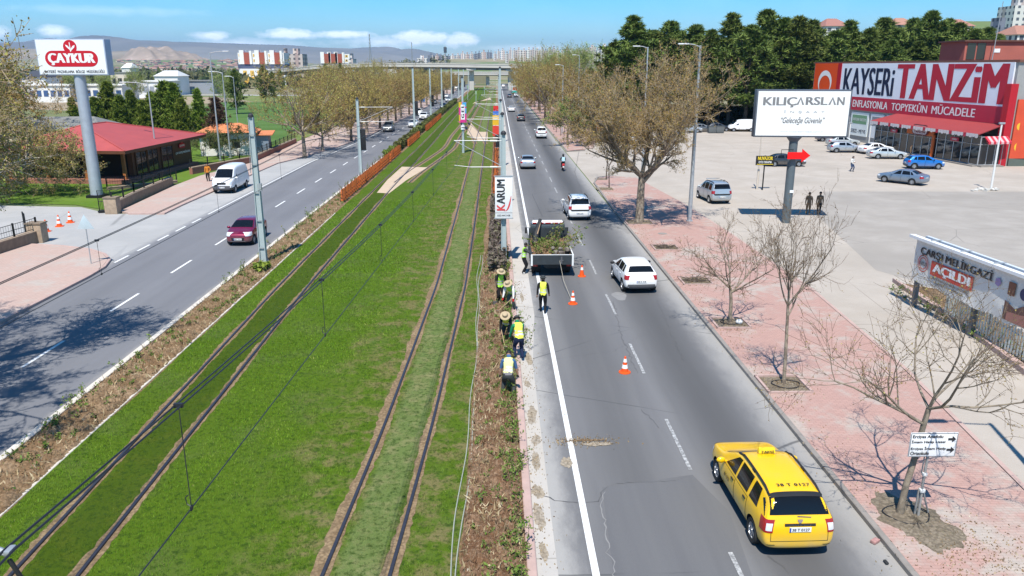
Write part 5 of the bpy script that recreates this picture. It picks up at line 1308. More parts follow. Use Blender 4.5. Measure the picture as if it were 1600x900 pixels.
def yellow_row(u0, u1, vt, vb, Y, label, stairs, yel, low=True):
    a = at_dist(u0, vt, Y); b = at_dist(u1, vt, Y); z1 = a.z; z0 = at_dist(u0, vb, Y).z; W_ = b.x-a.x
    r = empty('apartment_row', (a.x, Y, z0), 0, label, 'apartment block')
    H = z1-z0
    base = MB(); base.b2(0, W_, 0, 14, -z0-.5, H); base.build('wall', mat('row_white', (.76, .74, .70), .8), r)
    ml = mat('row_yellow', (.70, .44, .10), .8); mr = mat('row_red', (.34, .085, .05), .8); md = mat('row_blue', (.07, .085, .14), .8)
    for s in stairs:
        m = MB(); m.b2(W_*s-1.7, W_*s+1.7, -1.3, 3, -.5, H+.2); m.build('stair_panel', mr, r)
        m = MB(); m.b2(W_*s-4.6, W_*s-1.72, -1.0, 4, -.5, H+1.6); m.b2(W_*s+1.72, W_*s+3.2, -1.0, 4, -.5, H+1.2); m.build('stair_wing', MATS['row_white'], r)
    nf = max(2, int(H/3.0)); w0 = None
    for f in range(nf):
        for (x0, x1) in yel:
            n = max(1, int((x1-x0)*W_/3.2))
            for k in range(n):
                x = W_*x0+(x1-x0)*W_*(k+.5)/n
                if w0 is None:
                    m = MB(); m.b2(-1.15, 1.15, -.12, .05, -.8, .9); w0 = m.build('window_panel', ml, r)
                    m = MB(); m.b2(-.45, .45, -.16, -.11, -.35, .75); m.build('pane', M_win, w0); w = w0
                else:
                    w = copy_tree(w0); w.parent = r; KIDS.setdefault(r.name, []).append(w)
                w.location = (x, 0, (f+.5)*H/nf)
    m = MB(); m.b2(-.3, W_+.3, -.6, 14, -3.2, -.55); m.build('podium_band', md, r)
    if low:
        m = MB(); m.b2(2, W_*.95, -5, 0, -z0-.5, -3.3); m.build('lower_wall', MATS['row_white'], r)
        for k in range(int(W_*.9/4.5)):
            m = MB(); m.b2(4+k*4.5, 6.4+k*4.5, -5.1, -4.95, -7.6, -4.4); m.build('lower_panel', ml, r)
        m = MB(); m.b2(3, W_*.4, -5.6, -5.05, -z0-.5, -8.2); m.build('ground_floor', mat('row_ochre', (.62, .36, .05), .8), r)
    return r
yellow_row(371, 443, 82.5, 99, 520, 'white apartment row with yellow window panels and red stair towers, left of the field', (.20, .53, .86), [(.02, .10), (.30, .44), (.64, .78)])
yellow_row(502, 546, 84.5, 98, 640, 'smaller white apartment row with red stair panels left of the overpass', (.18, .42, .66), [(.80, .98)], low=False)
for i, (u0, u1, vt, k, lab) in enumerate([(442, 451, 84, 3, 'narrow yellowish block beside the yellow apartment row'), (451, 476, 84.5, 3, 'brown and yellow gridded apartment block right of the yellow row'), (546, 554, 92, 0, 'small white block right of the red striped row')]):
    by_pix(u0, u1, vt, 560, k, lab)
for (u0, u1, vt, Y, k, rf, lab) in [(1280, 1316, 42, 330, 0, True, 'white block with a red roof rising behind the pines'), (1388, 1420, 40, 360, 1, True, 'red roofed block glimpsed between the pine tops'), (1478, 1508, 42, 360, 0, True, 'red roofed white block behind the pines near the roof mast'),
                                    (1545, 1571, 44, 300, 2, False, 'dark glass office block behind the store roof'), (1573, 1606, 10, 420, 0, False, 'tall white tower at the right edge of the frame'), (1570, 1612, 55, 280, 0, True, 'low white block with a red roof below the tall tower')]:
    by_pix(u0, u1, vt, Y, k, lab, roof=rf)
def low_build(u0, u1, vt, Y, label, wallm, roofm, d=12, gable=False, wins=0, band=None):
    a = at_dist(u0, vt, Y); b = at_dist(u1, vt, Y); w = b.x-a.x; h = a.z
    r = empty('warehouse' if not wins or band else 'house', ((a.x+b.x)/2, Y, 0), 0, label, 'building', None)
    m = MB(); m.b2(-w/2, w/2, 0, d, -.5, h); m.build('wall', wallm, r)
    m = MB()
    if gable: m.add([(-w/2-.4, -.5, h), (w/2+.4, -.5, h), (w/2+.4, d+.5, h), (-w/2-.4, d+.5, h), (-w*.3, d/2, h+gable), (w*.3, d/2, h+gable)], [(0, 1, 5, 4), (1, 2, 5), (2, 3, 4, 5), (3, 0, 4), (3, 2, 1, 0)])
    else: m.b2(-w/2-.3, w/2+.3, -.4, d+.3, h+.01, h+.4)
    m.build('roof', roofm, r)
    for k in range(wins):
        m = MB(); x = -w/2+w*(k+.5)/wins; m.b2(x-w/wins*.33, x+w/wins*.33, -.06, .02, h*.35, h*.72); m.build('window', band or M_win, r)
    return r
wb = mat('shed_blue', (.05, .10, .22), .7); wgr = mat('shed_grey', (.28, .30, .33), .7)
low_build(31, 70, 121, 300, 'white gabled house with a dark roof at the far left', M_wallw, mat('slate_roof', (.055, .06, .075), .8), gable=2.4, wins=0)
low_build(32, 108, 134, 262, 'long white and blue industrial shed at the far left', M_wallw, M_wallw, wins=7, band=wb)
low_build(118, 190, 134, 268, 'second long white and blue shed behind the conifers', M_wallw, M_wallw, wins=6, band=wb)
low_build(200, 262, 128, 300, 'row of low white workshops behind the conifers', M_wallw, M_wallw, wins=6, band=wgr)
low_build(241, 277, 119, 330, 'white two storey house with a pale hipped roof in the left distance', M_wallw, mat('pale_roof', (.62, .62, .60), .8), gable=2.2, wins=6)
low_build(172, 200, 114, 380, 'flat grey and beige depot right of the tea sign', M_wallc, M_grroof, wins=3)
low_build(190, 204, 106, 520, 'small white roofed house far off beside the tea sign', M_wallw, M_wallw, gable=3)
low_build(262, 332, 127, 345, 'long grey flat roofed store behind the service road', wgr, M_grroof, wins=0)
poly_sheet('service_road', [(-300, 352), (-60, 318), (-60, 328), (-300, 364)], .014, M_drive)
poly_sheet('service_yard', [(-330, 260), (-150, 262), (-130, 300), (-330, 330)], .016, M_drive)
for i in range(190):
    u = R2.uniform(182, 372); Y = R2.uniform(1500, 2300); 
    if u < 235 and R2.random() < .5: continue
    p = at_dist(u, 100, Y); z0 = terrain_h(p.x, Y)
    o = None
    if i == 0 or 'vh' not in srcs:
        r = empty('village_house', (p.x, Y, z0), 0, 'tiny red roofed village house below the far hills', 'house', 'village houses below the hills')
        m = MB(); m.b2(-7, 7, -5, 5, -.9, 6); m.mi = 1; m.add([(-8, -6, 6), (8, -6, 6), (8, 6, 6), (-8, 6, 6), (-4, 0, 9), (4, 0, 9)], [(0, 1, 5, 4), (1, 2, 5), (2, 3, 4, 5), (3, 0, 4)])
        m.build('house_body', [mat('village_wall', (.52, .44, .36), .9, rnd=.6), mat('village_roof', (.33, .185, .14), .9, rnd=.6)], r); srcs['vh'] = r
    else:
        r = copy_tree(srcs['vh']); r.location = (p.x, Y, z0)
    r.rotation_euler = (0, 0, R2.uniform(0, 3)); s = R2.uniform(.45, .85); r.scale = (s*1.2, s, s*.8)
def hills(name, Y, prof, m, depth, seed, amp):
    """ridge seen at azimuth points (u, v) of its crest, built at distance Y with its own slope"""
    us = np.linspace(prof[0][0], prof[-1][0], 160); vt = np.interp(us, [q[0] for q in prof], [q[1] for q in prof])
    r = np.random.default_rng(seed); vs = []; ny = 26
    ph = r.uniform(0, 6.28, (6, 2))
    for j in range(ny):
        t = j/(ny-1)
        for i, u in enumerate(us):
            c = at_dist(u, vt[i], Y); hz = max(c.z, 2)
            y = Y-depth+2*depth*t; s = math.sin(PI*min(1, t)) if t <= .5 else 1-(t-.5)*.8
            s = s**.85
            g_ = sum(math.sin((i*.11*(k+1))+ph[k, 0]+t*9*(k+1)*.5+ph[k, 1])/(k+1.5) for k in range(6))
            z = hz*s + amp*g_*math.sin(PI*t)*(.25 if abs(t-.5) < .05 else 1)*min(1, hz/60)
            vs.append((c.x*y/Y, y, z-.8))
    n = len(us); fs = [(j*n+i, j*n+i+1, (j+1)*n+i+1, (j+1)*n+i) for j in range(ny-1) for i in range(n-1)]
    mb = MB(); mb.add(vs, fs); return tag(mb.build(name, m, smooth=True, sharp=rad(80)), kind='structure')
def m_hill(name, a, b, c2, sc):
    t = NT(name); n1 = t.noise(sc, 6, .65); n2 = t.noise(sc*4, 5, .7); n3 = t.noise(sc*.35, 3)
    c = t.mix(t.step(n1, .38, .66), a, b); c = t.mix(t.math('MULTIPLY', t.step(n2, .54, .72), .6), c, c2); c = t.mix(t.math('MULTIPLY', t.step(n3, .5, .65), .5), c, [x*.6 for x in a])
    return t.out(c, .95, 0, .05)
HA = m_hill('far_mountain', (.20, .185, .15), (.27, .245, .20), (.12, .13, .09), .0012)
HB = m_hill('near_hill', (.27, .225, .165), (.34, .29, .22), (.17, .18, .10), .003)
HC = m_hill('quarry_hill', (.27, .215, .16), (.36, .28, .22), (.55, .44, .36), .006)
hills('mountains', 7000, [(-700, 72), (-300, 68), (-60, 68), (10, 66), (60, 64), (110, 69), (150, 66), (200, 66), (260, 65), (330, 66), (400, 69), (450, 70), (500, 74), (560, 76), (620, 82), (650, 87), (700, 97), (760, 103)], HA, 2200, 3, 30)
hills('hill', 3200, [(-600, 84), (-200, 80), (0, 76), (60, 76), (120, 79), (180, 80), (215, 79), (235, 80), (260, 83), (300, 91), (360, 99), (400, 103)], HB, 900, 5, 6)
hills('quarry_hill', 2700, [(150, 103), (185, 92), (205, 80), (222, 76), (234, 71.5), (246, 73), (258, 72), (272, 78), (290, 84), (320, 90), (360, 97), (390, 102)], HC, 420, 8, 9)
def plain_trees():
    r = np.random.default_rng(31); V = []; 
    C_ = []
    for _ in range(520):
        u = r.uniform(-60, 700); Y = r.uniform(420, 1500)
        if 560 < u and Y < 700: continue
        p = at_dist(u, 105, Y)
        h = r.uniform(4, 9)
        for k in range(26):
            v = r.normal(size=3)*np.array([h*.32, h*.32, h*.30]); C_.append((p.x+v[0], Y+v[1], terrain_h(p.x, Y)+h*.5+v[2]))
    V = leaves_arrays(np.array(C_), 3.0, r); n = len(V)//4
    o = np_mesh('far_woods', V, np.arange(4*n), 4, leafmat('far_wood_leaf', [(.045, .065, .02), (.085, .10, .035), (.13, .12, .05), (.17, .15, .07)]), attr=np.repeat(np.clip(r.normal(.5, .25, n//26+1), 0, 1), 26*4)[:4*n])
    tag(o, 'scattered low trees and scrub of the far plain', 'woodland', kind='stuff')
plain_trees()
def paint(name, col, rough=.28, metal=0.0, coat=.6):
    t = NT('car_paint_'+name)
    n = t.noise(2.5, 4); z = t.xyz()[2]; du = t.math('MULTIPLY', t.math('SUBTRACT', 1, t.step(z, .25, .8)), t.math('ADD', .12, t.math('MULTIPLY', n, .5)))
    t.out(t.mix(t.math('ADD', du, t.math('MULTIPLY', t.step(n, .5, .8), .10)), col, (.36, .31, .25)), t.math('ADD', rough, t.math('MULTIPLY', du, .6)), metal, .4)
    t.b.inputs['Coat Weight'].default_value = coat; t.b.inputs['Coat Roughness'].default_value = .05
    return t.m
PW = paint('white', (.80, .80, .79)); PY = paint('yellow', (.86, .50, .004)); PM_ = paint('maroon', (.20, .008, .045), .25, .35)
PS = paint('silver', (.48, .52, .55), .32, .55); PBK = paint('black', (.018, .018, .02)); PB = paint('blue', (.015, .17, .52), .28, .3)
PGB = paint('greyblue', (.20, .27, .36), .3, .5); PG = paint('grey', (.17, .18, .185), .3, .4); PDK = paint('dark', (.035, .04, .05), .28, .3); PSL = paint('pale_silver', (.58, .62, .62), .32, .45)
PDB = paint('darkblue', (.03, .045, .09), .28, .3)
G_glass = mat('car_glass', (.006, .007, .008), .07, 0, .05, spec=.42)
M_tyre = mat('tyre_rubber', (.022, .022, .022), .85, var=.2)
M_rim = mat('wheel_alloy', (.42, .43, .45), .35, .7, .1)
M_blk = mat('black_plastic', (.022, .022, .023), .55, var=.15)
M_seam = mat('panel_gap', (.02, .02, .02), .8)
M_red = mat('tail_lamp_red', (.32, .012, .012), .18, coat=.6)
M_lampw = mat('clear_lamp', (.72, .74, .76), .12, .2, coat=.7)
M_plate = mat('number_plate', (.78, .78, .76), .5)
M_platet = mat('plate_print', (.03, .03, .03), .6)
M_plateb = mat('plate_band', (.02, .07, .35), .5)
M_chrome = mat('chrome', (.6, .6, .6), .15, .95, .05)
M_grey = mat('grey_plastic', (.10, .10, .105), .6)
class Car:
    def __init__(s, name, st, wheels, wr, paint_, windows, front_glass, rear_glass, label, group=None, tail=None, head=None, doors=(), rails=False, trim=.10, mirror=None, rim='star',
                 rear_plate=.62, front_plate=.45, grille=None, two_tone=None, bumper=None, tail_white=False, roof_m=.115, cat='car'):
        s.st = sorted(st); s.name = name
        s.root = empty(name, (0, 0, 0), 0, label, cat, group)
        f = [q[0] for q in s.st]
        s.top = lambda x: float(np.interp(x, f, [q[2] for q in s.st]))
        s.belt = lambda x: float(np.interp(x, f, [q[3] for q in s.st]))
        s.hw = max(q[4] for q in s.st); s.wr = wr
        s.f0, s.f1 = f[0], f[-1]
        body = s.shell(wheels, wr, paint_, trim)
        s.body = body
        bm = bmesh.new(); bm.from_mesh(body.data); s.bvh = BVHTree.FromBMesh(bm); bm.free()
        a, b, w0, w1 = front_glass
        s.cross('windscreen', a, b, w0, w1, 1, G_glass)
        a, b, w0, w1 = rear_glass
        if a is not None: s.cross('rear_window', a, b, w0, w1, -1, G_glass)
        for (b0, b1, t0, t1) in windows:
            for sd_ in (-1, 1): s.side('side_window', b0, b1, t0, t1, sd_, G_glass, roof_m)
        for (d0, d1, zlo) in doors:
            for sd_ in (-1, 1):
                s.sidep('door_gap', [(d0-.012, zlo-.012), (d1+.012, zlo-.012)], [(d0-.012, s.belt(d0)-.035), (d1+.012, s.belt(d1)-.035)], sd_, M_seam, .0035, hide=True)
                d = s.sidep('door', [(d0, zlo), (d1, zlo)], [(d0, s.belt(d0)-.045), (d1, s.belt(d1)-.045)], sd_, paint_, .007)
                hm = MB(); x = d0+.12 if True else d1
                p = s.hit((sd_*3, d0+.15, s.belt(d0)-.13), (-sd_, 0, 0))
                if p:
                    hm.box((p[0].x+sd_*.018, d0+.15, s.belt(d0)-.13), (.03, .17, .035)); hm.build('handle', s.handle_m if hasattr(s, 'handle_m') else (M_blk if cat == 'taxi' else paint_), d, bevel=.008)
        if tail:
            z0, z1, wi, ang = tail
            for sd_ in (-1, 1): s.corner('tail_lamp', sd_, -1, z0, z1, wi, M_red, ang, tail_white)
        if head:
            z0, z1, wi, ang = head
            for sd_ in (-1, 1): s.corner('headlamp', sd_, 1, z0, z1, wi, M_lampw, ang)
        if grille:
            z0, z1, w0 = grille
            s.endp('grille', 1, [(-w0*.9, z0), (w0*.9, z0)], [(-w0, z1), (w0, z1)], M_blk, .008)
        if bumper:
            z0, z1, w0 = bumper
            s.endp('bumper_trim', -1, [(-w0, z0), (w0, z0)], [(-w0*.93, z1), (w0*.93, z1)], M_grey, .009)
        for sgn, z in ((-1, rear_plate), (1, front_plate)):
            if not z: continue
            h = s.hit((0, sgn*5, z), (0, -sgn, 0))
            if h:
                m = MB(); m.box((0, h[0].y+sgn*.016, z), (.50, .02, .115)); o = m.build('number_plate', M_plate, s.root)
                m = MB(); m.box((sgn*-.0+(-.235 if sgn < 0 else .235), h[0].y+sgn*.0285, z), (.035, .003, .11)); m.build('plate_band', M_plateb, o)
                m = MB(); m.box((.02, h[0].y+sgn*.0285, z), (.36, .003, .055)); 
                s.plate = (o, h[0].y+sgn*.03, z) if sgn < 0 else getattr(s, 'plate', None)
                M = facing((.01, h[0].y+sgn*.027, z), (1 if sgn < 0 else -1, 0, 0))
                letters('plate_letters', '38 T 0127' if cat == 'taxi' else '38 K 418', M, .40, .07, M_platet, o, bold=.02, thick=.003)
        if mirror:
            fx, z = mirror
            for sd_ in (-1, 1):
                m = MB(); m.ball((sd_*(s.hw+.10), fx, z), (.12, .065, .085), 10, 6)
                m.tube([(sd_*(s.hw-.12), fx+.02, z-.05), (sd_*(s.hw+.05), fx, z-.03)], .03, 6)
                m.build('wing_mirror', paint_ if not two_tone else M_blk, s.root, smooth=True)
        if rails:
            for sd_ in (-1, 1):
                a, b, y0 = rails
                pts = []
                for k in range(9):
                    x = a+(b-a)*k/8; h = s.hit((sd_*y0, x, 3), (0, 0, -1)); z = h[0].z if h else s.top(x)
                    pts.append((sd_*y0, x, z+(.055 if 0 < k < 8 else .005)))
                m = MB(); m.tube(pts, .026, 8)
                for k in (0, 4, 8): m.box((pts[k][0], pts[k][1], pts[k][2]-.03), (.05, .16, .07))
                m.build('roof_rail', M_blk, s.root, smooth=True)
        tw = MB(); T = Matrix.Rotation(PI/2, 4, 'Y'); w = .20
        tw.lathe([(wr*.62, -w/2+.015), (wr*.92, -w/2), (wr, -w/2+.035), (wr, w/2-.035), (wr*.92, w/2), (wr*.62, w/2-.015), (wr*.6, 0)], 28, T)
        rm = MB(); rm.lathe([(wr*.66, -.02), (wr*.66, .075), (wr*.60, .085), (wr*.56, .03), (.001, .03)], 24, T)
        for k in range(5 if rim == 'star' else 9):
            an = 2*PI*k/(5 if rim == 'star' else 9); Rm = T @ Matrix.Rotation(an, 4, 'Z')
            c = Rm @ Vector((wr*.30, 0, .06)); rm.box(c, (wr*.60, wr*(.17 if rim == 'star' else .08), .035), Rm)
        rm.lathe([(.055, .05), (.05, .09), (.001, .092)], 12, T)
        t0 = None; r0 = None
        for fx in wheels:
            for sd_ in (-1, 1):
                if t0 is None:
                    t0 = tw.build('wheel', M_tyre, s.root, smooth=True); r0 = rm.build('rim', M_rim, t0, smooth=True); t = t0
                else:
                    t = bpy.data.objects.new('wheel', t0.data); COL.objects.link(t); note(t, s.root)
                    r = bpy.data.objects.new('rim', r0.data); COL.objects.link(r); note(r, t)
                t.location = (sd_*(s.hw-.115), fx, wr); t.rotation_euler = (rr.uniform(0, 6)*0, 0, 0 if sd_ > 0 else PI)
    def hit(s, o, d):
        r = s.bvh.ray_cast(Vector(o), Vector(d))
        return (r[0], r[1]) if r[0] is not None else None
    def shell(s, wheels, wr, paint_, trim):
        bm = bmesh.new(); rings = []
        for (f, zb, zt, zl, hw, tw) in s.st:
            h = zt-zl
            half = [(0, zb), (hw*.78, zb), (hw*.955, zb+.10*min(1, (zl-zb)/.5)), (hw, zb+.45*(zl-zb)), (hw*.992, zb+.80*(zl-zb)), (hw*.955, zl),
                    (max(tw*1.015, hw*.955-.35*h*1.0) if h > .2 else hw*.93, zl+(.55*h)), (tw, zl+.86*h), (tw*.88, zl+.965*h), (tw*.45, zt), (0, zt+.006)]
            if h > .2:
                half[6] = (hw*.955+(tw-hw*.955)*.62, zl+.55*h)
            ring = [bm.verts.new((y, f, z)) for y, z in half]
            ring += [bm.verts.new((-y, f, z)) for y, z in reversed(half[1:-1])]
            rings.append(ring)
        n = len(rings[0])
        for a, b in zip(rings, rings[1:]):
            for k in range(n): bm.faces.new((a[k], b[k], b[(k+1) % n], a[(k+1) % n]))
        bm.faces.new(rings[0]); bm.faces.new(rings[-1][::-1])
        bmesh.ops.recalc_face_normals(bm, faces=bm.faces)
        me = bpy.data.meshes.new('body'); bm.to_mesh(me); bm.free()
        o = bpy.data.objects.new('body', me); COL.objects.link(o)
        ss = o.modifiers.new('s', 'SUBSURF'); ss.levels = 2; ss.render_levels = 2
        cm = MB(); T = Matrix.Rotation(PI/2, 4, 'Y')
        for fx in wheels:
            for sd_ in (-1, 1): cm.lathe([(wr+.055, -.17), (wr+.055, .17)], 28, T, (sd_*(s.hw-.08), fx, wr+.01))
        cut = cm.build('cutter', M_blk)
        bo = o.modifiers.new('b', 'BOOLEAN'); bo.operation = 'DIFFERENCE'; bo.object = cut; bo.solver = 'EXACT'
        dg = bpy.context.evaluated_depsgraph_get()
        new = bpy.data.meshes.new_from_object(o.evaluated_get(dg))
        bpy.data.objects.remove(o); bpy.data.objects.remove(cut)
        new.name = 'body'; new.materials.clear(); new.materials.append(paint_); new.materials.append(M_blk)
        for p in new.polygons:
            c = p.center; p.use_smooth = True; m = 0
            if c.z < min(q[1] for q in s.st)+trim: m = 1
            for fx in wheels:
                dd = math.hypot(c.y-fx, c.z-wr-.01)
                if dd < wr+.07 and (dd > wr+.045 and abs(p.normal.x) < .35 or abs(c.x) < s.hw-.2): m = 1
            p.material_index = m
        new.set_sharp_from_angle(angle=rad(42))
        o = bpy.data.objects.new('body', new); COL.objects.link(o)
        return note(o, s.root)
    def grid(s, name, bot, top, d, m, off, rows=6, cols=14, parent=None, smooth=True):
        """bot/top: 3-D corner pairs; the ruled patch between them is laid onto the body along d"""
        d = Vector(d).normalized()
        vs = []; ok = []
        for j in range(rows+1):
            for i in range(cols+1):
                a = Vector(bot[0]).lerp(Vector(bot[1]), i/cols); b = Vector(top[0]).lerp(Vector(top[1]), i/cols)
                p = a.lerp(b, j/rows)
                h = s.hit(p-d*2.2, d)
                if h and (h[0]-p).length < .9: vs.append(h[0]+h[1]*off); ok.append(True)
                else: vs.append(p); ok.append(False)
        mb = MB(); fs = []
        for j in range(rows):
            for i in range(cols):
                q = (j*(cols+1)+i, j*(cols+1)+i+1, (j+1)*(cols+1)+i+1, (j+1)*(cols+1)+i)
                if all(ok[k] for k in q): fs.append(q)
        if not fs: return None
        a, b, c = vs[fs[0][0]], vs[fs[0][1]], vs[fs[0][2]]
        if (b-a).cross(c-a).dot(d) > 0: fs = [f[::-1] for f in fs]
        mb.add(vs, fs)
        return mb.build(name, m, parent or s.root, smooth=smooth)
    def side(s, name, b0, b1, t0, t1, sd_, m, roof_m):
        z = lambda x: s.top(x)-roof_m
        bz = lambda x: s.belt(x)+.02
        x = sd_*s.hw
        s.grid(name, ((x, b0, bz(b0)), (x, b1, bz(b1))), ((x, t0, z(t0)), (x, t1, z(t1))), (-sd_, 0, 0), m, .006)
    def sidep(s, name, bot, top, sd_, m, off, hide=False):
        x = sd_*s.hw
        return s.grid(name, [(x, *p) for p in bot], [(x, *p) for p in top], (-sd_, 0, 0), m, off, rows=8, cols=10)
    def cross(s, name, fa, fb, w0, w1, sgn, m):
        """glass across the car between stations fa (low) and fb (high)"""
        za, zb_ = s.top(fa), s.top(fb)
        n = Vector((0, (zb_-za), (fa-fb))); n = n if n.z > 0 else -n
        if abs(n.z) < .25*n.length: n = Vector((0, sgn, .25))
        s.grid(name, ((-w0, fa, za), (w0, fa, za)), ((-w1, fb, zb_), (w1, fb, zb_)), -n, m, .006, rows=8, cols=16)
    def corner(s, name, sd_, sgn, z0, z1, wi, m, ang=45, white=False):
        """lamp wrapped round a corner"""
        an = rad(ang); d = Vector((-sd_*math.sin(an), -sgn*math.cos(an), 0))
        t = Vector((d.y, -d.x, 0)) 
        end = s.f1 if sgn > 0 else s.f0
        c = Vector((sd_*(s.hw-.10), end-sgn*.12, 0))
        a = c-t*wi/2; b = c+t*wi/2
        o = s.grid(name, (a+Vector((0, 0, z0)), b+Vector((0, 0, z0))), (a+Vector((0, 0, z1)), b+Vector((0, 0, z1))), d, m, .009, rows=6, cols=8)
        if white and o:
            k = .5; inner = a if (a-Vector((0, end, 0))).xy.length < (b-Vector((0, end, 0))).xy.length else b
            other = b if inner is a else a
            p0 = inner.lerp(other, .06); p1 = inner.lerp(other, .42)
            s.grid('reversing_lamp', (p0+Vector((0, 0, z0+.05)), p1+Vector((0, 0, z0+.05))), (p0+Vector((0, 0, z0+.22)), p1+Vector((0, 0, z0+.22))), d, M_lampw, .012, rows=4, cols=4, parent=o)
    def endp(s, name, sgn, bot, top, m, off, rows=4, cols=12):
        e = s.f1 if sgn > 0 else s.f0
        return s.grid(name, [(p[0], e, p[1]) for p in bot], [(p[0], e, p[1]) for p in top], (0, -sgn, 0), m, off, rows, cols)
def repaint(root, new, old_names=('body', 'door', 'wing_mirror', 'handle')):
    for ch in root.children_recursive:
        if ch.name.split('.')[0] in old_names and ch.material_slots and ch.material_slots[0].material.name.startswith('car_paint'):
            ch.material_slots[0].link = 'OBJECT'; ch.material_slots[0].material = new
def place(root, x, y, head, z=.012):
    """head: degrees from +Y, clockwise"""
    root.location = (x, y, z); root.rotation_euler = (0, 0, -rad(head))
def again(src, x, y, head, label, paint_=None, group=None, scale=1, cat=None):
    o = copy_tree(src); o['label'] = label
    if group: o['group'] = group
    elif 'group' in o.keys(): del o['group']
    place(o, x, y, head)
    o.scale = (scale,)*3 if isinstance(scale, (int, float)) else scale
    if paint_: 
        def walk(q):
            for ch in q:
                for sl in ch.material_slots[:1]:
                    if sl.material and sl.material.name.startswith('car_paint') and ch.name.split('.')[0] in ('body', 'door', 'wing_mirror', 'handle'):
                        sl.link = 'OBJECT'; sl.material = paint_
                walk(ch.children)
        bpy.context.view_layer.update()
        walk(o.children)
    return o
GRD = 'vehicles driving on the right road'; GLD = 'vehicles driving on the left road'; GLOT = 'cars parked on the car park'
ST_WAGON = [(2.25, .42, .60, .56, .50, .42), (2.19, .27, .74, .64, .72, .60), (1.98, .20, .87, .79, .83, .72), (1.5, .18, .965, .88, .865, .75), (1.12, .18, 1.03, .93, .868, .74), (.75, .18, 1.23, .94, .868, .70),
            (.32, .18, 1.45, .95, .868, .645), (0, .18, 1.505, .955, .868, .635), (-.7, .18, 1.53, .97, .868, .635), (-1.5, .18, 1.51, .985, .865, .63), (-1.88, .2, 1.47, .99, .855, .62), (-2.02, .22, 1.38, .995, .85, .625), (-2.17, .26, 1.02, .97, .83, .68), (-2.23, .32, .86, .78, .78, .66), (-2.25, .42, .66, .6, .62, .5)]
taxi = Car('taxi', ST_WAGON, (1.40, -1.48), .315, PY, [(.70, -.05, .18, -.05), (-.15, -.92, -.15, -.92), (-1.06, -1.60, -1.06, -1.45)], (1.08, .36, .70, .58), (-2.13, -1.90, .78, .69),
           'yellow taxi estate car with black roof rails and a TAKSİ sign, in the nearest lane', GRD, tail=(.72, 1.02, .34, 38), head=(.62, .80, .45, 40), doors=[(-.10, 1.0, .30), (-1.02, -.14, .30)], rails=(.30, -1.72, .60), mirror=(.72, 1.0),
           rear_plate=.80, grille=(.42, .56, .4), tail_white=True, cat='taxi', rim='star')
def taxi_extras():
    s = taxi
    o = s.endp('tailgate_strip', -1, [(-.36, .875), (.36, .875)], [(-.36, .935), (.36, .935)], M_blk, .014)
    h = s.hit((0, -5, .905), (0, 1, 0)); M = facing((0, h[0].y-.018, .905), (1, 0, 0))
    letters('strip_letters', 'LOGAN MCV', M, .5, .033, M_chrome, o, bold=.02, spacing=1.5, thick=.004)
    h = s.hit((0, -5, .985), (0, 1, 0)); m = MB()
    m.prism([(-.06, .045), (.06, .045), (.06, .01), (.022, -.045), (-.022, -.045), (-.06, .01)], 0, .012, facing((0, h[0].y-.006, .985), (1, 0, 0), (0, .25, 1))); m.build('badge', M_chrome, s.root)
    s.grid('roof_spoiler', ((-.60, -1.90, s.top(-1.9)), (.60, -1.90, s.top(-1.9))), ((-.59, -1.74, s.top(-1.74)), (.59, -1.74, s.top(-1.74))), (0, .2, -1), M_blk, .012, rows=4)
    s.grid('wiper', ((-.06, -2.10, 1.06), (.26, -2.10, 1.04)), ((-.06, -2.10, 1.085), (.26, -2.10, 1.06)), (0, 1, -.25), M_grey, .014, rows=2, cols=6)
    for x0 in (-.67, .66): s.endp('tailgate_gap', -1, [(x0, .50), (x0+.012, .50)], [(x0-.02, 1.0), (x0-.008, 1.0)], M_seam, .006, rows=8, cols=1)
    s.endp('tailgate_gap', -1, [(-.66, .50), (.66, .50)], [(-.66, .512), (.66, .512)], M_seam, .006, rows=1, cols=16)
    for x0 in (-.74, .56): s.endp('bumper_slit', -1, [(x0, .40), (x0+.18, .40)], [(x0, .415), (x0+.18, .415)], M_seam, .007, rows=1, cols=4)
    z = s.top(.12)
    m = MB(); m.box((0, .16, z+.075), (.44, .16, .13), taper=(.92, .55)); sg = m.build('roof_sign', mat('taxi_sign', (.82, .58, .02), .4), s.root, bevel=.02)
    letters('sign_letters', 'TAKSİ', facing((0, .077, z+.075), (1, 0, 0), (0, .25, 1)), .32, .075, M_platet, sg, bold=.04, thick=.012)
    letters('roof_number', '38 T 0127', Matrix.Translation((.05, -1.50, s.top(-1.5)+.006)), .78, .115, M_platet, s.root, bold=.02, spacing=1.2, thick=.012)
    h = s.hit((-3, .45, .66), (1, 0, 0))
    if h: letters('door_mark', '38 T 0127', facing((h[0].x-.012, .45, .66), (0, -1, 0)), .42, .11, M_platet, s.root, bold=.02, thick=.006)
    for x in (-1, 1):
        s.sidep('wheel_trim', [(.0, 0)]*0 or [(-2.1, .30), (-1.9, .30)], [(-2.1, .34), (-1.9, .34)], x, M_blk, .008)
taxi_extras()
place(taxi.root, 6.86, 17.72, -1.0)
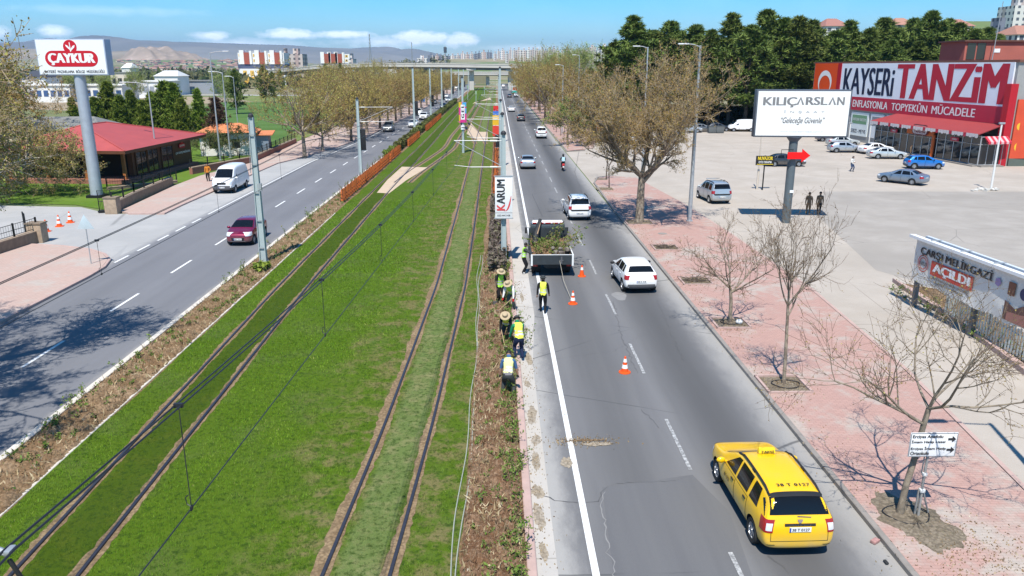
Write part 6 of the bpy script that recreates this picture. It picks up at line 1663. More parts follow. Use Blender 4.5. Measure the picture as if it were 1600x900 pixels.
ST_HATCH = [(2.0, .42, .64, .58, .50, .42), (1.94, .27, .78, .66, .72, .60), (1.74, .20, .90, .80, .82, .70), (1.3, .18, .98, .90, .87, .75), (1.0, .18, 1.04, .94, .873, .74), (.65, .18, 1.24, .95, .873, .69),
            (.25, .18, 1.43, .96, .873, .63), (-.1, .18, 1.475, .97, .873, .62), (-.7, .18, 1.475, .985, .873, .615), (-1.25, .18, 1.435, 1.0, .868, .60), (-1.56, .20, 1.37, 1.005, .858, .585), (-1.78, .22, 1.10, .98, .84, .63), (-1.90, .26, .96, .88, .81, .66), (-1.96, .32, .80, .72, .76, .62), (-1.99, .42, .64, .58, .62, .5)]
c3 = Car('hatchback', ST_HATCH, (1.25, -1.28), .325, PW, [(.62, -.15, .10, -.15), (-.25, -1.0, -.25, -.95), (-1.08, -1.42, -1.02, -1.22)], (.98, .28, .70, .56), (-1.78, -1.54, .66, .53),
         'white hatchback with round red tail lamps and dark grey lower bumper, beside the traffic cones', GRD, tail=(.74, .96, .30, 45), head=(.66, .82, .4, 40), doors=[(-.18, .92, .34), (-1.0, -.24, .34)], mirror=(.66, 1.02), rear_plate=.66, bumper=(.30, .52, .74), trim=.18, two_tone=True)
place(c3.root, 7.10, 39.35, -3)
fiesta = Car('hatchback', [(q[0]*.99, q[1], q[2], q[3], q[4]*.98, q[5]*.98) for q in ST_HATCH], (1.25, -1.26), .31, PM_, [(.60, -.15, .10, -.15), (-.25, -1.0, -.25, -.95)], (.97, .28, .70, .56), (-1.76, -1.52, .64, .52),
         'dark red hatchback coming towards us on the left road beside the first mast', GLD, tail=(.78, 1.0, .26, 50), head=(.66, .88, .52, 42), doors=[(-.18, .90, .34), (-1.0, -.24, .34)], mirror=(.64, 1.0), rear_plate=.7, front_plate=.47, grille=(.38, .56, .42))
mm = fiesta.endp('bumper_strip', 1, [(-.46, .33), (.46, .33)], [(-.50, .365), (.50, .365)], M_chrome, .014)
place(fiesta.root, -16.5, 50.6, 180)
ST_MPV = [(2.0, .45, .72, .66, .55, .46), (1.93, .28, .88, .74, .75, .64), (1.7, .22, 1.02, .92, .83, .73), (1.3, .20, 1.12, 1.02, .855, .75), (1.05, .20, 1.2, 1.06, .858, .73), (.70, .20, 1.47, 1.07, .858, .70),
          (.35, .20, 1.68, 1.075, .858, .665), (0, .20, 1.745, 1.08, .858, .66), (-.7, .20, 1.765, 1.085, .858, .66), (-1.4, .20, 1.745, 1.09, .855, .655), (-1.72, .22, 1.70, 1.09, .85, .65), (-1.86, .24, 1.45, 1.09, .845, .67), (-1.93, .28, 1.10, 1.0, .83, .71), (-1.97, .34, .86, .78, .80, .68), (-2.0, .45, .64, .58, .66, .54)]
doblo = Car('people_carrier', ST_MPV, (1.28, -1.24), .32, PW, [(.72, .0, .30, .0), (-.1, -.85, -.1, -.85), (-.95, -1.55, -.95, -1.50)], (1.02, .38, .68, .60), (-1.90, -1.76, .68, .60),
            'white people carrier with grey roof bars driving ahead of the tipper truck', GRD, tail=(.86, 1.10, .30, 40), head=(.72, .95, .42, 42), doors=[(-.02, .92, .36), (-.95, -.08, .36)], rails=(.2, -1.5, .60), mirror=(.78, 1.14), rear_plate=.60)
doblo.endp('tailgate_strip', -1, [(-.62, .74), (.62, .74)], [(-.74, .86), (.74, .86)], M_blk, .012)
place(doblo.root, 6.05, 58.7, -2)
tourneo = again(doblo.root, 18.45, 65.8, -6, 'silver people carrier parked alone on the car park behind the lamp post', PS, GLOT, (1.02, 1.03, 1.02))
for y in (-.9, .2): m = MB(); m.box((0, y, 1.83), (1.2, .06, .04)); m.build('roof_bar', M_chrome, tourneo)
ST_SEDAN = [(2.28, .42, .62, .56, .50, .42), (2.22, .26, .74, .64, .72, .60), (2.0, .20, .85, .77, .83, .71), (1.5, .18, .94, .87, .87, .75), (1.05, .18, 1.0, .90, .873, .74), (.65, .18, 1.21, .91, .873, .68),
            (.25, .18, 1.37, .92, .873, .61), (-.15, .18, 1.42, .93, .873, .595), (-.7, .18, 1.42, .94, .873, .59), (-1.05, .18, 1.37, .95, .873, .60), (-1.40, .18, 1.20, .955, .87, .65), (-1.68, .18, 1.045, .96, .868, .70), (-2.05, .2, 1.02, .93, .85, .70), (-2.22, .26, .98, .86, .81, .68), (-2.28, .32, .84, .74, .76, .62), (-2.31, .42, .66, .6, .6, .5)]
sedan = Car('saloon_car', ST_SEDAN, (1.38, -1.30), .315, PS, [(.60, -.15, .12, -.15), (-.25, -1.05, -.25, -.92), (-1.12, -1.38, -1.0, -1.16)], (1.0, .30, .70, .55), (-1.62, -1.08, .68, .55),
            'silver saloon car driving away near the left lane line, ahead of the white people carrier', GRD, tail=(.70, .88, .36, 40), head=(.60, .76, .45, 42), doors=[(-.18, .90, .34), (-1.02, -.24, .34)], mirror=(.66, .98), rear_plate=.74, grille=(.42, .6, .38))
place(sedan.root, 3.45, 89.3, 0)
ST_VAN = [(2.35, .5, .95, .86, .72, .62), (2.28, .32, 1.1, .95, .86, .74), (2.05, .26, 1.24, 1.12, .95, .82), (1.75, .25, 1.34, 1.2, .985, .84), (1.5, .25, 1.50, 1.22, .99, .83), (1.1, .25, 1.95, 1.23, .99, .80),
          (.75, .25, 2.22, 1.24, .99, .78), (.3, .25, 2.33, 1.25, .99, .78), (-1, .25, 2.36, 1.25, .99, .78), (-2.2, .25, 2.34, 1.25, .985, .78), (-2.62, .27, 2.28, 1.25, .975, .78), (-2.72, .3, 1.9, 1.25, .965, .82), (-2.76, .36, 1.1, 1.0, .93, .8), (-2.78, .5, .8, .7, .8, .66)]
van = Car('panel_van', ST_VAN, (1.45, -1.75), .345, PW, [(1.38, .62, 1.05, .62)], (1.70, .92, .80, .70), (-2.72, -2.66, .70, .66),
          'white high-roofed panel van parked in the bay by the tea shop', None, tail=(.9, 1.3, .22, 50), head=(.85, 1.08, .42, 42), doors=[(.55, 1.5, .45), (-.75, .5, .45)], mirror=(1.35, 1.35), front_plate=.58, rear_plate=.7, grille=(.84, 1.02, .42), trim=.32, roof_m=.62, cat='van')
van.endp('bumper_trim', 1, [(-.82, .40), (.82, .40)], [(-.86, .74), (.86, .74)], M_grey, .012)
place(van.root, -24.75, 72.4, 180)
smallvan = again(doblo.root, 7.1, 127.7, 0, 'white closed van driving away beside the distant young trees', PW, GRD, (1.0, 1.05, 1.06))
ST_SUV = [(2.2, .5, .76, .70, .55, .46), (2.14, .32, .9, .78, .78, .66), (1.95, .26, 1.0, .92, .87, .76), (1.5, .24, 1.08, 1.0, .905, .78), (1.1, .24, 1.14, 1.03, .908, .77), (.75, .24, 1.38, 1.04, .908, .72),
          (.35, .24, 1.58, 1.05, .908, .67), (0, .24, 1.64, 1.06, .908, .66), (-.8, .24, 1.645, 1.07, .908, .655), (-1.5, .24, 1.60, 1.09, .9, .64), (-1.85, .26, 1.50, 1.09, .89, .63), (-2.04, .3, 1.15, 1.06, .87, .68), (-2.14, .34, 1.0, .92, .84, .7), (-2.19, .42, .8, .72, .78, .64), (-2.21, .5, .7, .62, .64, .52)]
suv = Car('suv', ST_SUV, (1.35, -1.32), .36, PW, [(.70, -.10, .22, -.10), (-.20, -1.05, -.20, -1.0), (-1.15, -1.65, -1.1, -1.45)], (1.06, .38, .74, .60), (-2.0, -1.82, .70, .58),
          'white sport utility vehicle second in line towards us on the left road', GLD, tail=(.92, 1.12, .36, 42), head=(.84, 1.0, .45, 42), doors=[(-.12, .95, .42), (-1.05, -.18, .42)], mirror=(.74, 1.14), rear_plate=.85, grille=(.62, .86, .42), trim=.26)
place(suv.root, -15.9, 173, 180)
again(c3.root, 5.1, 168.6, 0, 'black hatchback driving away beyond the white closed van', PBK, GRD)
again(sedan.root, 3.75, 205, 0, 'white saloon car in the left lane beyond the black hatchback', PW, GRD)
q = G(795, 153); again(sedan.root, q.x+.3, q.y+2, 0, 'small dark saloon far up the right road before the buses', PDK, GRD)
q = G(806.5, 152); again(c3.root, q.x, q.y+2, 0, 'white car beside the kerb just behind the first bus', PW, GRD)
q = G(786.5, 136.5); again(suv.root, q.x, q.y+2, 0, 'tiny white car at the far end of the right road', PW, GRD)
again(doblo.root, -19.2, 140.9, 180, 'grey small van coming towards us in the outer left lane', PG, GLD)
again(sedan.root, -15.9, 151.4, 180, 'white saloon car first in line in the inner left lane', PW, GLD)
for (u, v, src, pt, lab) in [(653, 181.5, doblo, PW, 'white van half hidden behind the second mast'), (677, 163, sedan, PDK, 'dark saloon behind the third mast on the left road'), (692, 170, c3, PDB, 'dark blue car passing the fourth mast on the left road'), (700, 160, suv, PSL, 'silver grey car further up the left road beyond the dark blue one'),
                             (697, 153, sedan, PW, 'white car half hidden behind the distant left masts'), (716, 141.5, sedan, PDK, 'dark car far up the left road near the overpass'), (713, 139, c3, PW, 'white hatchback far up the left road near the overpass')]:
    q = G(u, v); again(src.root, q.x, q.y+2, 180, lab, pt, GLD)
q = G(1230, 261); again(sedan.root, q.x, q.y+1.0, 94, 'dark grey saloon parked beyond the red arrow', PDK, GLOT, (1, 1.02, 1))
q = G(1414, 289); again(sedan.root, q.x+.3, q.y+1.2, -38, 'grey blue saloon parked obliquely in front of the blue hatchback', PGB, GLOT)
q = G(1449, 265); again(c3.root, q.x, q.y+.9, 97, 'bright blue hatchback parked in front of the shop glass', PB, GLOT, (1, 1.02, 1.03))
q = G(1390, 249); again(sedan.root, q.x, q.y+.9, 96, 'pale silver saloon beside the blue hatchback', PSL, GLOT)
q = G(1366, 241); again(sedan.root, q.x+.6, q.y+.9, 80, 'white saloon parked between the two silver cars', PW, GLOT)
q = G(1324, 239); again(fiesta.root, q.x, q.y+.9, 92, 'silver coupe-like car first in the shop row', PS, GLOT, (1.02, 1.12, .98))
q = G(1322, 231); again(sedan.root, q.x+.6, q.y+2.6, 92, 'pale silver saloon in the row behind the silver coupe', PSL, GLOT)
q = G(1312, 225); again(fiesta.root, q.x+.2, q.y+4.5, 92, 'dark blue car at the far end of the shop row', PDB, GLOT)
q = G(1334, 222); again(suv.root, q.x, q.y+7, 90, 'white sport utility vehicle behind the shop row by the posters', PW, GLOT, (1, 1.05, 1.12))
q = G(1160, 206); again(van.root, q.x, q.y+1, -84, 'white van parked beneath the pines left of the big white board', PW, GLOT, (.95, .95, .9), cat='van')
for (u, v, src, pt, hd, lab) in [(984, 224, suv, PW, 85, 'white car parked behind the big plane tree'), (1076, 207, sedan, PS, 90, 'silver car parked at the wood edge behind the big tree crown'), (1096, 206, sedan, PG, 90, 'grey car parked at the wood edge right of the silver one'), (1122, 205, fiesta, PDK, 90, 'dark small car at the wood edge beside the rubbish bins'), (1047, 210, c3, PSL, 90, 'pale car parked at the wood edge behind the crown of the big tree')]:
    q = G(u, v); again(src.root, q.x, q.y, hd, lab, pt, GLOT)
for i, (u, v, pt, src) in enumerate([(325, 134, PW, van), (405, 128, PSL, sedan), (418, 128, PW, c3), (430, 128, PDK, sedan), (382, 129, PW, suv), (290, 133, PW, sedan)]):
    q = G(u, v); again(src.root, q.x, q.y, 75, 'car far off on the service road behind the left meadow, '+ORD[i].replace('nearest', 'first')+' of six', pt, 'cars on the service road')
def tipper():
    r = empty('tipper_truck', (0, 0, 0), 0, 'dark tipper truck loaded with soil and cut shrubs, stopped by the kerb', 'truck')
    pd = paint('truck', (.045, .055, .062), .4, .1); M_bed = mat('bed_steel', (.035, .042, .047), .65, .1, .4, 4); M_rim_ = mat('bed_white_edge', (.72, .72, .70), .5)
    W2 = 1.13
    m = MB(); m.b2(-.42, .42, -2.6, 2.6, .52, .70); m.b2(-.30, .30, -2.5, 2.4, .45, .53); m.build('chassis', M_blk, r)
    m = MB(); 
    prof = [(2.62, .45), (2.72, .62), (2.74, 1.15), (2.66, 1.38), (2.42, 2.02), (2.28, 2.12), (1.35, 2.16), (1.22, 2.08), (1.18, 1.2), (1.18, .5)]
    m.prism([(p[0], p[1]) for p in prof], -1.0, 1.0, Matrix(((0, 0, 1, 0), (1, 0, 0, 0), (0, 1, 0, 0), (0, 0, 0, 1))))
    cab = m.build('cab', pd, r, bevel=.06)
    m = MB(); m.prism([(-.84, 0), (.84, 0), (.76, .62), (-.76, .62)], 0, .012, facing((0, 2.662, 1.40), (-1, 0, 0), (0, -.36, 1))); m.build('windscreen', G_glass, r)
    m = MB(); m.b2(-.72, .72, 1.165, 1.176, 1.5, 1.95); m.build('rear_window', G_glass, r)
    for s_ in (-1, 1):
        m = MB(); m.prism([(1.5, 1.3), (2.45, 1.3), (2.24, 1.92), (1.5, 1.96)], 0, .012, Matrix(((0, 0, s_*1, s_*1.0), (1, 0, 0, 0), (0, 1, 0, 0), (0, 0, 0, 1)))); m.build('side_window', G_glass, r)
        m = MB(); m.box((s_*1.24, 2.42, 1.55), (.12, .10, .36)); m.tube([(s_*.98, 2.4, 1.75), (s_*1.2, 2.42, 1.70)], .018, 6); m.build('wing_mirror', M_blk, r, bevel=.02)
        m = MB(); m.box((s_*.78, 2.735, .82), (.34, .03, .18)); m.build('headlamp', M_lampw, r, bevel=.01)
        m = MB(); m.box((s_*.92, -2.62, .66), (.26, .04, .14)); m.build('tail_lamp', M_red, r, bevel=.01)
    m = MB(); m.box((0, 1.62, 2.23), (1.86, .62, .13), taper=(.94, .7)); rs = m.build('roof_visor', mat('visor_white', (.78, .78, .77), .4), r, bevel=.03)
    m = MB()
    m.box((0, 1.29, 2.215), (1.8, .03, .07)); m.build('visor_strip', mat('visor_red', (.30, .02, .02), .4), rs)
    for k in range(4):
        m = MB(); m.box((-.62+.42*k, 1.272, 2.215), (.10, .012, .05)); m.build('visor_lamp', M_lampw, rs)
    m = MB()
    y0, y1, z0, z1 = -2.72, 1.02, .78, 1.22
    m.b2(-W2, W2, y0, y1, z0-.06, z0); m.b2(-W2, -W2+.05, y0+.05, y1, z0, z1); m.b2(W2-.05, W2, y0+.05, y1, z0, z1); m.b2(-W2, W2, y1, y1+.06, z0, z1+.75)
    for k in range(6):
        y = y0+.3+k*.62
        for s_ in (-1, 1): m.b2(s_*(W2+.02)-.02, s_*(W2+.02)+.02, y-.03, y+.03, z0-.02, z1-.02)
    m.build('bed', M_bed, r)
    m = MB(); m.b2(-W2+.06, W2-.06, y0-.03, y0+.02, .72, z1+.03); tg = m.build('tailgate', M_bed, r)
    m = MB(); m.b2(.46, .54, y0-.06, y0-.032, .78, 1.16); m.b2(.40, .60, y0-.062, y0-.03, .92, .98); m.build('tailgate_latch', M_grey, tg)
    for s_ in (-1, 1):
        m = MB(); m.b2(s_*(W2-.02)-.05, s_*(W2-.02)+.05, y0-.05, y0+.05, .66, z1+.05); m.build('corner_post', M_rim_, r)
        m = MB(); m.b2(s_*W2-.03, s_*W2+.03, y0+.06, y1, z1, z1+.035); m.build('side_rail', M_rim_ if s_ > 0 else M_bed, r)
    m = MB(); m.b2(-W2+.04, W2-.04, y0-.035, y0+.025, z1+.03, z1+.055); m.build('tailgate_edge', M_rim_, r)
    m = MB(); m.tube([(-.80, .05, 1.2), (-.72, .55, 1.75), (-.55, 1.02, 2.15), (-.45, 1.3, 2.42)], [.19, .17, .13, .10], 10); m.build('rolled_tarpaulin', M_blk, r, smooth=True)
    m = MB(); m.tube([(-.66, .35, 1.75), (-.42, 1.2, 2.38)], .035, 6); m.build('wooden_prop', mat('bare_wood', (.36, .24, .14), .8, var=.3), r)
    tm = MB(); T = Matrix.Rotation(PI/2, 4, 'Y')
    wr = .38
    tm.lathe([(wr*.6, -.11), (wr*.94, -.12), (wr, -.08), (wr, .08), (wr*.94, .12), (wr*.6, .11)], 24, T)
    for fx, offs in ((1.85, (.93,)), (-1.55, (.95, .70))):
        for s_ in (-1, 1):
            for k, of in enumerate(offs):
                tt = tm.build('wheel', M_tyre, r, smooth=True); tt.location = (s_*of, fx, wr)
                rm = MB(); rm.lathe([(wr*.6, -.06), (wr*.6, .10), (wr*.5, .04), (.001, .05)], 18, T); q = rm.build('rim', M_rim, tt, smooth=True); q.rotation_euler = (0, 0, 0 if s_ > 0 else PI)
    return r
truck = tipper(); place(truck, 2.95, 43.45, 0)
def load():
    R = np.random.default_rng(77)
    nx, ny = 44, 70; X, Y = np.meshgrid(np.linspace(-1.06, 1.06, nx), np.linspace(-2.66, .98, ny))
    Z = .95+.30*np.clip((Y+2.66)/3.64, 0, 1)+.10*np.sin(X*4+Y*3)*np.sin(Y*5)+R.uniform(0, .07, X.shape)
    Z = np.maximum(Z, .80)
    V = np.stack([X, Y, Z], -1).reshape(-1, 3); i = np.arange(ny-1)[:, None]*nx+np.arange(nx-1)[None]
    o = np_mesh('soil_heap', V, np.stack([i, i+1, i+nx+1, i+nx], -1).reshape(-1), 4, m_soil('load_soil', (.23, .135, .07), (.32, .20, .11), (.36, .27, .19)))
    tag(o, 'heap of loose brown soil lying in the bed of the tipper truck', 'soil heap'); o.location = (2.95, 43.45, .012)
    m = MB(); rr_ = random.Random(4)
    for k in range(34):
        m.ball((rr_.uniform(.05, .98), rr_.uniform(-2.3, .6), 1.15+rr_.uniform(0, .32)), [rr_.uniform(.06, .16) for _ in range(3)], 7, 5)
    o = m.build('root_balls', m_soil('root_soil', (.20, .17, .14), (.30, .26, .22), (.13, .10, .08)), smooth=False)
    tag(o, 'dug-up root clods heaped on the right side of the truck bed', 'root clods', kind='stuff'); o.location = (2.95, 43.45, .012)
    T = Tubes(); LP = []; 
    for k in range(75):
        p = Vector((rr_.uniform(-.95, .95), rr_.uniform(-2.2, .8), 1.15+.1*rr_.random())); 
        d = Vector((rr_.gauss(.15, .6), rr_.gauss(.3, .7), rr_.uniform(.05, .5))).normalized(); L = rr_.uniform(.5, 1.25)
        if k < 12: p = Vector((rr_.uniform(.4, .95), rr_.uniform(-1.2, .8), 1.35)); d = Vector((rr_.uniform(.3, .9), rr_.uniform(-.5, .2), rr_.uniform(.15, .45))).normalized(); L = rr_.uniform(.8, 1.5)
        if 12 <= k < 18: p = Vector((rr_.uniform(.25, .6), rr_.uniform(.2, .8), 1.4)); d = Vector((rr_.gauss(0, .2), rr_.gauss(0, .2), 1)).normalized(); L = rr_.uniform(.7, 1.1)
        for i in range(4):
            q = p+d*L/4; T.seg(p, q, .014-.002*i, .012-.002*i); p = q
            d = (d+Vector((rr_.gauss(0, .2), rr_.gauss(0, .2), rr_.gauss(-.04, .15)))).normalized()
            for _ in range(5):
                LP.append(tuple(p+Vector((rr_.gauss(0, .06), rr_.gauss(0, .06), rr_.gauss(0, .05)))))
    V1, F1 = T.arrays(4); LPn = np.array(LP); V2 = leaves_arrays(LPn, .085, R, elong=1.6)
    V = np.concatenate([V1, V2]); F = np.concatenate([F1, np.arange(len(V2))+len(V1)])
    mi = np.concatenate([np.zeros(len(F1)//4), np.ones(len(LP))]); ti = np.concatenate([np.zeros(len(V1)), np.repeat(R.uniform(0, 1, len(LP)), 4)])
    o = np_mesh('cut_branches', V, F, 4, [M_twig, M_grassy], midx=mi, attr=ti); tag(o, 'leafy cut shrub branches piled on the tipper truck, some hanging over its side', 'cut branches'); o.location = (2.95, 43.45, .012)
load()
def bus(u, v, lab, side):
    q = G(u, v); r = empty('city_bus', (q.x, q.y+5.5, .012), 0, lab, 'bus', 'city buses on the right road')
    wt = paint('bus_white', (.78, .79, .78)); tq = paint('bus_teal', (.02, .42, .36))
    m = MB(); m.b2(-1.25, 1.25, -5.8, 5.8, .95, 3.05); m.build('body', wt, r, bevel=.12)
    m = MB(); m.b2(-1.262, 1.262, -5.815, 5.815, .32, 1.25); m.build('lower_panel', tq, r, bevel=.06)
    m = MB(); m.b2(-1.0, 1.0, -5.835, -5.79, 1.6, 2.6); m.build('rear_window', G_glass, r)
    m = MB(); m.b2(-1.1, 1.1, 5.79, 5.835, 1.2, 2.7); m.build('windscreen', G_glass, r)
    for s_ in (-1, 1):
        for k in range(6): m = MB(); m.b2(s_*1.262-.012, s_*1.262+.012, -5.2+k*1.75, -3.6+k*1.75, 1.55, 2.5); m.build('side_window', G_glass, r)
        m = MB(); m.b2(s_*1.08-.1, s_*1.08+.1, -5.84, -5.80, .95, 1.3); m.build('tail_lamp', M_red, r)
        for fx in (-3.4, 3.3):
            T = Matrix.Rotation(PI/2, 4, 'Y'); w = MB(); w.lathe([(.3, -.14), (.5, -.13), (.5, .13), (.3, .14)], 18, T); o = w.build('wheel', M_tyre, r, smooth=True); o.location = (s_*1.14, fx, .5)
    m = MB(); m.b2(-.9, .9, -3.5, 2.5, 3.05, 3.3); m.build('roof_unit', wt, r, bevel=.08)
    if side:
        m = MB(); m.b2(-.75, .75, -5.85, -5.836, 1.5, 2.75); ad = m.build('rear_advert', mat('advert_orange', (.62, .10, .045), .5), r)
        m = MB(); m.lathe([(.001, 0), (.38, 0), (.38, .008), (.001, .008)], 20, facing((0, -5.851, 2.1), (1, 0, 0))); m.build('advert_disc', mat('advert_pink', (.75, .35, .30), .5), ad)
bus(804.5, 146.5, 'teal and white city bus with an orange rear advert', True)
bus(797.8, 139.5, 'teal and white city bus ahead of the one with the orange advert', False)
def scooter():
    q = G(880, 267.5); r = empty('motor_scooter', (q.x, q.y+.5, .012), 0, 'red motor scooter with a rider, near the right kerb', 'scooter', GRD)
    T = Matrix.Rotation(PI/2, 4, 'Y')
    red = paint('scooter_red', (.55, .025, .015))
    m = MB(); m.box((0, -.52, .72), (.30, .5, .28), taper=(.8, .8)); m.box((0, .1, .34), (.28, .6, .10)); m.box((0, .5, .62), (.34, .12, .6), Matrix.Rotation(rad(-14), 4, 'X')); m.build('body', red, r, bevel=.05)
    m = MB(); m.box((0, -.35, .86), (.27, .7, .10)); m.build('seat', M_blk, r, bevel=.03)
    m = MB(); m.tube([(-.34, .44, 1.05), (-.1, .52, 1.02), (.1, .52, 1.02), (.34, .44, 1.05)], .02, 6); m.tube([(0, .5, 1.0), (0, .68, .28)], .035, 6); m.build('handlebar', M_blk, r, smooth=True)
    m = MB(); m.box((0, -.80, .66), (.2, .05, .12)); m.build('tail_lamp', M_red, r, bevel=.01)
    m = MB(); m.box((0, -.82, .50), (.18, .015, .14)); m.build('number_plate', M_plate, r)
    for fx in (.68, -.58):
        w = MB(); w.lathe([(.16, -.05), (.25, -.05), (.27, 0), (.25, .05), (.16, .05), (.15, 0)], 18, T); o = w.build('wheel', M_tyre, r, smooth=True); o.location = (0, fx, .27)
    return q
SCOOT = scooter()
def cloth(name, col, var=.18): return mat('cloth_'+name, col, .85, 0, var, 14, .15, .25, 40)
M_skin = mat('skin', (.36, .20, .135), .6, 0, .1, 8)
M_hair = mat('hair_dark', (.018, .013, .010), .6, 0, .3, 60)
C_vesty = cloth('vest_yellow', (.76, .82, .10)); C_vestg = cloth('vest_green', (.42, .78, .08)); C_vestp = cloth('vest_pale', (.72, .74, .30))
C_refl = mat('reflective_band', (.62, .64, .64), .35, .2, .1)
C_black = cloth('black', (.016, .016, .018)); C_navy = cloth('navy', (.018, .025, .06)); C_green = cloth('green', (.02, .22, .10)); C_blue = cloth('blue', (.06, .13, .26)); C_greyc = cloth('grey', (.20, .19, .20))
C_dkgrey = cloth('dark_grey', (.05, .055, .055)); C_white = cloth('white', (.66, .64, .60)); C_orange = cloth('orange', (.55, .20, .03)); C_brown = cloth('brown', (.17, .115, .075)); C_jean = cloth('jeans', (.045, .07, .13)); C_tan = cloth('straw', (.42, .33, .21)); C_redg = cloth('red_glove', (.45, .02, .02)); C_camo = cloth('camouflage', (.10, .12, .10)); C_teal = cloth('pale_blue', (.42, .60, .66))
M_shoe = mat('shoe_dark', (.02, .02, .02), .6); M_shoew = mat('shoe_white', (.6, .6, .58), .6)
M_eye = mat('eye_dark', (.02, .015, .012), .3)
def ik(a, b, l1, l2, pole):
    d = b-a; L = min(d.length, (l1+l2)*.998); dn = d.normalized()
    x = (l1*l1-l2*l2+L*L)/(2*L); h = math.sqrt(max(l1*l1-x*x, 0))
    pl = pole-dn*pole.dot(dn); pl = pl.normalized() if pl.length > 1e-5 else Vector((0, 1, 0))
    return a+dn*x+pl*h, a+dn*L
def person(label, loc, head, lean=3, hip=.90, feet=((-.11, .02), (.11, -.05)), hands=((-.26, .06, .82), (.26, .06, .82)), shirt=None, sleeve='long', trousers=None, shoes=None, vest=None, hat=None, hair=True, look=0,
           scale=1.0, group=None, tools=None, gloves=None, twist=0, long_hair=False, seated=False, vest_bottom=None, bag=None, pelvis_y=0.0):
    shirt = shirt or C_black; trousers = trousers or C_black; shoes = shoes or M_shoe
    la = rad(lean)
    P0 = Vector((0, pelvis_y-.10*math.sin(la), hip)); up = Vector((0, math.sin(la), math.cos(la))); fw = Vector((0, math.cos(la), -math.sin(la)))
    rt = (Vector((1, 0, 0))*math.cos(rad(twist))+fw*math.sin(rad(twist)))
    J = {}; V = []; E = []; Rr = []; cat = {}
    def jv(n, p, rx, ry=None): J[n] = len(V); V.append(Vector(p)); Rr.append((rx, ry or rx)); return V[-1]
    jv('pelvis', P0, .150, .120); jv('waist', P0+up*.17, .138, .108); jv('chest', P0+up*.36, .158, .122); jv('uchest', P0+up*.49, .128, .105)
    neck = P0+up*.585; lk = rad(look)
    hu = Vector((0, math.sin(la*.55+lk), math.cos(la*.55+lk))); hf = Vector((0, math.cos(la*.55+lk), -math.sin(la*.55+lk)))
    jv('neck', neck, .054); jv('jaw', neck+hu*.075+hf*.018, .066, .072); jv('head', neck+hu*.155+hf*.016, .083, .100); jv('crown', neck+hu*.235+hf*.004, .058, .07)
    for a, b in (('pelvis', 'waist'), ('waist', 'chest'), ('chest', 'uchest'), ('uchest', 'neck'), ('neck', 'jaw'), ('jaw', 'head'), ('head', 'crown')): E.append((J[a], J[b]))
    hand_info = []
    for s, sd_ in ((-1, 'l'), (1, 'r')):
        k = 0 if s < 0 else 1
        hp = P0+Vector((s*.095, 0, -.045)); ft = Vector((feet[k][0], feet[k][1], .085)) if len(feet[k]) == 2 else Vector(feet[k])
        kn, an = ik(hp, ft, .425, .425, Vector((s*.06, 1, .1)))
        jv('hip'+sd_, hp, .098); jv('mid'+sd_, hp.lerp(kn, .5), .080); jv('knee'+sd_, kn, .060); jv('calf'+sd_, kn.lerp(an, .35), .056); jv('ank'+sd_, an, .040)
        jv('toe'+sd_, an+Vector((s*.02, .145, -.052)), .036, .030)
        E += [(J['pelvis'], J['hip'+sd_]), (J['hip'+sd_], J['mid'+sd_]), (J['mid'+sd_], J['knee'+sd_]), (J['knee'+sd_], J['calf'+sd_]), (J['calf'+sd_], J['ank'+sd_]), (J['ank'+sd_], J['toe'+sd_])]
        sh = P0+up*.505+rt*s*.185; hd = Vector(hands[k])
        el, wr_ = ik(sh, hd, .285, .255, Vector((s*.55, -.75, -.1)))
        jv('sh'+sd_, sh, .064); jv('el'+sd_, el, .043); jv('fa'+sd_, el.lerp(wr_, .35), .041); jv('wr'+sd_, wr_, .028, .026)
        dd = (wr_-el).normalized(); jv('hand'+sd_, wr_+dd*.065, .034, .020)
        E += [(J['uchest'], J['sh'+sd_]), (J['sh'+sd_], J['el'+sd_]), (J['el'+sd_], J['fa'+sd_]), (J['fa'+sd_], J['wr'+sd_]), (J['wr'+sd_], J['hand'+sd_])]
        hand_info.append((s, wr_, dd, el))
    me = bpy.data.meshes.new('person'); me.from_pydata(V, E, []); o = bpy.data.objects.new('person', me); COL.objects.link(o)
    sk = o.modifiers.new('skin', 'SKIN'); sk.use_smooth_shade = True; sk.branch_smoothing = .35
    for i, r_ in enumerate(Rr): me.skin_vertices[0].data[i].radius = (r_[0]*1.32, r_[1]*1.32) if i > 7 else (r_[0]*1.17, r_[1]*1.17)
    me.skin_vertices[0].data[0].use_root = True
    o.modifiers.new('sub', 'SUBSURF').levels = 2
    dg = bpy.context.evaluated_depsgraph_get()
    nm = bpy.data.meshes.new_from_object(o.evaluated_get(dg)); bpy.data.objects.remove(o)
    segs = [('pelvis', 'waist', 0), ('waist', 'chest', 0), ('chest', 'uchest', 0), ('uchest', 'neck', 0), ('neck', 'jaw', 1), ('jaw', 'head', 1), ('head', 'crown', 1)]
    for q in 'lr': segs += [('hip'+q, 'knee'+q, 2), ('knee'+q, 'ank'+q, 2), ('ank'+q, 'toe'+q, 3), ('sh'+q, 'el'+q, 4), ('el'+q, 'wr'+q, 5), ('wr'+q, 'hand'+q, 6), ('pelvis', 'hip'+q, 2)]
    A = np.array([V[J[a]] for a, b, c in segs]); B = np.array([V[J[b]] for a, b, c in segs]); K = np.array([c for a, b, c in segs])
    cen = np.array([p.center[:] for p in nm.polygons])
    AB = B-A; t = np.clip(((cen[:, None]-A[None])*AB[None]).sum(-1)/(AB**2).sum(-1)[None], 0, 1)
    dist = np.linalg.norm(cen[:, None]-(A[None]+t[..., None]*AB[None]), axis=-1)
    dist[:, :4] -= .05; dist[:, [i for i, s_ in enumerate(segs) if s_[2] == 2]] -= .02
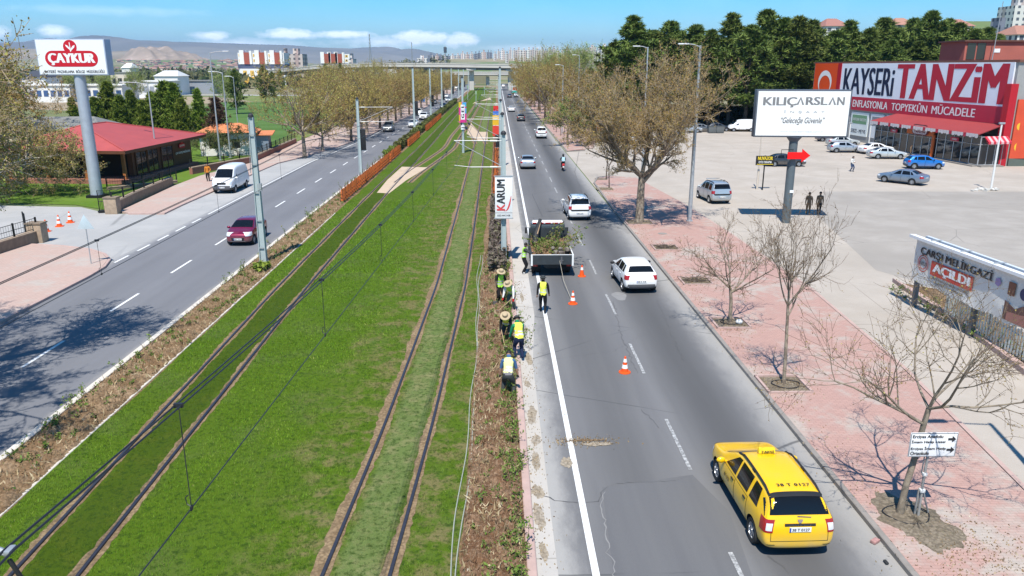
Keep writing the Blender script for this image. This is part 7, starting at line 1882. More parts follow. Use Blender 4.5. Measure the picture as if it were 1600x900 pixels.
    own = K[dist.argmin(1)]
    hz = (cen-np.array(P0)) @ np.array(up)
    own = np.where((own == 0) & (hz < -.02), 2, own)
    vest_faces = [i for i, k in enumerate(own) if k == 0 and hz[i] > -.05 and hz[i] < .60]
    mb = MB(); mb.v = [tuple(v.co) for v in nm.vertices]; mb.f = [list(p.vertices) for p in nm.polygons]
    mslot = {0: 0, 1: 1, 2: 2, 3: 3, 4: 0, 5: 0 if sleeve == 'long' else 1, 6: 4 if gloves else 1}
    if sleeve == 'none': mslot[4] = 1
    mb.m = [mslot[int(k)] for k in own]
    nor = np.array([v.normal[:] for v in nm.vertices])
    for s, wr_, dd, el in hand_info:
        mb.mi = 4 if gloves else 1
        palm = wr_+dd*.075; side = dd.cross(Vector((0, 1, 0)) if abs(dd.y) < .9 else Vector((1, 0, 0))).normalized(); nrm = side.cross(dd).normalized()*(-1)
        for i, (of, ln) in enumerate(((-.027, .062), (-.009, .075), (.010, .070), (.027, .055))):
            b0 = palm+side*of; b1 = b0+dd*ln*.5-nrm*.006; b2_ = b1+(dd*.75-nrm*.55).normalized()*ln*.35; b3 = b2_+(dd*.35-nrm*.85).normalized()*ln*.25
            mb.tube([b0-dd*.02, b1, b2_, b3], [.0095, .009, .008, .006], 6)
        th = wr_+dd*.03+side*(.03*-s); mb.tube([th, th+(dd*.6+side*-s*.7).normalized()*.035, th+(dd*.9+side*-s*.35-nrm*.3).normalized()*.065], [.011, .010, .007], 6)
    hc = V[J['head']]; hr_ = Vector((1, 0, 0))
    mb.mi = 1
    no = hc+hf*.098-hu*.012
    mb.add([no-hr_*.014-hu*.018, no+hr_*.014-hu*.018, no+hu*.03-hf*.004, no+hf*.026-hu*.014], [(0, 1, 3), (1, 2, 3), (2, 0, 3)])
    for s in (-1, 1): mb.ball(hc+hr_*s*.084-hu*.01-hf*.005, (.012, .02, .032), 6, 5)
    mb.mi = 5
    for s in (-1, 1): mb.ball(hc+hr_*s*.032+hf*.086+hu*.014, (.011, .008, .006), 6, 4)
    mb.add([hc+hf*.097-hr_*.024-hu*.058, hc+hf*.097+hr_*.024-hu*.058, hc+hf*.099+hr_*.02-hu*.066, hc+hf*.099-hr_*.02-hu*.066], [(0, 1, 2, 3)])
    mats_ = [shirt, M_skin, trousers, shoes, gloves or M_skin, M_eye]
    body = mb.build('person', mats_, None, smooth=True, sharp=rad(70))
    tag(body, label, 'person', group)
    if vest:
        used = sorted({v for f in vest_faces for v in nm.polygons[f].vertices}); mp = {v: i for i, v in enumerate(used)}
        vm = MB(); vm.v = [tuple(np.array(nm.vertices[v].co)+nor[v]*.016) for v in used]
        vm.f = [[mp[v] for v in nm.polygons[f].vertices] for f in vest_faces]
        vm.m = [1 if (.10 < hz[f] < .155 or .235 < hz[f] < .285) else 0 for f in vest_faces]
        if vest_bottom: vm.m = [2 if hz[f] < .06 else m_ for f, m_ in zip(vest_faces, vm.m)]
        vm.build('vest', [vest, C_refl, vest_bottom or vest], body, smooth=True)
    if hair:
        hm = MB(); 
        Mh = Matrix((hr_, hf, hu)).transposed().to_4x4(); Mh.translation = hc+hu*.022-hf*.016
        prof = [(.098, -.03), (.100, .01), (.093, .05), (.070, .085), (.035, .104), (.001, .108)]
        hm.lathe(prof, 14, Mh)
        if long_hair: hm.ball(hc-hf*.075-hu*.10, (.10, .055, .17), 10, 7)
        hm.build('hair', M_hair, body, smooth=True)
    if hat:
        kind, mm_ = hat
        Mh = Matrix((hr_, hf, hu)).transposed().to_4x4(); Mh.translation = hc+hu*.055
        hm = MB()
        if kind == 'wide': hm.lathe([(.215, -.022), (.21, -.012), (.115, .012), (.108, .075), (.085, .115), (.04, .118), (.001, .112)], 22, Mh); hm.mi = 1; hm.lathe([(.117, .012), (.116, .035)], 22, Mh)
        elif kind == 'small': hm.lathe([(.16, -.01), (.155, 0), (.108, .01), (.10, .07), (.06, .10), (.001, .105)], 18, Mh)
        elif kind == 'helmet': hm.ball((0, 0, 0), (.13, .15, .14), 14, 9); hm.v = [tuple(Mh @ Vector(v)-hu*.03) for v in hm.v]
        hm.build('hat' if kind != 'helmet' else 'helmet', [mm_, C_brown], body, smooth=True)
    if bag:
        m = MB(); c = P0+up*.30-fw*.19; m.box((0, 0, 0), (.34, .17, .46)); 
        Mb = Matrix((Vector((1, 0, 0)), fw, up)).transposed().to_4x4(); Mb.translation = c; m.v = [tuple(Mb @ Vector(v)) for v in m.v]
        m.build('backpack', bag, body, bevel=.04)
    body.location = loc; body.rotation_euler = (0, 0, -rad(head)); body.scale = (scale,)*3
    return body, [Vector(h[1])+h[2]*.08 for h in hand_info]
def tool(kind, p, q, label, owner, m=None):
    """long-handled tool from hand end p to ground end q, in the owner's local space"""
    o = empty(kind, owner.location, owner.rotation_euler.z, label, kind.replace('_', ' '))
    wood = mat('tool_wood', (.40, .28, .16), .7, 0, .2)
    mb = MB(); mb.tube([p, q], .016, 7); mb.build('shaft', wood, o, smooth=True)
    d = (Vector(q)-Vector(p)).normalized(); mb = MB()
    if kind == 'hoe': mb.box(Vector(q)+Vector((0, -.06, 0)), (.16, .14, .02), Matrix.Rotation(rad(25), 3, 'X'))
    else: mb.box(Vector(q)+d*.10, (.20, .03, .26))
    mb.build('blade', mat('tool_steel', (.20, .20, .20), .5, .6), o)
    return o
GW = 'workers on the planting strip'
g = lambda u, v, z=.10: G(u, v, z)
p = g(848, 489, .012); person('man in yellow vest, black clothes and dark hat walking away on the edge line', (p.x, p.y, .016), 4, 2, .90, ((-.10, .20), (.10, -.16)), ((-.27, -.02, .84), (.29, .14, .84)), C_black, 'long', C_black, M_shoe, C_vesty, ('small', C_dkgrey), True, 4, 1.0)
p = g(822, 428, .012); person('man in a green vest and white shoes reaching over the side of the truck bed', (p.x-.12, p.y+.1, .012), 84, 8, .89, ((-.12, .04), (.12, -.10)), ((-.24, .48, 1.16), (.20, .50, 1.22)), C_dkgrey, 'long', C_black, M_shoew, C_vestg, None, True, 6, 1.0)
p = g(781, 474); b, hs = person('man in a green vest and straw hat standing with a shovel by the mast', (p.x, p.y, .10), 160, 10, .88, ((-.12, .05), (.12, -.05)), ((-.20, .26, .95), (.28, .22, .72)), C_black, 'long', C_black, M_shoe, C_vestg, ('wide', C_tan), True, 20, 1.0)
tool('shovel', hs[1]+Vector((0, .02, .42)), Vector((.36, .34, .22)), 'shovel held upright by the man standing at the mast', b)
p = g(800, 482); b, hs = person('man in green vest, white sleeves and straw hat stooping over his hoe', (p.x, p.y, .10), 205, 48, .80, ((-.18, .10), (.17, -.14)), ((-.30, .52, .58), (.24, .62, .46)), C_white, 'long', C_camo, M_shoe, C_vestg, ('wide', C_tan), True, 10, 1.0, gloves=C_redg)
tool('hoe', hs[0]+Vector((-.06, -.12, .22)), Vector((.30, .92, .10)), 'hoe of the stooping man with white sleeves', b)
p = g(792, 534); b, hs = person('man in yellow vest and straw hat bowed low before the one in green', (p.x, p.y, .10), 188, 52, .80, ((-.16, .08), (.16, -.10)), ((-.20, .46, .50), (.22, .50, .42)), C_black, 'long', C_dkgrey, M_shoe, C_vesty, ('wide', C_tan), True, 12, 1.0)
tool('hoe', hs[1]+Vector((.02, -.18, .30)), Vector((-.05, .95, .10)), 'hoe with a bare wood shaft held by the bowed man', b)
p = g(811, 561); person('man in green shirt, yellow vest and dark hat seen from behind, bending', (p.x, p.y, .10), -12, 30, .86, ((-.14, .05), (.13, -.05)), ((-.30, .40, .66), (.14, .46, .62)), C_green, 'long', C_navy, M_shoe, C_vesty, ('small', C_dkgrey), True, 24, 1.02)
p = g(794, 620); person('bareheaded man in pale vest and blue short sleeves bending to the soil', (p.x, p.y, .10), 4, 40, .82, ((-.20, .10), (.20, -.10)), ((-.34, .34, .42), (.36, .36, .44)), C_blue, 'short', C_dkgrey, M_shoe, C_vestp, None, True, 22, 1.02, vest_bottom=C_greyc, gloves=C_dkgrey)
p = G(326, 285); person('person in an orange jacket standing behind the parked white van', (p.x, p.y, .12), 170, 3, .90, ((-.1, .02), (.1, -.04)), ((-.22, .2, 1.0), (.24, .1, .82)), C_orange, 'long', C_black)
p = G(1330, 268); person('woman in a white top and jeans walking across the car park', (p.x, p.y, .012), 150, 3, .88, ((-.08, .14), (.08, -.12)), ((-.12, .24, 1.05), (.14, .24, 1.05)), C_white, 'long', C_jean, M_shoe, None, None, True, 18, .96, long_hair=True)
p = G(1262, 336); person('person in dark brown clothes walking beside the billboard post, left of the pair', (p.x, p.y, .012), 20, 3, .90, ((-.09, .12), (.09, -.12)), ((-.25, .06, .82), (.25, .0, .82)), C_brown, 'long', C_brown, hat=None)
p = G(1279, 335); person('person in a dark jacket walking beside the billboard post, right of the pair', (p.x, p.y, .012), 14, 3, .90, ((-.09, -.10), (.09, .12)), ((-.25, .0, .82), (.25, .06, .82)), C_brown, 'long', C_black, hat=None)
p = G(1427, 250); person('person in dark clothes standing at the shop glass behind the pale silver saloon', (p.x, p.y+1, .012), 120, 3, .90, shirt=C_brown, trousers=C_dkgrey)
person('scooter rider in a black helmet and jacket with a pale blue backpack', (SCOOT.x, SCOOT.y+.16, .05), 0, 10, .92, ((-.17, .28, .42), (.17, .28, .42)), ((-.30, .62, 1.07), (.30, .62, 1.07)), C_black, 'long', C_black, M_shoe, None, ('helmet', M_blk), False, 0, 1.0, bag=C_teal)
M_mast = mat('mast_paint', (.42, .49, .49), .5, .15, .10, 3)
M_mastd = mat('mast_cap', (.03, .03, .035), .6)
M_galv = mat('galvanised_steel', (.44, .46, .47), .45, .5, .15, 5)
M_panel = mat('advert_back', (.016, .016, .018), .6)
M_ins = mat('insulator_pale', (.62, .62, .55), .4)
M_wire = mat('overhead_wire', (.035, .037, .045), .5, .4)
def arm(r, side, reach, z_top, z_low, zc):
    """cantilever of a tram mast; side = direction towards the track"""
    m = MB(); s = side
    m.tube([(s*.1, 0, z_top), (s*reach, 0, z_top+.02)], .024, 6)
    m.tube([(s*.1, 0, z_low+.05), (s*reach*.98, 0, z_top)], .022, 6)
    m.tube([(s*.1, 0, z_low), (s*(reach-.9), 0, z_low)], .028, 6); m.tube([(s*(reach-.9), 0, z_low), (s*reach, 0, zc+.05)], .02, 6)
    m.build('cantilever', M_steel, r, smooth=True)
    m = MB()
    for z in (z_top, z_low): m.tube([(s*.35, 0, z), (s*.75, 0, z)], .055, 8)
    m.build('insulator', M_ins, r, smooth=True)
def mast(x, y, h, label, side=0, panel=None, w=.26, reach=2.9, lattice=False, z=.10):
    r = empty('tram_mast', (x, y, z), 0, label, 'mast', None)
    m = MB()
    tp = .72
    def plate(cx, cy, wx, wy, hh): m.box((cx, cy, hh/2), (wx, wy, hh), taper=(tp, tp))
    m.v = []; m.f = []; m.m = []
    for s in (-1, 1):
        P = [(s*w*.5-.02, -w*.5), (s*w*.5+.02, -w*.5), (s*w*.5+.02, w*.5), (s*w*.5-.02, w*.5)]
        m.add([(p[0], p[1], 0) for p in P]+[(p[0]*tp, p[1]*tp, h) for p in P], [(0, 3, 2, 1), (4, 5, 6, 7), (0, 1, 5, 4), (1, 2, 6, 5), (2, 3, 7, 6), (3, 0, 4, 7)])
    P = [(-w*.5, -w*.22), (w*.5, -w*.22), (w*.5, w*.22), (-w*.5, w*.22)]
    m.add([(p[0], p[1], 0) for p in P]+[(p[0]*tp, p[1]*tp, h) for p in P], [(0, 3, 2, 1), (4, 5, 6, 7), (0, 1, 5, 4), (1, 2, 6, 5), (2, 3, 7, 6), (3, 0, 4, 7)])
    m.build('pole', M_mast, r)
    m = MB(); m.lathe([(.001, 0), (.16, 0), (.15, .12), (.08, .20), (.001, .22)], 10, None, (0, 0, h)); m.build('cap', M_mastd, r)
    m = MB(); m.box((0, 0, .06), (.5, .5, .12)); m.build('base_plate', M_galv, r)
    if lattice:
        m = MB()
        for k in range(5): m.box((0, -w*.40, .9+k*1.6), (w*.9, .04, .05))
        m.box((.17, -.05, 4.4), (.2, .16, .42)); m.tube([(.16, -.1, .4), (.13, -.08, h*.94)], .022, 5); m.tube([(-.17, -.1, .4), (-.14, -.08, h*.94)], .016, 5); m.tube([(-.30, 0, 5.2), (-.13, 0, h*.96)], .02, 5)
        m.build('bracing', M_galv, r)
    if side: arm(r, side, reach, 6.95, 5.5, 5.55)
    if panel:
        z0, z1, off = panel
        m = MB(); m.box((off, .12, (z0+z1)/2), (.62, .18, z1-z0)); p = m.build('advert_panel', M_panel, r, bevel=.02)
        m = MB(); m.box((off, .12, z0-.05), (.72, .10, .05)); m.box((off*.4, .06, z1-.2), (.3, .06, .06)); m.build('panel_bracket', M_galv, p)
    return r
mast(-13.55, 44.0, 8.25, 'nearest grey tram mast left of the tracks, beside the dark red hatchback', 0, None, .34, lattice=True)
mast(-14.3, 82.0, 7.75, 'second tram mast of the left file with a black advert panel', 1, (2.6, 4.7, .35), .30, 3.6)
for i, (u, v, vt, pan) in enumerate([(648, 208, 107, (105+26, 0)), (673.5, 190, 107, 1), (691, 175.5, 107, 1), (706, 163, 107, 1), (717, 153.5, 108, 1), (724.5, 148, 108, 1), (732, 143, 110, 0), (737, 139.5, 111, 0)]):
    q = G(u, v); h = 11-(vt-105)/FPX*q.y
    mast(q.x, q.y, h, 'tall grey tram mast of the left file, '+ORD[i+2]+' from the front', 0, (3.0, 5.3, .4) if pan else None, .34)
k1 = mast(.36, 43.9, 7.3, 'nearest tram mast of the right file, carrying the white vertical KARUM banner', -1, None, .28, 2.75)
mast(.42, 62.5, 7.3, 'second tram mast of the right file, behind the banner mast', -1, None, .28, 2.8)
mast(.42, 89, 7.3, 'third tram mast of the right file', -1, (2.2, 3.6, -.3), .28, 2.8)
q = at_dist(781, 107, 118); mast(q.x, 118, 10.8, 'tall mast of the right file behind the shorter ones', -1, None, .30, 2.8)
for i, Y in enumerate((150, 185, 225, 270)): mast(.55, Y, 8.4, 'distant tram mast of the right file, '+ORD[i].replace('nearest', 'first')+' after the tall one', -1, None, .30, 2.8)
def karum():
    r = empty('karum_banner', (.36, 43.72, 0), 0, 'white vertical banner board reading KARUM on the nearest right mast', 'banner')
    z0 = 2.75; z1 = 5.1; W_ = .98
    bw = mat('board_white', (.76, .76, .75), .5, var=.04)
    m = MB(); m.box((0, -.08, (z0+z1)/2), (W_, .10, z1-z0)); bo = m.build('board', bw, r, bevel=.012)
    m = MB()
    for z in (z0-.02, z1+.02): m.box((0, -.08, z), (W_+.1, .14, .05))
    m.box((0, .02, (z0+z1)/2), (.1, .14, z1-z0)); m.build('frame', M_galv, r)
    M = facing((-.16, -.135, (z0+z1)/2+.12), (0, 0, 1), (-1, 0, 0))
    bk = mat('print_black', (.025, .025, .028), .5); rd = mat('print_red', (.62, .07, .07), .5)
    Mk = M.copy(); Mk.translation = Vector((-.16, -.135, z0+.62)); letters('banner_letters', 'K', Mk, .34, .46, rd, bo, bold=.03)
    Mk = M.copy(); Mk.translation = Vector((-.16, -.135, z0+1.50)); letters('banner_letters', 'ARUM', Mk, 1.36, .46, bk, bo, bold=.03)
    m = MB(); pts = []
    for k in range(15):
        t = k/14; pts.append((.02+.40*t**.55*1.0, z0+.40+.85*t**1.6, .012+.03*math.sin(PI*t)))
    vs = []; 
    for (x, z, w) in pts: vs += [(x-w, -.138, z+w*.4), (x+w, -.138, z-w*.4)]
    m.add(vs, [(2*i, 2*i+1, 2*i+3, 2*i+2) for i in range(14)]); m.build('swoosh', rd, bo)
    letters('small_letters', '0352 444 0 438', facing((0, -.135, z0+.15), (1, 0, 0)), .72, .10, bk, bo, bold=.01)
    m = MB(); m.box((0, -.134, z0+.30), (W_, .004, .015)); m.build('rule', bk, bo)
karum()
for i, (Y, c, lab) in enumerate([(96, [(.62, .05, .03), (.7, .4, .02)], 'red and yellow banner on the third right mast'), (105, [(.70, .70, .72), (.05, .16, .5)], 'white and blue banner behind the red and yellow one'), (119, [(.62, .03, .03), (.62, .03, .03)], 'plain red banner on the tall right mast')]):
    r = empty('mast_banner', (.05, Y, 0), 0, lab, 'banner', 'small banners of the right mast file')
    for k in range(2):
        m = MB(); m.box((-.2, -.3, 3.6+k*1.25), (.75, .08, 1.2)); m.build('banner_half', mat('far_banner_%s%s' % ('abc'[i], 'xy'[k]), c[k], .6), r)
    m = MB(); m.tube([(-.2, -.24, 2.9), (-.2, -.24, 5.6), (.4, -.1, 5.6)], .03, 6); m.build('bracket', M_galv, r)
def midpole():
    r = empty('centre_pole', (-4.46, 103.9, .10), 0, 'grey pole between the tracks with a pink, yellow and blue banner', 'pole')
    m = MB(); m.tube([(0, 0, 0), (0, 0, 9.6)], [.17, .12], 10); m.build('pole', M_mast, r, smooth=True)
    m = MB(); m.lathe([(.17, 0), (.15, .12), (.001, .18)], 10, None, (0, 0, 9.6)); m.build('cap', M_mastd, r)
    z0, z1 = 3.95, 6.55
    bd = MB(); bd.box((0, -.22, (z0+z1)/2), (.98, .08, z1-z0)); b = bd.build('banner', mat('banner_pink', (.62, .03, .22), .55, var=.1), r)
    for (x, z, w, h, c) in [(-.30, z1-.35, .36, .66, (.62, .42, .02)), (.22, z1-.3, .52, .55, (.06, .35, .58)), (-.40, z0+.55, .16, .8, (.62, .40, .02)), (.40, z0+1.5, .16, .7, (.06, .35, .58))]:
        m = MB(); m.box((x, -.265, z), (w, .006, h)); m.build('colour_block', mat('cb_%d' % int((x+1)*100), c, .55), b)
    m = MB(); m.box((.02, -.27, (z0+z1)/2+.02), (.52, .008, 1.9)); m.build('text_panel', mat('board_white', (.76, .76, .75), .5), b)
    M = facing((.02, -.276, (z0+z1)/2+.1), (0, 0, 1), (-1, 0, 0)); letters('banner_letters', 'G E L', M, 1.6, .36, MATS['print_black'], b, bold=.05)
    m = MB(); m.box((0, -.2, 3.3), (.5, .10, .55)); pl = m.build('number_board', MATS['board_white'], r)
    m = MB(); m.box((0, -.255, 3.3), (.36, .01, .10)); m.build('board_bar', MATS['print_black'], pl)
midpole()
for i, (u, v, vt) in enumerate([(731, 157, 132), (744, 168, 140), (757, 150, 133)]):
    q = G(u, v); r = empty('signal_post', (q.x, q.y, .1), 0, ['slim grey signal post between the far tracks', 'short pole with a green board by the far crossover', 'pale post beside the far right track'][i], 'signal')
    h = HTz = 11-(vt-105)/FPX*q.y
    m = MB(); m.tube([(0, 0, 0), (0, 0, h)], .09, 8); m.build('post', M_mast, r)
    m = MB(); m.box((0, -.1, h-.5), (.45, .2, 1.0)); m.build('board', mat('signal_green', (.28, .40, .25), .6), r)
def catenary(name, sup, label, z_extra=.0, double=True, step=6.4, start=0):
    """sup = [(x,y,z_messenger,z_contact)]"""
    r = empty(name, (0, 0, 0), 0, label, 'overhead line', 'overhead lines of the tramway')
    mp = []; cp = []
    for a, b in zip(sup, sup[1:]):
        n = max(6, int((b[1]-a[1])/2)); sag = .42
        for k in range(n):
            t = k/n; s = 4*t*(1-t)
            mp.append(Vector((a[0]+(b[0]-a[0])*t, a[1]+(b[1]-a[1])*t, a[2]+(b[2]-a[2])*t-sag*s)))
            cp.append(Vector((a[0]+(b[0]-a[0])*t, a[1]+(b[1]-a[1])*t, a[3]+(b[3]-a[3])*t)))
    mp.append(Vector(sup[-1][:3])); cp.append(Vector((sup[-1][0], sup[-1][1], sup[-1][3])))
    for o_ in ((-.035, .035) if double else (0,)):
        m = MB(); m.tube([p+Vector((o_, 0, 0)) for p in mp], .0105, 5); m.build('messenger_wire', M_wire, r, smooth=True)
    m = MB(); m.tube(cp, .0085, 5); m.build('contact_wire', M_wire, r, smooth=True)
    ys = [p.y for p in mp]
    for y in np.arange(sup[0][1]+start, sup[-1][1]-1, step):
        a = Vector((np.interp(y, ys, [p.x for p in mp]), y, np.interp(y, ys, [p.z for p in mp]))); b = Vector((np.interp(y, ys, [p.x for p in cp]), y, np.interp(y, ys, [p.z for p in cp])))
        if y > 130: break
        m = MB(); m.tube([a, a.lerp(b, .85), b], .006, 4)
        m.box(a, (.10, .035, .05)); m.box(b, (.02, .05, .05))
        if y < 22: m.tube([b+Vector((0, 0, .02)), b+Vector((-.05, .01, .05)), b+Vector((-.06, .01, .13)), b+Vector((-.02, 0, .17))], .007, 4)
        m.build('dropper', M_wire, r)
trx = lambda y: float(np.interp(y, [q[0] for q in TRs], [q[1] for q in TRs])); tlx = lambda y: float(np.interp(y, [q[0] for q in TLs], [q[1] for q in TLs]))
catenary('overhead_line', [(-4.6, -25, 7.5, 6.1), (-3.64, 5.1, 7.55, 6.15), (-2.40, 43.9, 7.0, 5.55), (-2.4, 62.5, 7.0, 5.55), (-2.4, 89, 7.0, 5.55), (-2.5, 118, 7.0, 5.55), (-2.5, 150, 7.0, 5.55), (-2.5, 300, 7, 5.55)], 'overhead wires of the right tram track crossing the near lawn', step=6.3, start=33.0)
catenary('overhead_line', [(-9.9, -16, 7.2, 5.9), (-10.62, 43.9, 7.05, 5.75), (-10.7, 82, 7.0, 5.6), (-10.4, 137, 7.0, 5.6), (-10.3, 300, 7, 5.6)], 'overhead wires of the left tram track crossing in front of the driveway', step=9.2, start=35.8)
def near_bracket():
    r = empty('tram_mast', (-7.4, 5.0, .10), 0, 'pale bracket arm holding the wires in the lower left corner', 'mast')
    m = MB(); m.tube([(0, 0, 0), (0, 0, 8.3)], [.16, .12], 10); m.build('pole', M_mast, r, smooth=True)
    m = MB(); m.tube([(0, 0, 7.05), (3.3, .08, 7.30), (3.62, .1, 7.36)], .04, 10); m.build('cantilever', mat('arm_cream', (.60, .60, .50), .45), r, smooth=True)
    m = MB(); m.tube([(0, .3, 7.55), (3.2, .25, 7.52)], .032, 8); m.tube([(3.2, .25, 7.52), (3.72, .12, 7.40)], .026, 8); m.build('top_stay', M_galv, r, smooth=True)
    m = MB(); m.box((3.62, .1, 7.40), (.10, .05, .05)); m.box((3.42, .12, 7.38), (.07, .07, .06)); m.box((3.76, .1, 7.44), (.05, .10, .04)); m.tube([(3.2, .23, 7.50), (3.34, .2, 7.49)], .036, 8); m.build('clamp', M_galv, r, bevel=.015)
    m = MB(); m.tube([(3.74, .1, 7.36), (3.86, .12, 7.0), (3.80, .2, 6.5)], .018, 6); m.build('steady_arm', M_blk, r, smooth=True)
near_bracket()
def lamp(x, y, h, label, dirx=-1, arm_l=1.0, r0=.11, z=.12, head=True, diry=0, group=None):
    r = empty('street_lamp', (x, y, z), 0, label, 'street lamp', group)
    m = MB(); m.tube([(0, 0, 0), (0, 0, 1.2), (0, 0, h-.02)], [r0, r0*.95, r0*.5], 10); m.build('pole', M_galv, r, smooth=True)
    m = MB(); m.tube([(0, 0, h-.12), (dirx*arm_l*.55, diry*arm_l*.55, h+.04), (dirx*arm_l, diry*arm_l, h+.08)], .035, 8); m.build('arm', M_galv, r, smooth=True)
    m = MB(); m.box((0, 0, 0), (.72, .26, .09)); Mx = Matrix.Rotation(math.atan2(diry, dirx), 4, 'Z'); Mx.translation = Vector((dirx*(arm_l+.3), diry*(arm_l+.3), h+.08)); m.v = [tuple(Mx @ Vector(v)) for v in m.v]
    hd = m.build('lamp_head', mat('lamp_pale', (.72, .73, .73), .4), r, bevel=.03)
    m = MB(); m.box((0, 0, -.05), (.5, .2, .012)); m.v = [tuple(Mx @ Vector(v)) for v in m.v]; m.build('lens', M_ins, hd)
    m = MB(); m.box((0, 0, .04), (.4, .4, .06)); m.build('base_plate', M_galv, r)
    return r
lamp(14.1, 56.0, 12.35, 'tall street lamp beside the big plane tree', -1, .9, .155)
q = at_dist(1011, 105, 84); lamp(q.x, 84, 12.9, 'street lamp rising from behind the big plane tree crown', -1, .9, .14)
q = at_dist(880, 105, 135); lamp(q.x, 135, 11.2, 'thin lamp post at the right edge of the budding row', -1, .7, .1)
q = at_dist(905, 105, 150); lamp(q.x, 150, 13, 'thin lamp post in front of the poplars', -1, .7, .1)
lamp(-36.2, 84, 9.3, 'lamp post in front of the red roof', -1, 2.2, .10)
lamp(-33.6, 95.7, 12.6, 'tall lamp post right of the brown conifer', 1, 1.6, .11)
lamp(-33.3, 98.5, 10.3, 'shorter lamp post just right of the tall one by the hut', -1, 1.0, .10)
q = at_dist(363, 105, 112); lamp(q.x, 112, 9.6, 'thin white lamp post behind the hut', -1, .5, .07)
q = at_dist(1600, 300, 24); lamp(14.6, 17.0, 9.6, 'lamp post just outside the right edge, its shadow on the pavement', -1, 1.5, .13)
def flagpole(u, v, vt, label, m_=None, rubble=False):
    q = G(u, v); h = 11-(vt-105)/FPX*q.y*1.03
    r = empty('white_pole', (q.x, q.y, 0), 0, label, 'pole')
    m = MB(); m.tube([(0, 0, 0), (0, 0, h)], [.10, .075], 8); m.build('pole', mat('pole_white', (.70, .69, .66), .5), r, smooth=True)
    m = MB(); m.box((0, 0, h+.05), (.5, .22, .16)); m.build('floodlight', M_galv, r, bevel=.02)
    return q
q = flagpole(1548, 297, 187, 'leaning white pole with a floodlight in front of the store awning')
rb = random.Random(9)
m = MB()
for k in range(26): m.box((q.x+rb.gauss(-.5, .8), q.y+rb.gauss(-.1, .3), rb.uniform(.03, .16)), (rb.uniform(.15, .55), rb.uniform(.1, .35), rb.uniform(.06, .2)), Matrix.Rotation(rb.uniform(0, 3), 3, 'Z') @ Matrix.Rotation(rb.uniform(-.4, .4), 3, 'X'))
tag(m.build('rubble', mat('pale_rubble', (.52, .50, .46), .9, var=.35, scale=3)), 'pale heap of broken slabs at the white pole foot', kind='stuff')
flagpole(1325, 228, 186, 'white pole before the posters, the left one'); flagpole(1357, 228, 188, 'white pole before the posters, the right one')
def big_board():
    r = empty('billboard', (21.2, 55.9, 0), -.10, 'large white billboard on a thick dark post reading KILIÇARSLAN', 'billboard')
    fr = mat('board_frame', (.085, .10, .125), .5, var=.1)
    m = MB(); m.tube([(0, 0, 0), (0, 0, 6.3)], .30, 18); m.build('post', mat('post_grey', (.10, .125, .14), .5, var=.12), r, smooth=True)
    m = MB(); m.lathe([(.30, 5.9), (.55, 6.22), (.001, 6.24)], 18); m.build('collar', fr, r)
    m = MB(); cx = .32; W_, z0, z1 = 6.5, 6.22, 9.5
    m.box((cx, 0, (z0+z1)/2), (W_, .75, z1-z0)); fb = m.build('frame', fr, r, bevel=.03)
    m = MB(); m.box((cx, -.385, (z0+z1)/2), (W_-.22, .03, z1-z0-.22)); bo = m.build('face', mat('board_face', (.80, .80, .78), .45, var=.02), r)
    B = lambda x, z: facing((cx+x, -.403, (z0+z1)/2+z), (1, 0, 0))
    gr = mat('print_grey', (.20, .20, .20), .5, var=.25, scale=1.2); lg = mat('print_palegrey', (.33, .33, .33), .5)
    letters('board_letters', 'KILIÇ', B(-1.62, .78), 2.25, .70, gr, bo, bold=.03)
    m = MB()
    def A_(x): 
        for s in (-1, 1): m.add([B(x, .87) @ Vector(p) for p in ((s*.27, -.26, .006), (s*.27-s*.14, -.26, .006), (-s*.0, .13, .006), (0, .29, .006))], [(0, 1, 2, 3) if s > 0 else (3, 2, 1, 0)])
    A_(-.22); A_(1.95); m.build('board_letters', gr, bo)
    letters('board_letters', 'RSL', B(.88, .87), 1.42, .54, gr, bo, bold=.03); letters('board_letters', 'N', B(2.52, .87), .46, .54, gr, bo, bold=.03)
    letters('small_letters', 'İ  N  Ş  A  A  T', B(.1, .12), 2.8, .24, lg, bo)
    letters('script_letters', '“Geleceğe Güvenle”', B(.05, -.50), 3.0, .56, mat('print_dark', (.05, .05, .055), .5), bo, shear=.32, bold=.008)
    letters('small_letters', 'www.kilicarslaninsaat.com.tr', B(.05, -1.22), 3.0, .14, mat('print_faint', (.62, .62, .60), .5), bo)
    m = MB(); m.box((.12, -.312, 2.35), (.26, .012, .20)); m.build('sticker', MATS['board_white'], r)
    a = empty('arrow_sign', (21.2, 55.5, 0), 0, 'bright red arrow sign pointing right, on the billboard post', 'sign')
    M = facing((.3, -.12, 4.95), (1, 0, 0)); m = MB()
    m.prism([(-.85, -.24), (.18, -.24), (.18, -.47), (.78, 0), (.18, .47), (.18, .24), (-.85, .24)], 0, .06, M); m.build('arrow', mat('arrow_red', (.80, .006, .006), .4, var=.02), a)
    m = MB(); m.tube([(-.95, .0, 4.75), (-.95, 0, 5.35), (-.1, 0, 5.35), (-.1, .1, 5.35)], .025, 5); m.build('bracket', M_iron, a)
big_board()
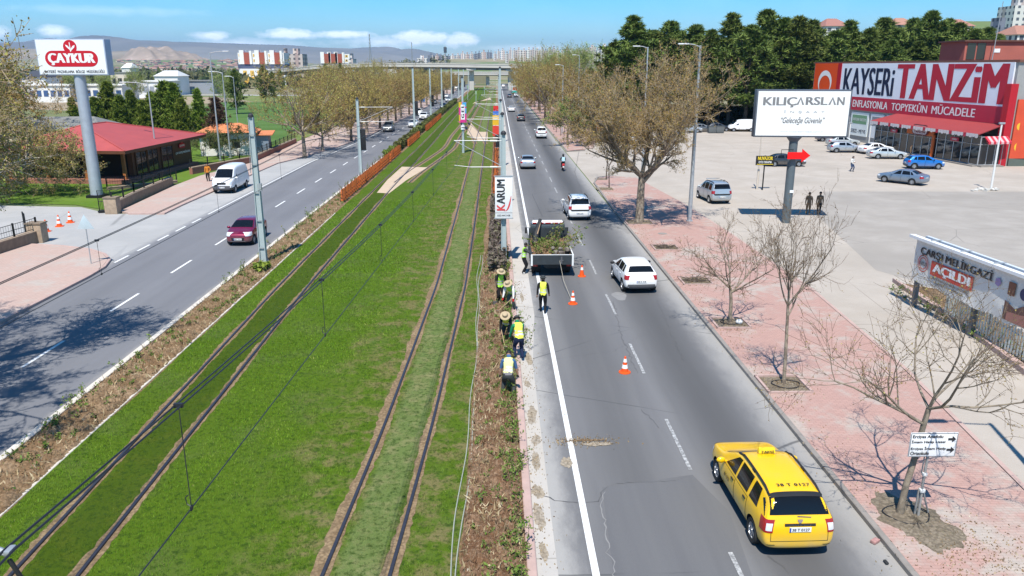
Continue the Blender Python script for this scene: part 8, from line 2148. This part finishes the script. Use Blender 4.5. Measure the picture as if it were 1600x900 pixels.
def small_sign():
    q = G(1186, 297); r = empty('shop_sign', (q.x, q.y, 0), 0, 'small black and yellow sign board on a thin post in the car park', 'sign')
    m = MB(); m.tube([(.3, 0, 0), (.3, 0, 3.2)], .06, 6); m.build('post', M_iron, r)
    m = MB(); m.box((.3, -.08, 2.75), (1.7, .08, .85)); b = m.build('board', M_panel, r)
    ye = mat('print_yellow', (.70, .52, .03), .5)
    letters('board_letters', 'NUVAZOR', facing((.3, -.125, 2.95), (1, 0, 0)), 1.35, .32, ye, b, bold=.04); letters('board_letters', 'OTO YIKAMA', facing((.3, -.125, 2.6), (1, 0, 0)), 1.2, .2, MATS['board_white'], b, bold=.02)
    m = MB(); m.box((.3, -.122, 2.40), (1.5, .006, .05)); m.build('rule', ye, b)
    m = MB(); m.tube([(-.1, .3, 0), (-.1, .3, 1.9)], .10, 6); m.tube([(.1, .9, 0), (.1, .9, 5.1)], .06, 6); m.build('bollard', mat('post_pale', (.55, .48, .40), .7), r)
small_sign()
def tea_sign():
    r = empty('pylon_sign', (-35.2, 68.65, 0), 0, 'tall grey pylon with a white sign box reading ÇAYKUR in red', 'sign')
    m = MB(); m.tube([(0, 0, 0), (0, 0, 10.5)], [.50, .44], 24); m.build('pole', mat('pylon_grey', (.42, .45, .50), .45, .3, .18, 2, bump=.1), r, smooth=True)
    m = MB(); m.box((0, 0, .12), (1.3, 1.3, .24)); m.build('base_plate', M_iron, r)
    z0, z1, W_ = 10.35, 13.25, 5.7; cx = -.15
    m = MB(); m.box((cx, 0, (z0+z1)/2), (W_, 1.1, z1-z0)); bx = m.build('sign_box', mat('sign_side', (.36, .41, .50), .5), r, bevel=.03)
    m = MB(); m.box((cx, -.56, (z0+z1)/2), (W_-.16, .03, z1-z0-.16)); f = m.build('sign_face', mat('sign_face', (.76, .77, .77), .4, var=.03), r)
    B = lambda x, z: facing((cx+x, -.577, (z0+z1)/2+z), (1, 0, 0)); lr = mat('logo_red', (.50, .008, .02), .45)
    m = MB(); m.prism(pill(4.35, 1.28, 12), 0, .012, B(0, -.12)); m.prism(circ(.56, 22, 0, 0), 0, .011, B(0, .82)); m.build('logo', lr, f)
    letters('logo_letters', 'ÇAYKUR', B(0, -.16), 3.75, .95, MATS['sign_white'], f, bold=.055, thick=.02)
    m = MB(); 
    for (pts) in ([(-.02, -.40), (.05, -.40), (.03, .30), (0, .38), (-.03, .30)], [(-.02, -.28), (-.32, .02), (-.36, .16), (-.20, .10), (-.02, -.10)], [(.05, -.34), (.36, -.06), (.42, .12), (.24, .06), (.06, -.16)]):
        m.prism(pts, .0125, .02, B(0, .84))
    m.build('leaf_mark', MATS['sign_white'], f)
    letters('small_letters', 'KAYSERİ  PAZARLAMA  BÖLGE  MÜDÜRLÜĞÜ', B(.1, -1.12), 4.95, .31, MATS['print_dark'], f, bold=.03, thick=.01)
tea_sign()
def ad_wall():
    """long banner hoarding over the pickets, right"""
    r = empty('hoarding', (19.62, 35.1, 0), 0, 'long white banner hoarding reading ÇARŞI MELİKGAZİ AÇILDI beside the pavement', 'hoarding')
    d = Vector((.06, -1, 0)).normalized(); z0, z1, L = 1.42, 3.32, 13.0
    def W(s, t, z): return Vector((d.x*s-t, d.y*s, z))           # t > 0 towards the road
    def boxw(mb, s0, s1, t0, t1, a, b):
        P = [W(s0, t0, a), W(s1, t0, a), W(s1, t1, a), W(s0, t1, a), W(s0, t0, b), W(s1, t0, b), W(s1, t1, b), W(s0, t1, b)]
        mb.add(P, [(0, 3, 2, 1), (4, 5, 6, 7), (0, 1, 5, 4), (1, 2, 6, 5), (2, 3, 7, 6), (3, 0, 4, 7)])
    for k in range(4):
        m = MB(); s = .05+k*4.2; boxw(m, s-.09, s+.09, -.30, -.12, 0, z1+.05); m.build('post', mat('post_dark', (.12, .125, .13), .6), r)
    n = 60; vs = []; fs = []
    for j in range(7):
        for i in range(n+1):
            s = L*i/n; t = .06+.025*math.sin(s*2.1+j)*(1-j/6)+.015*math.sin(s*5+2*j); z = z0+(z1-z0)*j/6 - (.10*math.sin(s*1.7)**2+.05*math.sin(s*.6)*0)*(1-j/6)
            vs.append(W(s, t, z))
    for j in range(6):
        for i in range(n): fs.append((j*(n+1)+i, j*(n+1)+i+1, (j+1)*(n+1)+i+1, (j+1)*(n+1)+i))
    m = MB(); m.add(vs, fs); bn = m.build('banner', mat('cloth_white', (.82, .82, .82), .6, var=.04), r, smooth=True)
    m = MB(); boxw(m, -.35, L, -.02, .24, z1+.01, z1+.14); m.build('top_beam', mat('beam_white', (.74, .75, .75), .45), r)
    m = MB(); boxw(m, .1, L, -.42, -.26, z1+.02, z1+.15); m.build('top_beam', mat('beam_grey', (.56, .60, .64), .45), r)
    for k in range(6): m = MB(); m.box(W(1.2+k*2.1, -.1, z1+.17), (.5, .05, .04)); m.build('tie', M_galv, r)
    B = lambda s, z: facing(W(s, .105, z), d)
    bk = MATS['print_black']; rdm = mat('letter_brick', (.52, .055, .04), .5)
    letters('banner_letters', 'ÇARŞI MELİKGAZİ', B(2.95, z1-.42), 4.9, .52, bk, bn, bold=.035)
    m = MB(); M = B(2.85, z1-1.03); m.prism([(-1.45, -.32), (1.45, -.32), (1.45, .32), (-1.45, .32)], 0, .008, M); rb_ = m.build('red_block', rdm, bn)
    letters('banner_letters', 'AÇILDI', M, 2.5, .48, MATS['sign_white'], rb_, bold=.05, thick=.014)
    letters('small_letters', 'EN BÜYÜK TRANSFORMASYON ÇARŞI', B(2.75, z1-1.48), 2.7, .11, bk, bn, bold=.01); letters('small_letters', 'KAYSERİ’NİN YENİ MERKEZİ', B(2.85, z1-1.64), 1.9, .12, bk, bn, bold=.015)
    m = MB(); M = B(.78, z1-1.0)
    for r0, r1 in ((.36, .40), (.24, .28)):
        vs = []; 
        for k in range(25): a = 2*PI*k/24; vs += [M @ Vector((r0*math.cos(a), r0*math.sin(a), .005)), M @ Vector((r1*math.cos(a), r1*math.sin(a), .005))]
        m.add(vs, [(2*k, 2*k+1, 2*k+3, 2*k+2) for k in range(24)])
    m.build('seal', rdm, bn); letters('seal_letters', '11.02.23', M, .62, .16, bk, bn, bold=.03, thick=.012)
    m = MB(); M = B(8.2, z0+.50)
    m.prism([(-1.9, -.45), (2.2, -.45), (2.2, .10), (1.4, .22), (.9, .12), (.4, .16), (.0, .48), (-.4, .14), (-.9, .34), (-1.3, .10), (-1.9, .30)], 0, .006, M); m.build('picture', mat('picture_brown', (.12, .065, .055), .6, var=.4, scale=2), bn)
    m = MB(); m.prism([(-1.7, -.45), (2.2, -.45), (2.2, -.05), (.4, -.05), (-.2, .10), (-1.0, -.05), (-1.7, -.1)], .006, .012, M); m.build('picture_base', mat('picture_pink', (.33, .15, .12), .6, var=.3, scale=3), bn)
    m = MB(); m.prism(circ(.19, 5), 0, .006, B(5.75, z1-.52)); m.build('emblem', mat('emblem_purple', (.33, .24, .42), .6), bn)
    m = MB(); M = B(6.55, z1-.58); m.prism([(-.19, -.26), (.19, -.26), (.19, .26), (-.19, .26)], 0, .006, M); m.build('emblem', mat('emblem_brown', (.20, .085, .05), .6), bn)
    m = MB(); m.prism(circ(.24, 16), 0, .006, B(7.25, z1-.62)); m.build('emblem', mat('emblem_blue', (.05, .05, .12), .6), bn)
ad_wall()
def pickets():
    r = empty('picket_fence', (20.35, 33.4, 0), 0, 'weathered grey green picket fence below the banner hoarding', 'fence')
    m = MB(); rb = random.Random(2)
    for k in range(52):
        y = -.06-k*.20; m.box((.018*k*-.7, y, .80+rb.uniform(-.05, .05)), (.03, .085, 1.1), Matrix.Rotation(rb.uniform(-.04, .04), 3, 'X'))
    m.build('pickets', mat('picket_paint', (.48, .50, .46), .8, var=.3, scale=2), r)
    m = MB(); m.tube([(.03, 0, .45), (-.62, -10.4, .45)], .025, 4); m.tube([(.03, 0, 1.1), (-.62, -10.4, 1.1)], .025, 4); m.build('rails', M_galv, r)
    for k in range(4):
        m = MB(); m.box((-.2*k+.06, -.1-3.4*k, .68), (.09, .09, 1.36)); m.build('post', M_galv, r)
    m = MB(); m.box((-.45, -7.2, .85), (.02, .9, .7)); b = m.build('notice', mat('notice_blue', (.16, .42, .50), .6, var=.3, scale=4), r)
pickets()
def school_sign():
    r = empty('direction_sign', (10.55, 17.05, .12), 0, 'white direction sign to two schools on a crooked post by the nearest tree', 'sign')
    ps = mat('sign_post', (.30, .29, .27), .6, var=.3, scale=6)
    m = MB(); m.tube([(0, 0, 0), (.0, .02, 1.0), (.02, .02, 2.3)], .034, 8); m.build('post', ps, r, smooth=True)
    for a, b, w in (((-.06, .06, .0), (-.05, .05, .75), .03), ((.30, .10, .05), (.04, .03, .72), .022), ((-.07, .03, 1.2), (-.06, .03, 1.75), .016)): m = MB(); m.tube([a, b], w, 6); m.build('stay', ps, r)
    m = MB(); m.box((0, .01, .73), (.13, .11, .10)); m.box((.0, .01, 1.18), (.11, .09, .09)); m.build('clamp', mat('rag_white', (.66, .65, .62), .8), r, bevel=.02)
    z0, z1, W_ = 1.70, 2.34, 1.16
    Mr = Matrix.Rotation(rad(2), 4, 'Y')
    m = MB(); m.box((.05, -.05, (z0+z1)/2), (W_, .03, z1-z0)); b = m.build('board', mat('board_white', (.76, .76, .75), .5), r, bevel=.008)
    m = MB()
    for (x, z, w, h) in ((.05, z1-.012, W_-.02, .018), (.05, z0+.012, W_-.02, .018), (.05-W_/2+.012, (z0+z1)/2, .018, z1-z0-.06), (.05+W_/2-.012, (z0+z1)/2, .018, z1-z0-.06)): m.box((x, -.067, z), (w, .004, h))
    m.build('border', mat('border_grey', (.20, .21, .22), .6), b)
    B = lambda x, z: facing((.05+x, -.067, z), (1, 0, 0)); bk = MATS['print_black']
    letters('sign_letters', 'Erciyes Anadolu', B(-.16, z1-.105), .74, .105, bk, b, bold=.025); letters('sign_letters', 'İmam Hatip Lisesi', B(-.13, z1-.235), .82, .105, bk, b, bold=.025)
    letters('sign_letters', 'Erciyes İmam Hatip', B(-.11, z0+.225), .86, .105, bk, b, bold=.025); letters('sign_letters', 'Ortaokulu', B(-.31, z0+.10), .45, .095, bk, b, bold=.025)
    for z in (z1-.17, z0+.185):
        m = MB(); m.prism([(-.10, -.028), (.0, -.028), (.0, -.085), (.095, 0), (.0, .085), (.0, .028), (-.10, .028)], 0, .006, B(.445, z)); m.build('arrow', bk, b)
school_sign()
def tri_sign():
    q = G(143, 415); r = empty('triangle_sign', (q.x, q.y, .12), .05, 'pale back of a triangular road sign on a thin post at the pavement corner', 'sign')
    m = MB(); m.tube([(0, 0, 0), (0, 0, 2.7)], .03, 8); m.build('post', M_galv, r)
    m = MB(); m.prism([(-.48, -.42), (.48, -.42), (0, .42)], -.02, .0, facing((0, -.04, 2.45), (1, 0, 0))); m.build('plate', mat('sign_back', (.52, .62, .66), .5, .2), r, bevel=.01)
tri_sign()
q = G(700, 172); r = empty('road_sign', (-20.6, q.y+8, .1), 0, 'small blue square road sign far up the left pavement', 'sign')
m = MB(); m.tube([(0, 0, 0), (0, 0, 2.2)], .04, 6); m.build('post', M_galv, r)
m = MB(); m.box((0, -.05, 2.7), (1.6, .05, 1.9)); m.build('plate', mat('sign_blue', (.05, .20, .50), .5), r)
def cone(h, rings, base=True):
    r = empty('traffic_cone', (0, 0, 0), 0, 'cone', 'traffic cone')
    mo = mat('cone_orange', (.80, .09, .01), .5); mw = mat('cone_white', (.78, .78, .76), .5)
    R0 = .165*h/.75; rt = .035
    m = MB(); m.lathe([(R0, .04), (rt, h), (rt*.5, h+.01), (.001, h+.01)], 20); m.build('body', mo, r, smooth=True)
    m = MB(); m.lathe([(.001, 0), (.27*h/.75, 0), (.26*h/.75, .035), (R0*1.1, .05), (R0*.9, .06)], 20); m.build('base', mo, r, smooth=True)
    for (a, b) in rings:
        ra = R0+(rt-R0)*(a*h-.04)/(h-.04); rb_ = R0+(rt-R0)*(b*h-.04)/(h-.04)
        m = MB(); m.lathe([(ra+.006, a*h), (rb_+.006, b*h)], 20); m.build('band', mw, r, smooth=True)
    return r
c1 = cone(.75, ((.28, .50), (.66, .86)))
def putc(src, first, u, v, label, s=1, z=.012, grp=None):
    o = src if first else copy_tree(src); q = G(u, v); o.location = (q.x, q.y, z); o['label'] = label; o.scale = (s,)*3
    if grp: o['group'] = grp
putc(c1, True, 895, 475, 'red and white banded cone in the lane behind the walking man', .86)
putc(c1, False, 976, 582, 'red and white banded cone standing alone nearest to us', .84)
c2_ = cone(.62, ((.60, .82),)); putc(c2_, True, 909, 432, 'orange cone with a single white band beside the truck tailgate')
for i, (u, v, lab) in enumerate([(73, 362, 'cone in the driveway mouth, leftmost of three beside the stone pillar'), (93, 354, 'cone in the driveway mouth, middle of three'), (110, 348, 'cone in the driveway mouth, right-hand of three')]): putc(c1, False, u, v, lab, 1.1, .012, 'cones in the driveway')
M_net = mat('orange_net', (.64, .165, .04), .7, var=.25, scale=3)
def net(name, pts, h, label):
    r = empty(name, (pts[0][0], pts[0][1], .1), 0, label, 'safety fence', 'orange safety fences along the reserve'); o = Vector((pts[0][0], pts[0][1], 0))
    m = MB(); ms = MB(); R = random.Random(len(label))
    for a, b in zip(pts, pts[1:]):
        a = Vector((*a, 0))-o; b = Vector((*b, 0))-o; L = (b-a).length; n = max(2, int(L/.42))
        for k in range(n):
            p = a+(b-a)*k/n+Vector((.16*(-1)**k, 0, 0)); q = a+(b-a)*(k+1)/n+Vector((-.16*(-1)**k, 0, 0)); lean = Vector((R.gauss(0, .05), 0, 0)); d = (q-p).normalized()
            for z0, z1 in ((.12, .30), (.42, .60), (.72, h)):
                m.add([p+Vector((0, 0, z0))+lean*z0, q+Vector((0, 0, z0)), q+Vector((0, 0, z1)), p+Vector((0, 0, z1))+lean], [(0, 1, 2, 3)])
            m.add([p+Vector((0, 0, .1)), p+d*.12+Vector((0, 0, .1)), p+d*.12+Vector((0, 0, h)), p+Vector((0, 0, h))], [(0, 1, 2, 3)])
            m.add([p+Vector((0, 0, .1)), p+d*.10+Vector((0, 0, .1)), q+Vector((0, 0, h)), q-d*.10+Vector((0, 0, h))], [(0, 1, 2, 3)])
            ms.tube([p+Vector((-.05, 0, 0)), p+Vector((-.05+R.gauss(0, .06), 0, h+.15))], .022, 4)
    m.build('netting', M_net, r); ms.build('stakes', M_wood, r)
net('safety_fence', [(-12.95, 64.5), (-12.9, 76), (-12.85, 88), (-12.85, 104)], 1.05, 'long orange mesh safety fence at the left edge of the reserve before the hedge')
net('safety_fence', [(-12.6, 112), (-12.6, 128)], 1.0, 'orange mesh fence piece along the hedge')
net('safety_fence', [(-12.5, 140), (-12.5, 158), (-12.6, 178)], 1.0, 'orange mesh fence piece at the far hedge')
net('safety_fence', [(-.15, 66), (-.12, 90), (-.10, 130), (-.10, 190)], 1.05, 'orange mesh fence along the right strip of the reserve')
def hedge(name, pts, h, w, label, m_, seed):
    r = np.random.default_rng(seed); P = []
    for a, b in zip(pts, pts[1:]):
        L = math.hypot(b[0]-a[0], b[1]-a[1]); n = int(L*(170 if w < 5 else 330))
        t = r.uniform(0, 1, n); x = a[0]+(b[0]-a[0])*t+r.uniform(-w/2, w/2, n); y = a[1]+(b[1]-a[1])*t; z = .1+h*(1-r.uniform(0, 1, n)**2*.9)*(.85+.15*np.sin(y*1.3))
        P.append(np.stack([x, y, z], 1))
    P = np.concatenate(P); V = leaves_arrays(P, .20 if w < 5 else .55, r); n = len(P)
    o = np_mesh(name, V, np.arange(4*n), 4, m_, attr=np.repeat(np.clip(r.normal(.5, .25, n), 0, 1), 4)); return tag(o, label, 'hedge')
hm = leafmat('hedge_leaf', [(.05, .065, .02), (.09, .11, .03), (.14, .15, .035), (.12, .07, .04)])
hedge('hedge', [(-13.7, 97), (-13.6, 106)], 1.0, 1.0, 'clipped green hedge block at the end of the orange fence', leafmat('hedge_green', [(.08, .12, .02), (.13, .19, .03), (.18, .24, .04), (.2, .22, .05)]), 1)
hedge('hedge', [(-13.5, 106), (-13.4, 122)], 1.2, 1.0, 'dark hedge behind the second orange fence piece', hm, 2)
hedge('hedge', [(-13.4, 124), (-13.3, 260)], 1.25, 1.1, 'long dark hedge along the far left edge of the reserve', hm, 3)
hedge('undergrowth', [(22, 172), (60, 158), (125, 165)], 3.2, 9, 'dark undergrowth among the pine trunks', leafmat('undergrowth_leaf', [(.02, .03, .01), (.035, .05, .015), (.05, .065, .02), (.06, .07, .03)]), 77)['kind'] = 'stuff'
hb = leafmat('bare_shrub_leaf', [(.09, .07, .055), (.13, .10, .08), (.17, .14, .11), (.13, .14, .05)])
for i, (y0, y1, h, lab) in enumerate([(41.2, 44.6, .95, 'grey leafless shrub clump at the banner mast foot'), (45.4, 49.0, .85, 'grey leafless shrub clump just past the banner mast'), (50, 56, .8, 'third grey shrub clump past the banner mast'), (58, 66, .7, 'low grey shrub strip ahead of the orange fence on the right strip')]):
    hedge('shrub', [(-.05, y0), (-.02, y1)], h, .95, lab, hb, 10+i)['category'] = 'shrub'
hedge('shrub', [(-13.2, 41.6), (-13.1, 42.5)], .6, .7, 'small bright green shrub at the foot of the first left mast', leafmat('bright_shrub', [(.10, .17, .02), (.16, .24, .03), (.22, .30, .04), (.26, .30, .07)]), 31)['category'] = 'shrub'
def weeds():
    r = np.random.default_rng(55); R = random.Random(55); T = Tubes(); P = []; Sz = []
    def plant_(x, y, h, n):
        for k in range(n):
            p = Vector((x+R.gauss(0, .05), y+R.gauss(0, .05), .1)); d = Vector((R.gauss(0, .35), R.gauss(0, .35), 1)).normalized(); L = h*R.uniform(.6, 1.2)
            for i in range(4):
                q = p+d*L/4; T.seg(p, q, .007, .005); p = q; d = (d+Vector((R.gauss(0, .18), R.gauss(0, .18), 0))).normalized()
                for _ in range(4): P.append((p.x+R.gauss(0, .045), p.y+R.gauss(0, .045), p.z+R.gauss(0, .03)))
    for y in np.arange(13, 46, .34):
        for _ in range(2):
            if R.random() < .8: plant_(R.uniform(.25, .60), y+R.uniform(-.15, .15), R.uniform(.2, .6), R.randint(1, 3))
        for _ in range(2):
            if R.random() < .6: plant_(R.uniform(-.75, .4), y, R.uniform(.10, .34), R.randint(1, 3))
        if R.random() < .10: plant_(R.uniform(.62, .95), y, R.uniform(.4, .8), 2)
    for y in (29.5, 30.1, 30.9, 31.6, 32.2): plant_(1.15+R.uniform(-.1, .1), y, R.uniform(.6, 1.0), 3)
    for y in np.arange(13, 96, .30):
        for _ in range(2):
            if R.random() < .6: plant_(R.uniform(-14.1, -12.75), y, R.uniform(.08, .30), R.randint(1, 3))
        if R.random() < .28: plant_(R.uniform(-14.25, -14.0), y, R.uniform(.35, .75), 2)
    for y in np.arange(27, 38, .12): 
        if R.random() < .7: plant_(R.uniform(19.9, 21.2), y, R.uniform(.1, .3), 2)
    P_ = np.array(P); V1, F1 = T.arrays(3); V2 = leaves_arrays(P_, .056, r, elong=1.8); n = len(P_)
    V = np.concatenate([V1, V2]); F = np.concatenate([F1, np.arange(4*n)+len(V1)])
    o = np_mesh('weeds', V, F, 4, [M_twigN, M_grassy], midx=np.concatenate([np.zeros(len(F1)//4), np.ones(n)]), attr=np.concatenate([np.zeros(len(V1)), np.repeat(np.clip(r.normal(.5, .28, n), 0, 1), 4)]))
    tag(o, 'weeds and young shrubs of the planting strips', 'weeds', kind='stuff')
    C_ = np.array([(R.uniform(-.82, .60), R.uniform(12, 46), .16) for _ in range(5200)]+[(R.uniform(-14.25, -12.65), R.uniform(12, 62), .14) for _ in range(5200)]); V = leaves_arrays(C_, .055, r, flat=-1, elong=5.5); n = len(C_)
    o = np_mesh('straw', V, np.arange(4*n), 4, leafmat('straw_stalk', [(.16, .11, .06), (.28, .21, .11), (.40, .32, .18), (.50, .42, .27)]), attr=np.repeat(r.uniform(0, 1, n), 4)); tag(o, 'dry straw and root bits on the dug strips', 'straw', kind='stuff')
    T = Tubes()
    for _ in range(330):
        x, y = (R.uniform(-.8, .6), R.uniform(13, 50)) if R.random() < .55 else (R.uniform(-14.2, -12.7), R.uniform(15, 64))
        for k in range(R.randint(3, 7)):
            p = Vector((x+R.gauss(0, .04), y+R.gauss(0, .04), .1)); d = Vector((R.gauss(0, .55), R.gauss(0, .55), 1)).normalized(); L = R.uniform(.12, .42)
            for i in range(3): q = p+d*L/3; T.seg(p, q, .006, .004); p = q; d = (d+Vector((R.gauss(0, .25), R.gauss(0, .25), 0))).normalized()
    o = T.build('dry_stems', mat('dry_stem', (.26, .19, .12), .9, var=.4, scale=1.5), None, 3); tag(o, 'dry cut stems sticking out of the dug strips', 'dry stems', kind='stuff')
    C_ = []
    for _ in range(2600): C_.append((R.uniform(-.8, .6), R.uniform(12, 46), .15))
    for _ in range(2200): C_.append((R.uniform(-14.2, -12.7), R.uniform(14, 60), .13))
    for _ in range(1500): C_.append((R.gauss(9.85, .35), R.uniform(12, 75), .13))
    for _ in range(700): C_.append((R.gauss(11.2, .9), R.gauss(15.6, .8), .13))
    for _ in range(420): C_.append((R.gauss(2.6, .55), R.gauss(21.5, .18), .02))
    for _ in range(900): C_.append((R.gauss(1.0, .25), R.uniform(12, 40), .02))
    for (x, y) in ((10.5, 47.3), (10.4, 39.4), (10.3, 32.0), (10.2, 25.4), (10.4, 55.4), (9.95, 71.5)):
        for _ in range(260): C_.append((x+R.gauss(.1, .5), y+R.gauss(0, .5), .135))
    C_ = np.array(C_); V = leaves_arrays(C_, .05, r, flat=-2, elong=1.3); n = len(C_)
    o = np_mesh('litter', V, np.arange(4*n), 4, leafmat('dry_leaf', [(.16, .10, .05), (.26, .18, .09), (.34, .26, .14), (.42, .38, .30)]), attr=np.repeat(r.uniform(0, 1, n), 4)); tag(o, 'dry leaves and crumbs lying along the kerbs', 'litter', kind='stuff')
weeds()
def blot(name, x, y, rx, ry, z, m_, seed):
    R = random.Random(seed); ph = [R.uniform(0, 6) for _ in range(5)]; pts = []
    for k in range(72):
        a = 2*PI*k/72; q = 1+.16*math.sin(2*a+ph[0])+.09*math.sin(5*a+ph[1])+.06*math.sin(9*a+ph[2])+.05*math.sin(17*a+ph[3])+R.uniform(-.04, .04)
        pts.append((x+rx*q*math.cos(a), y+ry*q*math.sin(a)))
    vs = []; q_ = [(1, 0), (.8, .3), (.55, .75), (.3, .8), (.06, 1)]; h = min(rx, ry)*.06
    for f, hh in q_: vs += [(x+(p[0]-x)*f, y+(p[1]-y)*f, z+h*hh*R.uniform(.3, 1.2)) for p in pts]
    n = len(pts); fs = [(j*n+i, j*n+(i+1) % n, (j+1)*n+(i+1) % n, (j+1)*n+i) for j in range(4) for i in range(n)]+[tuple(4*n+i for i in range(n))]
    mb = MB(); mb.add(vs, fs); tag(mb.build(name, m_), kind='structure')
M_spill = m_soil('sand_spill', (.42, .35, .26), (.44, .385, .32), (.36, .29, .20))
M_spilld = m_soil('soil_spill', (.22, .14, .08), (.33, .24, .15), (.30, .22, .14))
blot('sand_spill', 3.0, 21.3, .40, .13, .021, M_spill, 1); blot('soil_spill', 2.7, 21.55, .6, .05, .025, M_spilld, 2); blot('sand_spill', 2.0, 20.2, .18, .35, .013, M_spill, 3)
for k, (x, y) in enumerate([(1.05, 15.9), (1.02, 17.4), (1.05, 18.6), (1.08, 20.3), (1.15, 21.6), (1.1, 23.4), (1.05, 26.0), (1.2, 28.5), (1.15, 32), (1.2, 37)]): blot('sand_spill', x, y, .10+.03*(k % 3), .35+.3*(k % 2), .011, M_spill, 10+k)
M_pit = m_soil('pit_soil', (.23, .185, .135), (.32, .265, .20), (.16, .15, .085))
for i, (x, y, s) in enumerate([(10.25, 17.2, 1.2), (10.15, 25.5, .75), (10.25, 32.4, .72), (10.45, 39.4, .75), (10.5, 47.3, .75), (10.3, 55.6, .95), (9.98, 72.0, .75), (10.5, 78.4, .6)]):
    if i: poly_sheet('tree_pit', [(x-s, y-s), (x+s, y-s), (x+s, y+s), (x-s, y+s)], .1245, M_pit)
    else: blot('tree_pit', x+.15, y-.35, .85, 1.15, .1245, M_pit, 5)
    if i in (1, 2, 3, 4, 5):
        for dx, dy, w, l in ((0, -s, 2*s, .09), (s, 0, .09, 2*s), (-s, 0, .09, 2*s), (0, s, 2*s, .09)):
            m = MB(); m.box((x+dx, y+dy, .14), (w+.09 if l < .1 else w, l, .10)); 
            tag(m.build('pit_edging', M_kerbP), kind='structure')
def stump(x, y, lab):
    r = empty('tree_stump', (x, y, .125), 0, lab, 'stump'); R = random.Random(int(y))
    m = MB(); m.lathe([(.22, 0), (.15, .12), (.13, .2), (.001, .21)], 9); m.build('stump', M_barkD, r)
    T = Tubes()
    for k in range(22):
        a = R.uniform(0, 6.3); L = R.uniform(.3, .9); p = Vector((math.cos(a)*.2, math.sin(a)*.2, .06)); T.seg(p, p+Vector((math.cos(a)*L, math.sin(a)*L, R.uniform(-.02, .14))), .02, .008)
    T.build('broken_twigs', M_barkD, r)
stump(10.5, 47.3, 'dark broken stump with twigs in the empty pit before the big plane tree')
stump(10.4, 39.4, 'low cut stump in the pit level with the white hatchback')
for (x, y, rr_, lab) in [(10.3, 17.1, .55, 'black watering hose ring round the nearest tree foot'), (10.25, 25.5, .48, 'black watering hose ring round the second tree foot'), (10.3, 32.5, .42, 'black watering hose ring round the third tree foot')]:
    m = MB(); m.tube([(x+rr_*math.cos(a)*(1+.1*math.sin(3*a)), y+rr_*math.sin(a)*.8, .15) for a in np.linspace(0, 2*PI*1.06, 40)], .018, 6); tag(m.build('watering_hose', M_blk, smooth=True), lab, 'hose')
m = MB(); m.ball((10.62, 32.3, .22), (.16, .13, .12), 10, 7); tag(m.build('plastic_bag', MATS['rag_white'], smooth=True), 'crumpled white bag at the small plane tree foot', 'bag')
R = random.Random(3)
for (x0, lab) in ((-.98, 'pale thin irrigation hose lying along the lawn edge, the outer of two'), (-.86, 'pale thin irrigation hose lying along the soil edge, the inner of two')):
    m = MB(); m.tube([(x0+.05*math.sin(y*.8+x0*9)+.10*math.sin(y*.23+x0*5), y, .125+.01*math.sin(y*3)) for y in np.arange(12, 46, .5)], .016, 5); tag(m.build('irrigation_hose', mat('hose_pale', (.34, .36, .30), .6), smooth=True), lab, 'hose')
for i, (u, v, z, lab) in enumerate([(1035, 365, .125, 'round manhole cover in the pink pavement'), (985, 338, .125, 'square service cover in the pink pavement beyond the big tree')]):
    q = G(u, v, .12); m = MB(); m.lathe([(.001, 0), (.32, 0), (.32, .004), (.001, .004)], 20, None, (q.x, q.y, z)); tag(m.build('manhole_cover', M_kerbG), lab, 'manhole cover')
for i, (u, v, lab) in enumerate([(1367, 848, 'crushed red and white drinks carton in the gutter'), (1384, 881, 'small dark scrap in the gutter near the frame edge')]):
    q = G(u, v); m = MB(); m.box((q.x, q.y, .05), (.22-.08*i, .13-.06*i, .07-.03*i), Matrix.Rotation(.6+i, 3, 'Z')); tag(m.build('carton', mat('carton_%s' % 'ab'[i], (.40, .22, .2) if i == 0 else (.03, .03, .03), .7, var=.5, scale=18), bevel=.01), lab, 'litter')
q = G(886, 428); q2 = G(893, 462)
m = MB(); m.tube([(3.35, 40.72, .95), (3.42, 38.8, .35), (3.60, 36.2, .06)], .011, 6); tag(m.build('trailing_rope', mat('rope_tan', (.42, .38, .30), .8), smooth=True), 'pale rope trailing from the truck tailgate to a cone', 'rope')
def haze():
    m = bpy.data.materials.new('haze_air'); m.use_nodes = True; n = m.node_tree.nodes; l = m.node_tree.links
    n.remove(n['Principled BSDF']); v = n.new('ShaderNodeVolumePrincipled'); v.inputs['Color'].default_value = (.30, .60, 1.0, 1); v.inputs['Density'].default_value = .00009; v.inputs['Anisotropy'].default_value = .2
    l.new(v.outputs[0], n['Material Output'].inputs['Volume'])
    mb = MB(); mb.b2(-9500, 9500, -700, 12500, -1.2, 420); o = mb.build('haze', m); tag(o, kind='stuff')
    o['label'] = 'thin blue air between us and the far hills'; o['category'] = 'haze'
HAZE = True
if HAZE: haze()
